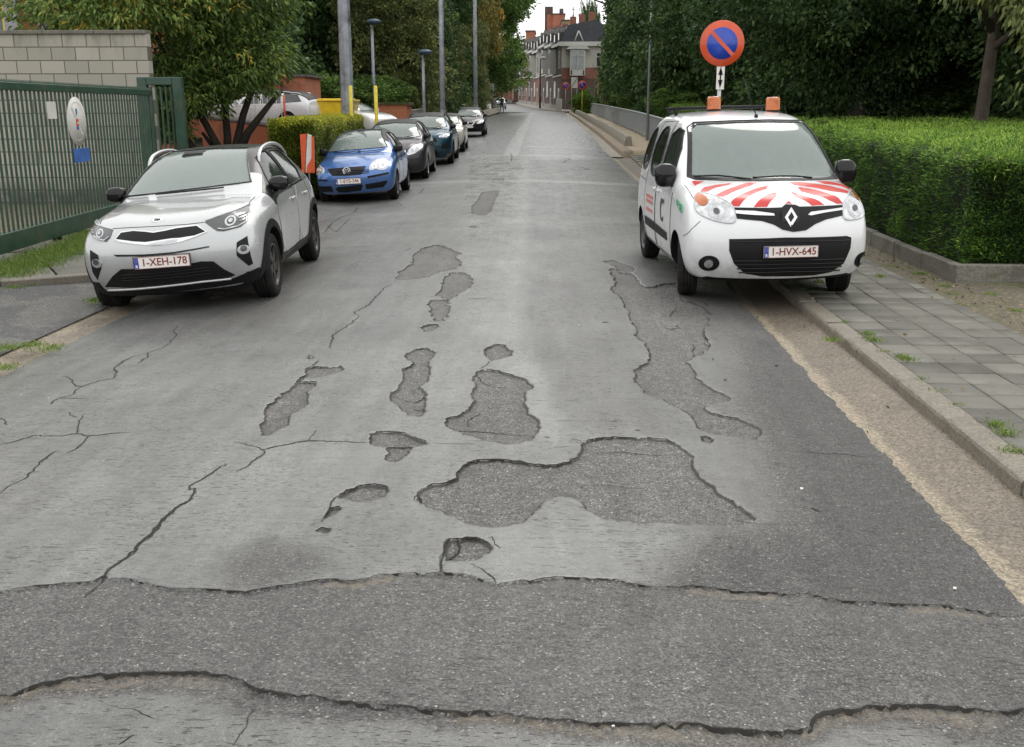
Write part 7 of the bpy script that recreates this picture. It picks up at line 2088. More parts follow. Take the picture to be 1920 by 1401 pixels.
# low understorey closing the view under the crowns
US = [(6.8, 30, 1.9, 2.4), (9.6, 28, 2.0, 2.6), (12.8, 30, 2.2, 2.8), (16.4, 31, 2.4, 3), (20, 29, 2.6, 3.2), (11, 38, 3, 3.6), (17, 40, 3.4, 4), (24, 38, 3.6, 4)]
UL = ['dark shrub under the sign tree', 'dark shrub behind the left part of the yew hedge', 'dark shrub behind the middle of the yew hedge', 'dark shrub beside the pale trunk', 'dark shrub at the right edge behind the hedge', 'large dark shrub deep under the trees', 'large dark shrub in the back of the wood', 'large dark shrub at the far right of the wood']
for (x, y, r_, h_), lab in zip(US, UL): tree(x, y, h_, r_, 'bush_dark', lab, name='bush', group='shrubs under the trees', flatz=h_ * .62, cz=h_ * .5)
BS = [(6.0, 52, 1.3, 2.6, 'bush', 'green bush behind the near part of the bridge railing'), (6.2, 60, 1.5, 2.8, 'bush_dark', 'dark green bush behind the bridge railing'), (6.0, 72, 1.6, 3.2, 'bush', 'leafy bush behind the middle of the bridge railing'), (6.2, 86, 1.7, 3.4, 'bush_dark', 'dark bush near the far end of the railing'), (5.6, 108, 1.6, 3, 'bush_dark', 'dark bush left of the corner house garden'), (3.6, 128, 1.6, 2.8, 'bush_dark', 'round dark bush behind the yellow sign post')]
for x, y, r_, h_, k_, lab in BS: tree(x, y, h_, r_, k_, lab, name='bush', group='bushes along the bridge railing', flatz=h_ * .6, cz=h_ * .5)
bl_ = at(1092, 195, 112); tree(bl_[0] + .1, 112, 2.4, .95, 'bush_lime', 'bright light green bush at the end of the footpath', name='bush', flatz=1.35, cz=1.2)
# pale trunk in the wood
x = at(1838, 200, 21)[0]; pt = empty('pale_trunk_tree', (x, 21, 0)); tag(pt, 'tree with a visible brown trunk and yellowish hanging leaves at the right edge', 'tree')
mb = MB(); mb.tube([(0, 0, -.1), (.04, 0, 1.6), (.10, 0, 3.2), (.0, .1, 5), (-.2, .1, 7.5)], [.16, .13, .11, .09, .05], 10); mb.tube([(.10, 0, 3.2), (-.6, -.4, 4.2), (-1.5, -1.0, 4.6)], [.08, .05, .02], 7); mb.tube([(.05, 0, 2.9), (.9, -.6, 3.8), (1.9, -1.4, 4.0)], [.08, .05, .02], 7); mb.build('trunk', M_BARK, pt)
rng = np.random.default_rng(31)
P_, D_, T_ = crown_points(420, 46, (2.3, 2.0, 2.6), rng, .42, .7, .2)
P_ += np.array([.9, -1.2, 5.6]); D_[:, 2] -= .5; D_ = unit(D_)
L_ = .13 * (.7 + .6 * rng.random(len(P_))); mkobj('crown', foliage_mesh('crown', P_, D_, L_, L_ * .5, T_ + .08, rng, .3, G_OLIVE), pt)
P_, D_, T_ = crown_points(60, 46, (1.0, .8, .9), rng, .40, .9, .2)
P_ += np.array([.75, -2.6, 2.9]); D_[:, 2] -= .7; D_ = unit(D_)
L_ = .12 * (.7 + .6 * rng.random(len(P_))); mkobj('hanging_branch', foliage_mesh('hanging_branch', P_, D_, L_, L_ * .5, T_ + .2, rng, .35, G_OLIVE), pt)

# cherry tree by the gate: several stems, big drooping leaves
cx_, cyy = at(425, 250, 25)[0], 25.0
ch = empty('cherry_tree', (cx_, cyy, -.05)); tag(ch, 'multi stemmed tree with long drooping leaves between the gate and the orange ramp wall', 'tree')
mb = MB()
stems = [[(0, 0, 0), (-.1, 0, .7), (-.5, 0, 1.5), (-1.1, .1, 2.6), (-1.9, 0, 4.2)], [(.1, .1, 0), (.15, .1, .9), (.4, .1, 1.7), (.9, 0, 2.8), (1.3, 0, 4.2)], [(-.1, .1, 0), (-.05, .2, 1.2), (-.1, .3, 2.6), (.1, .3, 4.6)], [(-.5, 0, 0), (-.62, 0, .6), (-1.0, -.1, 1.2), (-1.8, -.2, 2.1), (-2.9, -.3, 3.0)], [(.1, 0, .5), (.55, -.1, 1.3), (1.1, -.2, 1.9), (1.5, -.3, 2.3)], [(-.45, 0, .1), (-.3, .1, .5), (-.35, .1, .9), (-.6, 0, 1.3)]]
for q in stems: mb.tube(q, [.13 - .09 * i / (len(q) - 1) for i in range(len(q))], 8)
rs = random.Random(2)
for k in range(22):
    q0 = Vector(stems[k % 4][-1]); a = rs.uniform(0, 6.28); L = rs.uniform(.8, 1.8)
    mb.tube([q0, q0 + Vector((math.cos(a) * L * .5, math.sin(a) * L * .5, .35)), q0 + Vector((math.cos(a) * L, math.sin(a) * L, .2 + rs.uniform(-.5, .5)))], [.035, .022, .008], 5)
mb.build('trunk', M_BARKD, ch)
rng = np.random.default_rng(33)
Ps = []; Ds = []; Ts = []
for (c, rad, n) in (((-1.9, 0, 3.3), (2.6, 2.0, 1.9), 700), ((.25, 0, 4.1), (1.35, 1.6, 1.5), 420), ((-.6, 0, 5.2), (3.2, 2.4, 1.8), 600), ((-3.6, .2, 4.0), (1.6, 1.5, 1.4), 260), ((-2.3, -.4, 1.75), (.9, .8, .45), 80), ((-.9, -.5, 2.1), (1.0, .7, .4), 110), ((.7, -.4, 2.75), (.6, .6, .35), 45), ((1.15, -.1, 3.05), (.75, .9, .5), 70), ((-.5, -.1, 2.6), (1.7, 1.2, .55), 190), ((-2.0, -.6, 1.9), (1.3, 1.0, .7), 150)):
    P_, D_, T_ = crown_points(n, 26, rad, rng, .26, .7, .3); P_ += np.array(c); Ps.append(P_); Ds.append(D_); Ts.append(T_)
P_ = np.concatenate(Ps); D_ = np.concatenate(Ds); T_ = np.concatenate(Ts); D_[:, 2] = D_[:, 2] * .5 - .35; D_ = unit(D_)
L_ = .135 * (.6 + .7 * rng.random(len(P_))); mkobj('crown', foliage_mesh('crown', P_, D_, L_, L_ * .36, T_, rng, .25, G_CHERRY), ch)
# shrub behind the block wall
wx = at(190, 40, 22.5)[0]; wb_ = empty('wall_shrub', (wx, 22.5, 0)); tag(wb_, 'light green leafy tree showing over the top of the block wall', 'tree')
mb = MB(); mb.tube([(0, 0, 0), (.1, 0, 1.8), (-.1, .1, 3.4)], [.09, .07, .03], 8); mb.tube([(.08, 0, 1.6), (-.9, 0, 2.8), (-1.3, 0, 3.6)], [.05, .03, .015], 6); mb.build('trunk', M_BARKD, wb_)
Ps = []; Ds = []; Ts = []
for (c, rad, n) in (((.6, 0, 4.3), (1.9, 1.2, .95), 300), ((-.9, -.1, 4.4), (.55, .6, .8), 50), ((1.2, .6, 5.6), (2.4, 1.8, 1.6), 420)):
    P_, D_, T_ = crown_points(n, 26, rad, rng, .24, .7, .3); P_ += np.array(c); Ps.append(P_); Ds.append(D_); Ts.append(T_ + .1)
P_ = np.concatenate(Ps); D_ = unit(np.concatenate(Ds)); T_ = np.concatenate(Ts)
L_ = .12 * (.6 + .7 * rng.random(len(P_))); mkobj('crown', foliage_mesh('crown', P_, D_, L_, L_ * .42, T_, rng, .25, G_CHERRY), wb_)

# hedges
def box_hedge(name, label, corners, h0, h1, n_side, n_top, ln, wd, m, seed, round_=.12, wav=.05, tone_side=.35, tone_top=.8, up=.35, cat='hedge', core=(.01, .015, .006), z0=0.02, shoots=0, tone_h=None):
    """corners: 4 ground points anticlockwise (front-left, front-right, back-right, back-left)"""
    rng = np.random.default_rng(seed); C = np.array(corners, float)
    o = empty(name, (C[:, 0].mean(), C[:, 1].mean(), 0)); tag(o, label, cat)
    org = np.array([C[:, 0].mean(), C[:, 1].mean(), 0])
    hz_ = lambda p: h0 + (h1 - h0) * np.clip((p[:, 1] - C[:, 1].min()) / max(1e-6, C[:, 1].max() - C[:, 1].min()), 0, 1)
    per = [np.linalg.norm(C[(i + 1) % 4] - C[i]) for i in range(4)]
    Ps = []; Ds = []; Ts = []
    for i, (a, b, ns) in enumerate(zip(C, np.roll(C, -1, 0), n_side)):
        if ns == 0: continue
        d = (b - a) / np.linalg.norm(b - a); nn = np.array([d[1], -d[0]])
        t = rng.random(ns); z = rng.random(ns); p = a + (b - a) * t[:, None]
        g = prof(p[:, 1]); H = hz_(p)
        off = wav * (vnoise(p[:, 0] * 1 + p[:, 1], z * H, 2.3, seed) - .5) * 2 + .6 * wav * (vnoise(p[:, 0] + p[:, 1], z * H, 7.5, seed + 1) - .5) * 2
        zz = z0 + z * (H - z0)
        off = off - round_ * np.clip((z - .9) / .1, 0, 1) ** 2 - .10 * np.clip((.08 - z) / .08, 0, 1) - rng.random(ns) ** 2 * .10
        P = np.stack([p[:, 0] + nn[0] * off, p[:, 1] + nn[1] * off, g + zz], 1)
        D = np.stack([np.full(ns, nn[0]), np.full(ns, nn[1]), np.full(ns, up)], 1) + rng.normal(size=(ns, 3)) * .45
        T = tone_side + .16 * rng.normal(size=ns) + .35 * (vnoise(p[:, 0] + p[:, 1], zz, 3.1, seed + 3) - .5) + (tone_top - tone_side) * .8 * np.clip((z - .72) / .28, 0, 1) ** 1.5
        Ps.append(P); Ds.append(D); Ts.append(T)
    s = rng.random(n_top); t = rng.random(n_top)
    p = (C[0] * (1 - s)[:, None] + C[1] * s[:, None]) * (1 - t)[:, None] + (C[3] * (1 - s)[:, None] + C[2] * s[:, None]) * t[:, None]
    e = np.minimum(np.minimum(s * per[0], (1 - s) * per[0]), np.minimum(t * per[1], (1 - t) * per[1]))
    zt = prof(p[:, 1]) + hz_(p) + wav * 1.4 * (vnoise(p[:, 0], p[:, 1], 1.7, seed + 5) - .5) * 2 - round_ * np.clip(1 - e / (round_ * 1.5), 0, 1) ** 2 - rng.random(n_top) ** 2 * .08
    Ps.append(np.stack([p[:, 0], p[:, 1], zt], 1)); Ds.append(np.array([0, 0, 1.]) + rng.normal(size=(n_top, 3)) * .6)
    Ts.append(tone_top + .16 * rng.normal(size=n_top) + .3 * (vnoise(p[:, 0], p[:, 1], 2.1, seed + 8) - .5))
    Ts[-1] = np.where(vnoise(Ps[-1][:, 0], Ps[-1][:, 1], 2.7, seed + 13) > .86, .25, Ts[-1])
    P = np.concatenate(Ps) - org; D = unit(np.concatenate(Ds)); T = np.concatenate(Ts)
    L = ln * (.6 + .8 * rng.random(len(P)))
    if shoots:
        k = rng.choice(len(P) - n_top, 0) if 0 else None
        s = rng.random(shoots); t = rng.random(shoots)
        q = (C[0] * (1 - s)[:, None] + C[1] * s[:, None]) * (1 - t)[:, None] + (C[3] * (1 - s)[:, None] + C[2] * s[:, None]) * t[:, None]
        zq = prof(q[:, 1]) + hz_(q)
        for kk in range(7):
            f = kk / 6 * (.05 + .11 * rng.random(shoots))
            PP = np.stack([q[:, 0], q[:, 1], zq + f], 1) - org
            DD = unit(np.array([0, 0, .7]) + rng.normal(size=(shoots, 3)) * .6)
            P = np.concatenate([P, PP]); D = np.concatenate([D, DD]); T = np.concatenate([T, np.full(shoots, tone_top + .12)]); L = np.concatenate([L, np.full(shoots, ln * .8)])
    mkobj('leaves', foliage_mesh('leaves', P, D, L, L * wd, T, rng, .1, m), o)
    # woody dark inside
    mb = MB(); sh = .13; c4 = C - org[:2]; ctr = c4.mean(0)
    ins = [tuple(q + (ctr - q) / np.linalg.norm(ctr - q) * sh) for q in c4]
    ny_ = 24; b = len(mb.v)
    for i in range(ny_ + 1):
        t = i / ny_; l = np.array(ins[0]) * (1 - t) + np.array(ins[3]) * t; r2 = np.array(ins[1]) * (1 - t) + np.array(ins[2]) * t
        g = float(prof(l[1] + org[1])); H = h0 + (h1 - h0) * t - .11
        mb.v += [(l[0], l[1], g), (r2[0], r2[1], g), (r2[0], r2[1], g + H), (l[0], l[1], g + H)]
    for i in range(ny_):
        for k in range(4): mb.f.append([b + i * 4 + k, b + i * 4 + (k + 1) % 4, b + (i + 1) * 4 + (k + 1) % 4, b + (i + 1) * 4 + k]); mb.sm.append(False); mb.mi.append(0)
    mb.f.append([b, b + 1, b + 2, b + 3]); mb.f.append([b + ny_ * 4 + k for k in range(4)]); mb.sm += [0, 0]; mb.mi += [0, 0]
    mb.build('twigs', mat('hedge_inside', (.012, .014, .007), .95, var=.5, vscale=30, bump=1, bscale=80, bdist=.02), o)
    return o
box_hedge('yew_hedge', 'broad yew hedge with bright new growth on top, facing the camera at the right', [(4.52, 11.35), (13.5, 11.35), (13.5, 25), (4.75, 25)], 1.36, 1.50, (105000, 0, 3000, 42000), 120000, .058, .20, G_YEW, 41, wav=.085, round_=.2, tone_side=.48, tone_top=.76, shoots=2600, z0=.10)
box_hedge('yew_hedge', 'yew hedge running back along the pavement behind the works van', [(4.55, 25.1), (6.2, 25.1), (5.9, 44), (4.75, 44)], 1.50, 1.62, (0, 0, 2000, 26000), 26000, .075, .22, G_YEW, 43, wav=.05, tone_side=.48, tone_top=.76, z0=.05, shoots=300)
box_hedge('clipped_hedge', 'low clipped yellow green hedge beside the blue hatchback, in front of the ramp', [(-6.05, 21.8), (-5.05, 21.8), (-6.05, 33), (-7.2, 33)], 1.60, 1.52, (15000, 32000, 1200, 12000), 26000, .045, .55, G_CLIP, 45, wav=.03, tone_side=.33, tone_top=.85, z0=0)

# grass tufts and weeds
M_GRASS = leaf_mat('grass_blades', [(0, (.06, .11, .02)), (.5, (.14, .23, .04)), (.9, (.26, .34, .08)), (1, (.30, .29, .12))])
def grass(name, label, pts, n, h, spread, seed, tone=.5):
    rng = np.random.default_rng(seed); P = []
    pts = np.array(pts, float); idx = rng.integers(0, len(pts), n)
    P = pts[idx].copy(); P[:, :2] += rng.normal(size=(n, 2)) * spread
    D = np.stack([rng.normal(size=n) * .5, rng.normal(size=n) * .5, np.ones(n)], 1); D = unit(D)
    L = h * (.4 + .9 * rng.random(n))
    V, F = leaf_quads(P, D, L, np.full(n, .007), rng, .25)
    me = np_mesh(name, V, F); a = me.attributes.new('tone', 'FLOAT', 'POINT'); a.data.foreach_set('value', np.repeat(np.clip(tone + .2 * rng.normal(size=n), 0, 1), 4).astype(np.float32)); me.materials.append(M_GRASS)
    tag(mkobj(name, me), label, 'grass', kind='stuff')
gp = []
for u, v in ((10, 510), (40, 500), (70, 486), (100, 476), (130, 468), (150, 455), (165, 442), (120, 480), (60, 505), (20, 520), (90, 492), (150, 470), (162, 460), (168, 450)):
    g_ = G(u, v, lambda x, y: -.02); gp.append((g_[0], g_[1], -.02))
grass('grass', 'rough green grass along the foot of the gate', gp, 9000, .14, .16, 51, .55)
gp = []
for u, v in ((180, 565), (190, 562), (20, 652), (60, 648), (5, 690), (90, 655), (60, 534), (30, 540), (100, 530)):
    g_ = G(u, v, lambda x, y: -.06); gp.append((g_[0], g_[1], -.07))
grass('grass', 'small weeds along the left gutter', gp, 1500, .06, .06, 52, .6)
gp = []
for k in range(130):
    y = rs.uniform(3, 36); a = rs.random()
    x = KX(y) + .175 if a < .55 else (3.98 + rs.uniform(-.05, .35) if a < .9 else KX(y) - .01)
    if a > .55 and a < .9 and rs.random() < .2: x = rs.uniform(4.0, 4.4)
    gp.append((x, y, PAVE_Z(y) - (.10 if a >= .9 else .0)))
grass('grass', 'moss and weeds in the joints of the right pavement', gp, 5000, .025, .03, 53, .6)
gp = []
for u, v in ((1700, 676), (1692, 672), (1870, 800), (1885, 815), (1900, 850), (1795, 505), (1722, 515), (1770, 538), (1650, 520), (1860, 555), (1905, 585), (1625, 628), (1640, 640), (1560, 640), (1535, 530), (1730, 515)):
    g_ = G(u, v, lambda x, y: -.03); gp.append((g_[0], g_[1], -.03))
grass('grass', 'tufts of grass along the kerb and the hedge edging', gp, 1500, .05, .035, 54, .65)
# fallen leaves and litter on the verge
def litter():
    rng = np.random.default_rng(61); n = 700
    y = rng.uniform(6, 20, n); x = 4.0 + rng.random(n) ** .8 * .45; z = np.array([PAVE_Z(t) for t in y]) + .012
    m = rng.random(n) < .25; x[m] = rng.uniform(1.0, 3.9, m.sum()); z[m] = np.array([PAVE_Z(t) if xx > 2.5 else float(road_z(xx, t)) - .02 for xx, t in zip(x[m], y[m])]) + .012
    D = unit(np.stack([rng.normal(size=n), rng.normal(size=n), rng.normal(size=n) * .25], 1))
    V, F = leaf_quads(np.stack([x, y, z], 1), D, rng.uniform(.02, .05, n), rng.uniform(.012, .03, n), rng)
    me = np_mesh('fallen_leaves', V, F); a = me.attributes.new('tone', 'FLOAT', 'POINT'); a.data.foreach_set('value', np.repeat(rng.random(n), 4).astype(np.float32)); me.materials.append(leaf_mat('dead_leaf', [(0, (.06, .04, .02)), (.6, (.20, .13, .06)), (1, (.38, .32, .16))]))
    tag(mkobj('fallen_leaves', me), 'dry fallen leaves scattered below the yew hedge', 'leaves', kind='stuff')
litter()

# scraps of paper and pale pebbles on the road
mb = MB(); rs = random.Random(9)
for u, v, w in ((1503, 917, .022), (1790, 1105, .018), (1150, 1353, .009), (960, 1078, .006), (92, 748, .01), (40, 742, .01), (402, 742, .007), (1085, 610, .02), (1410, 980, .006)):
    g_ = G(u, v); z_ = surf_z2(*g_)
    mb.box((g_[0], g_[1], z_ + .003), (w, w * .7, .004), rz=rs.uniform(0, 3))
tag(mb.build('litter', M_FADED), 'tiny pale paper scraps and chips scattered on the road', 'litter', kind='stuff')
# ------------------------------------------------------------------ the street of houses beyond the bridge
M_BRICK = None
def brick(name, a, b, m=(.20, .18, .155)):
    n = NT(name); c = n.coord('Object'); sp = n.n('ShaderNodeSeparateXYZ'); n.l(c, sp.inputs[0]); cb = n.n('ShaderNodeCombineXYZ')
    n.l(n.math('ADD', sp.outputs[0], sp.outputs[1]), cb.inputs[0]); n.l(sp.outputs[2], cb.inputs[1])
    br = n.n('ShaderNodeTexBrick'); br.inputs['Scale'].default_value = 1; br.inputs['Brick Width'].default_value = .22; br.inputs['Row Height'].default_value = .075; br.inputs['Mortar Size'].default_value = .008
    br.inputs['Color1'].default_value = (*a, 1); br.inputs['Color2'].default_value = (*b, 1); br.inputs['Mortar'].default_value = (*m, 1); n.l(cb.outputs[0], br.inputs['Vector'])
    cc = n.mix(1, br.outputs['Color'], n.ramp(n.noise(c, .8, 5), [(.3, .75), (.7, 1.2)]), 'MULTIPLY'); n.set(Base_Color=cc, Roughness=.9); return n.m
B_DK = brick('dark_red_brick', (.085, .034, .026), (.060, .027, .022)); B_RED = brick('red_brick', (.28, .085, .05), (.21, .07, .042)); B_PINK = brick('orange_red_brick', (.33, .12, .075), (.26, .10, .065))
M_STUCCO = mat('pale_stucco', (.42, .405, .365), .85, var=.1, dirt=(.27, .26, .23), dscale=1); M_STONE = mat('bluestone_plinth', (.27, .26, .23), .8); M_SLATE = mat('slate_roof', (.045, .050, .060), .6, var=.3, vscale=4)
M_FRAMEW = mat('white_window_frame', (.48, .475, .45), .5); M_TILE = mat('dark_tiles', (.085, .075, .068), .8, var=.25, vscale=4)
M_CURT = mat('net_curtain', (.30, .32, .33), .35, coat=1, var=.3, vscale=5)
def window(parent, x, z, w, h, wallmat=None, arch=False, y=0):
    mb = MB(); mb.box((x, y - .02, z), (w + .24, .10, h + .24)); fr = mb.build('window', M_FRAMEW, parent)
    mb = MB(); mb.box((x, y - .06, z), (w, .06, h)); mb.build('pane', M_CURT if (x * 7 + z) % 2 > 1 else M_WINDARK, fr)
    mb = MB(); mb.box((x, y - .10, z), (.07, .04, h)); mb.box((x, y - .10, z + h * .22), (w, .045, .07)); mb.build('glazing_bar', M_FRAMEW, fr)
    mb = MB(); mb.box((x, y - .10, z - h / 2 - .12), (w + .4, .22, .10)); mb.build('sill', M_STONE, fr)
    return fr
def house(x, y, rz, w, hw, roof_h, wallm, upper, label, door=True, bay=False, dormers=1, roofm=None, depth=9, base=None, grp='row houses beyond the bridge', split=None, plinth=.7, wrows=2):
    g0 = float(prof(y)) - .1 if base is None else base
    o = empty('row_house', (x, y, g0), (0, 0, rz)); tag(o, label, 'house', grp)
    sp_ = split or hw * .52
    mb = MB(); mb.box((w / 2, depth / 2, sp_ / 2), (w, depth, sp_)); mb.build('wall', wallm, o)
    mb = MB(); mb.box((w / 2, depth / 2 + .004, sp_ + (hw - sp_) / 2), (w, depth, hw - sp_)); mb.build('upper_wall', upper, o)
    mb = MB(); mb.box((w / 2, -.05, plinth / 2), (w, .12, plinth)); mb.build('plinth', M_STONE, o)
    mb = MB(); mb.box((w / 2, -.14, hw - .1), (w + .02, .42, .34)); mb.box((w / 2, -.06, sp_), (w, .14, .16)); mb.build('cornice', M_FRAMEW, o)
    # mansard: steep slate front then flatter slope
    mb = MB(); mb.prism([(-.05, hw + .08), (.75, hw + roof_h * .72), (depth * .5, hw + roof_h), (depth + .05, hw + .08)], .01, w - .01, Matrix(((0, 0, 1, 0), (1, 0, 0, 0), (0, 1, 0, 0), (0, 0, 0, 1)))); rf = mb.build('roof', roofm or M_SLATE, o)
    for k in range(dormers):
        dx = w * (k + .5) / dormers
        mb = MB(); mb.prism([(dx - .65, hw + .35), (dx + .65, hw + .35), (dx + .65, hw + 1.5), (dx, hw + 2.1), (dx - .65, hw + 1.5)], -.12, 1.6, XZ); dm = mb.build('dormer', M_TILE, rf)
        mb = MB(); mb.box((dx, -.14, hw + .95), (.8, .06, .9)); mb.build('pane', M_WINDARK, rf)
    mb = MB(); mb.box((w - .4, depth * .45, hw + roof_h + .3), (.5, .9, 1.3)); mb.build('chimney', B_RED, rf)
    nw = 2 if w > 4.5 else 1
    for k in range(nw):
        wx_ = w * (k + .5) / nw
        if not (bay and k == 0): window(o, wx_, sp_ + (hw - sp_) * .5, 1.1, (hw - sp_) * .5, y=0)
        if door and k == nw - 1:
            mb = MB(); mb.box((wx_, -.04, 1.5), (1.3, .14, 2.7)); df = mb.build('door', M_FRAMEW, o)
            mb = MB(); mb.box((wx_, -.12, 1.3), (.95, .06, 2.2)); mb.build('door_leaf', mat('door_brown', (.12, .05, .03), .4), df)
        else: window(o, wx_, plinth + (sp_ - plinth) * .52, 1.15, (sp_ - plinth) * .55)
    if bay:
        bx_ = w / (2 * nw)
        mb = MB(); mb.box((bx_, -.45, sp_ + (hw - sp_) * .48), (1.9, .9, (hw - sp_) * .78)); by = mb.build('bay', M_FRAMEW, o)
        mb = MB(); mb.box((bx_, -.93, sp_ + (hw - sp_) * .52), (1.45, .05, (hw - sp_) * .52)); mb.build('bay_pane', M_CURT, by)
        mb = MB()
        for q in (-.36, 0, .36): mb.box((bx_ + q, -.97, sp_ + (hw - sp_) * .52), (.06, .05, (hw - sp_) * .52))
        mb.build('glazing_bar', M_FRAMEW, by)
        mb = MB(); mb.box((bx_, -.5, sp_ + (hw - sp_) * .90), (2.2, 1.1, .16)); mb.build('bay_roof', M_SLATE, by)
    return o
# the receding row, nearest house first
F0 = Vector((.95, 141.5)); F1 = Vector((-6.8, 202.0)); fd_ = (F1 - F0).normalized(); rzr = math.atan2(-fd_.y, -fd_.x)
specs = [(B_DK, B_DK, 'dark brick row house with white boxed bay, next to the corner house', True), (B_DK, M_STUCCO, 'row house with white upper floor, second from the corner house', True), (B_DK, B_DK, 'dark brick row house behind the thin lamp post', False), (B_RED, M_STUCCO, 'fourth row house with pale upper floor', True), (B_DK, B_DK, 'fifth dark row house with slate mansard', False), (B_RED, B_RED, 'sixth red brick row house', True), (B_DK, M_STUCCO, 'last pale fronted row house before the bend', False)]
L_ = (F1 - F0).length / len(specs)
for i, (a, b, lab, bay) in enumerate(specs):
    p = F0 + fd_ * (L_ * (i + 1)); house(p.x, p.y, rzr, L_ - .02, 8.6 + .25 * (i % 3), 3.0, a, b, lab, bay=bay, dormers=2)
# corner house, facing the bridge
ch_ = empty('corner_house', (F0.x, F0.y - .2, float(prof(140)) - .1)); tag(ch_, 'corner house with white upper floor, bay window and slate roof with a gabled dormer', 'house')
W_ = 9.5; hw = 8.5; sp_ = 4.2
mb = MB(); mb.box((W_ / 2, 4.0, sp_ / 2), (W_, 8, sp_)); mb.build('wall', B_DK, ch_)
mb = MB(); mb.box((W_ / 2, 4.0, sp_ + .7), (W_, 8.006, 1.4)); mb.build('brick_band', B_RED, ch_)
mb = MB(); mb.box((W_ / 2, 4.004, sp_ + 1.4 + (hw - sp_ - 1.4) / 2), (W_ + .02, 8.02, hw - sp_ - 1.4)); mb.build('upper_wall', M_STUCCO, ch_)
mb = MB(); mb.box((W_ / 2, 3.9, hw + .1), (W_ + .7, 8.9, .55)); mb.build('cornice', M_FRAMEW, ch_)
mb = MB(); mb.prism([(-.2, hw + .35), (W_ + .2, hw + .35), (W_ - .5, hw + 2.0), (.5, hw + 2.0)], .2, 7.6, XZ); mb.prism([(.5, hw + 2.0), (W_ - .5, hw + 2.0), (W_ - .5, hw + 2.9), (4.6, hw + 2.7)], 1.8, 7.0, XZ); rf = mb.build('roof', M_SLATE, ch_)
for x_ in (2.2,):
    mb = MB()
    for s in (-1, 1): mb.tube([(x_ + s * .55, -.1, hw + .5), (x_, -.1, hw + 1.75)], .11, 4)
    mb.build('gable_trim', M_FRAMEW, rf)
    mb = MB(); mb.prism([(x_ - .5, hw + .4), (x_ + .5, hw + .4), (x_, hw + 1.6)], -.04, 1.0, XZ); mb.build('dormer', M_SLATE, rf)
mb = MB(); mb.box((6.9, 3.5, hw + 3.2), (.9, .9, 1.4)); mb.build('chimney', B_RED, rf)
bx_ = 2.1
mb = MB(); mb.box((bx_, -.5, sp_ + 2.0), (2.0, 1.0, 3.3)); by = mb.build('bay', M_FRAMEW, ch_)
mb = MB(); mb.box((bx_, -1.02, sp_ + 2.3), (1.6, .06, 2.2)); mb.build('bay_pane', M_CURT, by)
mb = MB(); mb.box((bx_, -1.07, sp_ + 2.3), (.12, .06, 2.2)); mb.box((bx_, -1.07, sp_ + 2.9), (1.6, .06, .1)); mb.build('glazing_bar', M_FRAMEW, by)
mb = MB(); mb.prism([(bx_ - 1.6, sp_ + 3.7), (bx_ + 1.6, sp_ + 3.7), (bx_ + .9, sp_ + 4.25), (bx_ - .9, sp_ + 4.25)], -1.2, .0, XZ); mb.build('bay_roof', M_FRAMEW, by)
for s in (-.8, .8):
    mb = MB(); mb.box((bx_ + s, -1.03, sp_ + .75), (.18, .06, .6)); mb.build('bracket', M_SLATE, by)
for x_ in (-.0,): window(ch_, 5.6, 2.4, 1.4, 1.6); window(ch_, 7.6, sp_ + 2.4, 1.1, 1.7); window(ch_, 5.2, sp_ + 2.4, 1.1, 1.7)
for z_ in (sp_ + 2.4,):
    for yy in (1.3, 3.0, 4.8):
        mb = MB(); mb.box((-.03, yy, z_), (.1, .8, 1.7)); w_ = mb.build('window', M_FRAMEW, ch_); mb = MB(); mb.box((-.09, yy, z_), (.06, .5, 1.4)); mb.build('pane', M_WINDARK, w_)
# houses at the bend, seen face on
for (u0, u1, Y, a, b, lab, h) in ((948, 986, 216, B_PINK, B_PINK, 'orange red brick house at the bend, left of the thin lamp post', 9), (905, 948, 228, B_RED, B_RED, 'red brick house at the bend behind the walking people', 9.5), (986, 1004, 209, B_DK, B_DK, 'dark brick house with a white arched window at the bend', 8.5)):
    x0, x1 = at(u0, 180, Y)[0], at(u1, 180, Y)[0]; house(x0, Y, 0, x1 - x0, h, 3, a, b, lab, dormers=1, roofm=M_TILE, grp='houses at the bend')
# towers of brick behind the roofs and the church spire
def block(u0, u1, v0, Y, m, label, parts_=()):
    x0, x1 = at(u0, 50, Y)[0], at(u1, 50, Y)[0]; z1 = at(u0, v0, Y)[1]; g0 = float(prof(Y)) - .2
    o = empty('apartment_block', ((x0 + x1) / 2, Y, g0)); tag(o, label, 'building')
    mb = MB(); mb.box((0, 5, (z1 - g0) / 2), (x1 - x0, 10, z1 - g0)); mb.build('wall', m, o)
    mb = MB(); mb.box((0, 5, z1 - g0 + .1), (x1 - x0 + .3, 10.3, .25)); mb.build('roof', M_TILE, o)
    return o, x1 - x0, z1 - g0
M_ORB = brick('bright_orange_brick', (.42, .13, .07), (.36, .11, .06), (.3, .2, .15)); M_TAN = brick('tan_brick', (.42, .27, .13), (.37, .24, .12))
o, w_, h_ = block(1036, 1059, 27, 250, M_ORB, 'bright orange brick block rising above the row house roofs')
mb = MB(); mb.box((-w_ / 2 - .9, 4, h_ / 2 + .9), (1.9, 6, h_ + 1.8)); mb.build('stair_tower', B_DK, o); mb = MB(); mb.box((-w_ / 2 + .0, 3.9, h_ - 3.5), (2.6, 6, 7)); mb.build('side_wing', M_ORB, o)
mb = MB(); mb.tube([(w_ / 2 - .8, 4, h_), (w_ / 2 - .8, 4, h_ + 1.6)], .5, 8); mb.build('vent', M_TILE, o)
block(1053, 1075, 39, 205, M_TAN, 'tan brick gable block behind the corner house roof')
block(986, 1003, 59, 232, M_ORB, 'orange block partly hidden by the big green tree')
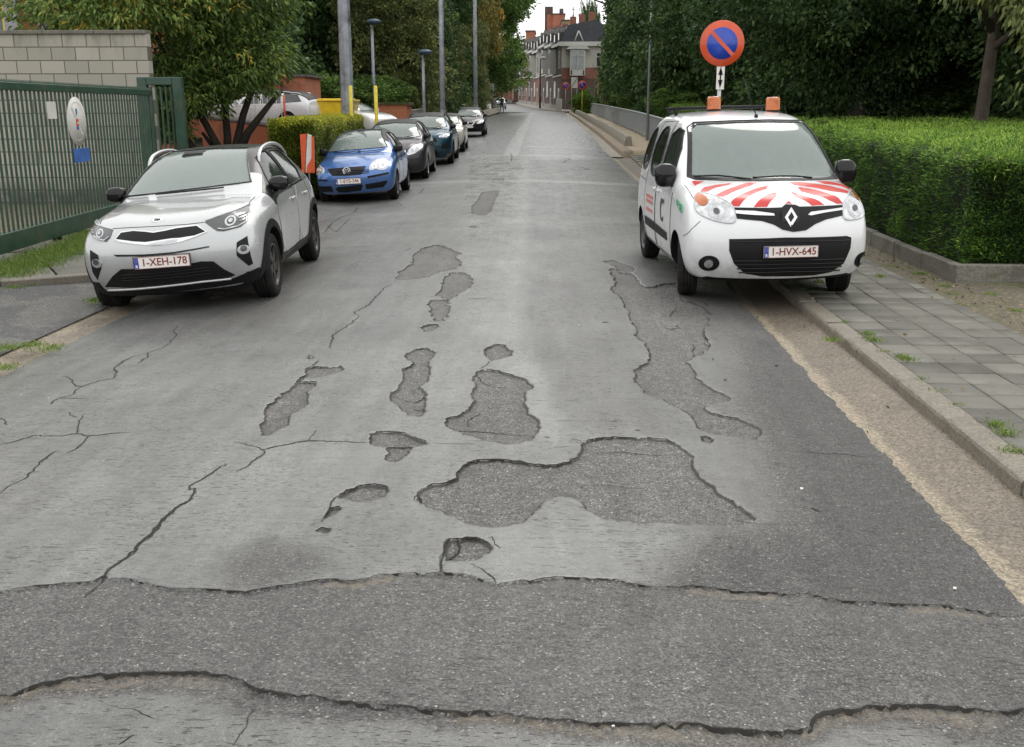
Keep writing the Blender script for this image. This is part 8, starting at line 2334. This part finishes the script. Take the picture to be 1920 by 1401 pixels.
block(1075, 1112, 47, 185, M_TILE, 'long dark roofed building behind the corner house')
x, z = at(1075, 13, 430); g0 = float(prof(430)); o = empty('church', (x, 430, g0)); tag(o, 'thin grey church spire with a cross, far behind the houses', 'church')
mb = MB(); mb.box((0, 0, (z - g0) * .28), (5.5, 5.5, (z - g0) * .56)); mb.build('tower', M_STONE, o)
mb = MB(); zz = z - g0; mb.tube([(0, 0, zz * .56), (0, 0, zz * .68), (0, 0, zz * .94)], [2.9, 1.3, .18], 8, smooth=False); mb.build('spire', M_SLATE, o)
mb = MB(); mb.box((0, 0, zz * .97), (.28, .28, zz * .06)); mb.box((0, 0, zz * .975), (1.3, .25, .25)); mb.build('cross', M_SLATE, o)
# poplars beside the spire
for u, Y, lab in ((1098, 260, 'left small poplar against the sky'), (1106, 255, 'middle small poplar against the sky'), (1114, 250, 'right small poplar against the sky')):
    x, z = at(u, 28, Y); tree(x, Y, z - float(prof(Y)), 1.6, 'far_dark2', lab, group='poplars behind the corner house', flatz=9)
# side street surface, kerbs in front of the houses
ysd = np.arange(125.5, 232, 3.)
strip('side_street', ysd, [lambda y: (-30, float(prof(y)) - .06), lambda y: (-6.5, float(prof(y)) - .02), lambda y: (float(np.interp(y, [125, 141, 202, 240], [1.6, -1.6, -7.2, -9])), float(prof(y)) - .03)], mat('side_asphalt', (.16, .16, .16), .5, var=.12))
strip('pavement_houses', ysd, [lambda y: (float(np.interp(y, [125, 141, 202, 240], [1.6, -1.6, -7.2, -9])), float(prof(y)) - .03), lambda y: (float(np.interp(y, [125, 141, 202, 240], [1.6, -1.6, -7.2, -9])), float(prof(y)) + .12), lambda y: (float(np.interp(y, [125, 141, 202, 240], [4, 1.2, -4.4, -6])), float(prof(y)) + .12)], M_CONC, False)
# thin lamp post with a white head
x, z = at(1013, 110, 150); g0 = float(prof(150)); o = empty('street_lamp', (x, 150, g0)); tag(o, 'thin dark lamp post with white globe in front of the row houses', 'street lamp')
mb = MB(); mb.tube([(0, 0, 0), (0, 0, z - g0)], [.14, .09], 8); mb.build('pole', M_LETBLK, o); mb = MB(); ellipsoid(mb, (.45, 0, z - g0 + .05), (.42, .3, .25)); mb.build('lamp_shade', M_FRAMEW, o)
# cabinet, sign boards
x, z = at(1048, 180, 124); g0 = float(prof(124)); o = empty('utility_cabinet', (x, 124, g0 + .1)); tag(o, 'pale grey utility cabinet at the end of the footpath', 'cabinet')
mb = MB(); mb.box((0, 0, .75), (.72, .35, 1.4), bev=.02); mb.build('body', M_SIGNBACK, o); mb = MB(); mb.box((0, -.19, .8), (.6, .02, 1.15)); mb.build('door', M_STUCCO, o)
x, z = at(1077, 155, 117); g0 = float(prof(117)); o = empty('information_board', (x, 117, g0)); tag(o, 'white board with a dark diagonal stroke between the two far no parking signs', 'sign')
h_ = z - g0; mb = MB(); mb.box((0, 0, h_), (.72, .05, 1.15)); pn = mb.build('panel', M_FADED, o); mb = MB(); mb.box((0, -.035, 0), (.06, .02, 1.2), M=Matrix.Translation((0, 0, h_)) @ Matrix.Rotation(R(35), 4, 'Y')); mb.build('diagonal_stroke', M_LETBLK, pn)
for s in (-.3, .3): mb = MB(); mb.tube([(s, .03, 0), (s, .03, h_)], .03, 6); mb.build('post', M_SIGNBACK, o)
x, z = at(922, 163, 122); g0 = float(prof(122)); o = empty('information_board', (x, 122, g0)); tag(o, 'grey panel on a dark post at the left edge of the far road', 'sign')
mb = MB(); mb.box((0, 0, z - g0), (.55, .05, .75)); mb.build('panel', M_SIGNBACK, o); mb = MB(); mb.tube([(0, .03, 0), (0, .03, z - g0)], .09, 6); mb.build('post', M_LETBLK, o)
x, z = at(929, 176, 128); g0 = float(prof(128)); o = empty('warning_triangle', (x, 128, g0)); tag(o, 'small red edged warning triangle above the far white car', 'sign')
mb = MB(); mb.prism([(-.45, z - g0 - .35), (.45, z - g0 - .35), (0, z - g0 + .45)], -.02, .02, XZ); tp = mb.build('panel', M_SIGNRED, o); mb = MB(); mb.prism([(-.28, z - g0 - .24), (.28, z - g0 - .24), (0, z - g0 + .25)], -.035, -.021, XZ); mb.build('white_field', M_WHITEMARK, tp)
mb = MB(); mb.tube([(0, .03, 0), (0, .03, z - g0)], .035, 6); mb.build('post', M_SIGNBACK, o)
# wire fence and leaning poles behind the end of the railing
o = empty('mesh_fence', (4.2, 118, float(prof(118)))); tag(o, 'pale wire mesh fence between the light green bush and the dark trees', 'fence')
mb = MB()
for k in range(7): mb.tube([(k * 1.6, 0, 0), (k * 1.6, 0, 1.9)], .035, 6)
mb.build('posts', M_SIGNBACK, o)
mb = MB(); mb.tube([(0, 0, 1.88), (9.6, 0, 1.88)], .03, 6); mb.build('top_rail', M_SIGNBACK, o)
mb = MB()
for k in range(40): mb.tube([(k * .24, .02, .05), (k * .24, .02, 1.85)], .008, 3)
for k in range(8): mb.tube([(0, .02, .1 + k * .23), (9.6, .02, .1 + k * .23)], .008, 3)
mb.build('mesh', M_SIGNBACK, o)
for (u0, v0, u1, v1, lab) in ((1134, 190, 1143, 135, 'white leaning pole in front of the dark trees'), (1144, 190, 1147, 112, 'thin upright brown pole beside the white leaning pole')):
    x0, z0 = at(u0, v0, 110); x1, z1 = at(u1, v1, 110); o = MB().tube([(0, 0, float(prof(110)) - z0), (0, 0, 0), (x1 - x0, 0, z1 - z0)], .06, 6).build('thin_pole', M_FRAMEW if u0 == 1134 else M_BARK); o.location = (x0, 110, z0); tag(o, lab, 'pole')
# people and the far white van at the bend
M_CLOTH_D = mat('dark_clothes', (.02, .022, .03), .85); M_CLOTH_G = mat('grey_green_clothes', (.16, .19, .17), .85); M_SKIN = mat('skin', (.45, .26, .18), .6); M_HAIR = mat('dark_hair', (.02, .015, .012), .7)
def person(x, y, z, h, cloth, label, stride=.25, rz=0):
    bm_ = bpy.data.meshes.new('body'); s = h / 1.75
    J = [(0, 0, .93), (0, 0, 1.15), (0, .0, 1.40), (0, -.01, 1.52), (0, -.02, 1.66), (0, -.02, 1.75), (.10, 0, .88), (.11, -stride * .6, .48), (.11, -stride, .06), (.11, -stride - .13, .03), (-.10, 0, .88), (-.11, stride * .4, .50), (-.11, stride, .09), (-.11, stride - .12, .03), (.20, 0, 1.40), (.25, .06, 1.14), (.25, -.04, .90), (.25, -.06, .82), (-.20, 0, 1.40), (-.25, -.05, 1.14), (-.25, -.14, .92), (-.25, -.17, .84)]
    E = [(0, 1), (1, 2), (2, 3), (3, 4), (4, 5), (0, 6), (6, 7), (7, 8), (8, 9), (0, 10), (10, 11), (11, 12), (12, 13), (2, 14), (14, 15), (15, 16), (16, 17), (2, 18), (18, 19), (19, 20), (20, 21)]
    rad = [.16, .15, .17, .065, .10, .07, .11, .07, .05, .045, .11, .07, .05, .045, .075, .055, .04, .035, .075, .055, .04, .035]
    bm_.from_pydata([tuple(c * s for c in j) for j in J], E, [])
    o = bpy.data.objects.new('tmpb', bm_); COL.objects.link(o)
    sk = o.modifiers.new('s', 'SKIN'); 
    for i, vv in enumerate(o.data.skin_vertices[0].data): vv.radius = (rad[i] * s, rad[i] * s * .85)
    o.data.skin_vertices[0].data[0].use_root = True
    ss = o.modifiers.new('u', 'SUBSURF'); ss.levels = 1
    dg = bpy.context.evaluated_depsgraph_get(); dg.update()
    me = bpy.data.meshes.new_from_object(o.evaluated_get(dg)); bpy.data.objects.remove(o)
    me.materials.clear(); me.materials.append(cloth); me.materials.append(M_SKIN)
    for p in me.polygons: p.material_index = 1 if p.center.z > 1.50 * s else 0; p.use_smooth = True
    me.name = 'person'
    o = mkobj('person', me); o.location = (x, y, z); o.rotation_euler = (0, 0, rz); tag(o, label, 'person', 'people at the far left of the road')
    mb = MB(); ellipsoid(mb, (0, .02, 1.73 * s), (.105 * s, .12 * s, .10 * s)); mb.build('hair', M_HAIR, o)
x, z = at(941, 203, 122); person(x, 122, float(prof(122)) + .08, 1.78, M_CLOTH_D, 'person in dark clothes walking at the far left of the road', rz=.4)
x, z = at(926, 203, 120); person(x, 120, float(prof(120)) + .08, 1.70, M_CLOTH_G, 'person in grey green jacket walking beside the one in dark clothes', .18, .2)
gen_car('far silver white car facing this way behind the walking people', M_WHITE2, (0, 0, R(2)), Vector((at(947, 195, 150)[0], 150., float(prof(150)) - .02)), (.78, .9, 0), 4.5, 1.85, 1.75, .95, 1.15, 1.1, 2.0, 4.0, .9, 2.75, 1.1,
    [(-.72, 1.24), (-.58, 1.58), (0, 1.62), (.58, 1.58), (.72, 1.24), (.4, 1.2), (0, 1.19), (-.4, 1.2)], [[(1.66, 1.16), (2.45, 1.16), (2.42, 1.62), (2.1, 1.62)]], lamp=[(.45, .66), (.50, .80), (.80, .84), (.78, .70)], grille=[(-.4, .60), (-.4, .75), (.4, .75), (.4, .60)], levels=2)
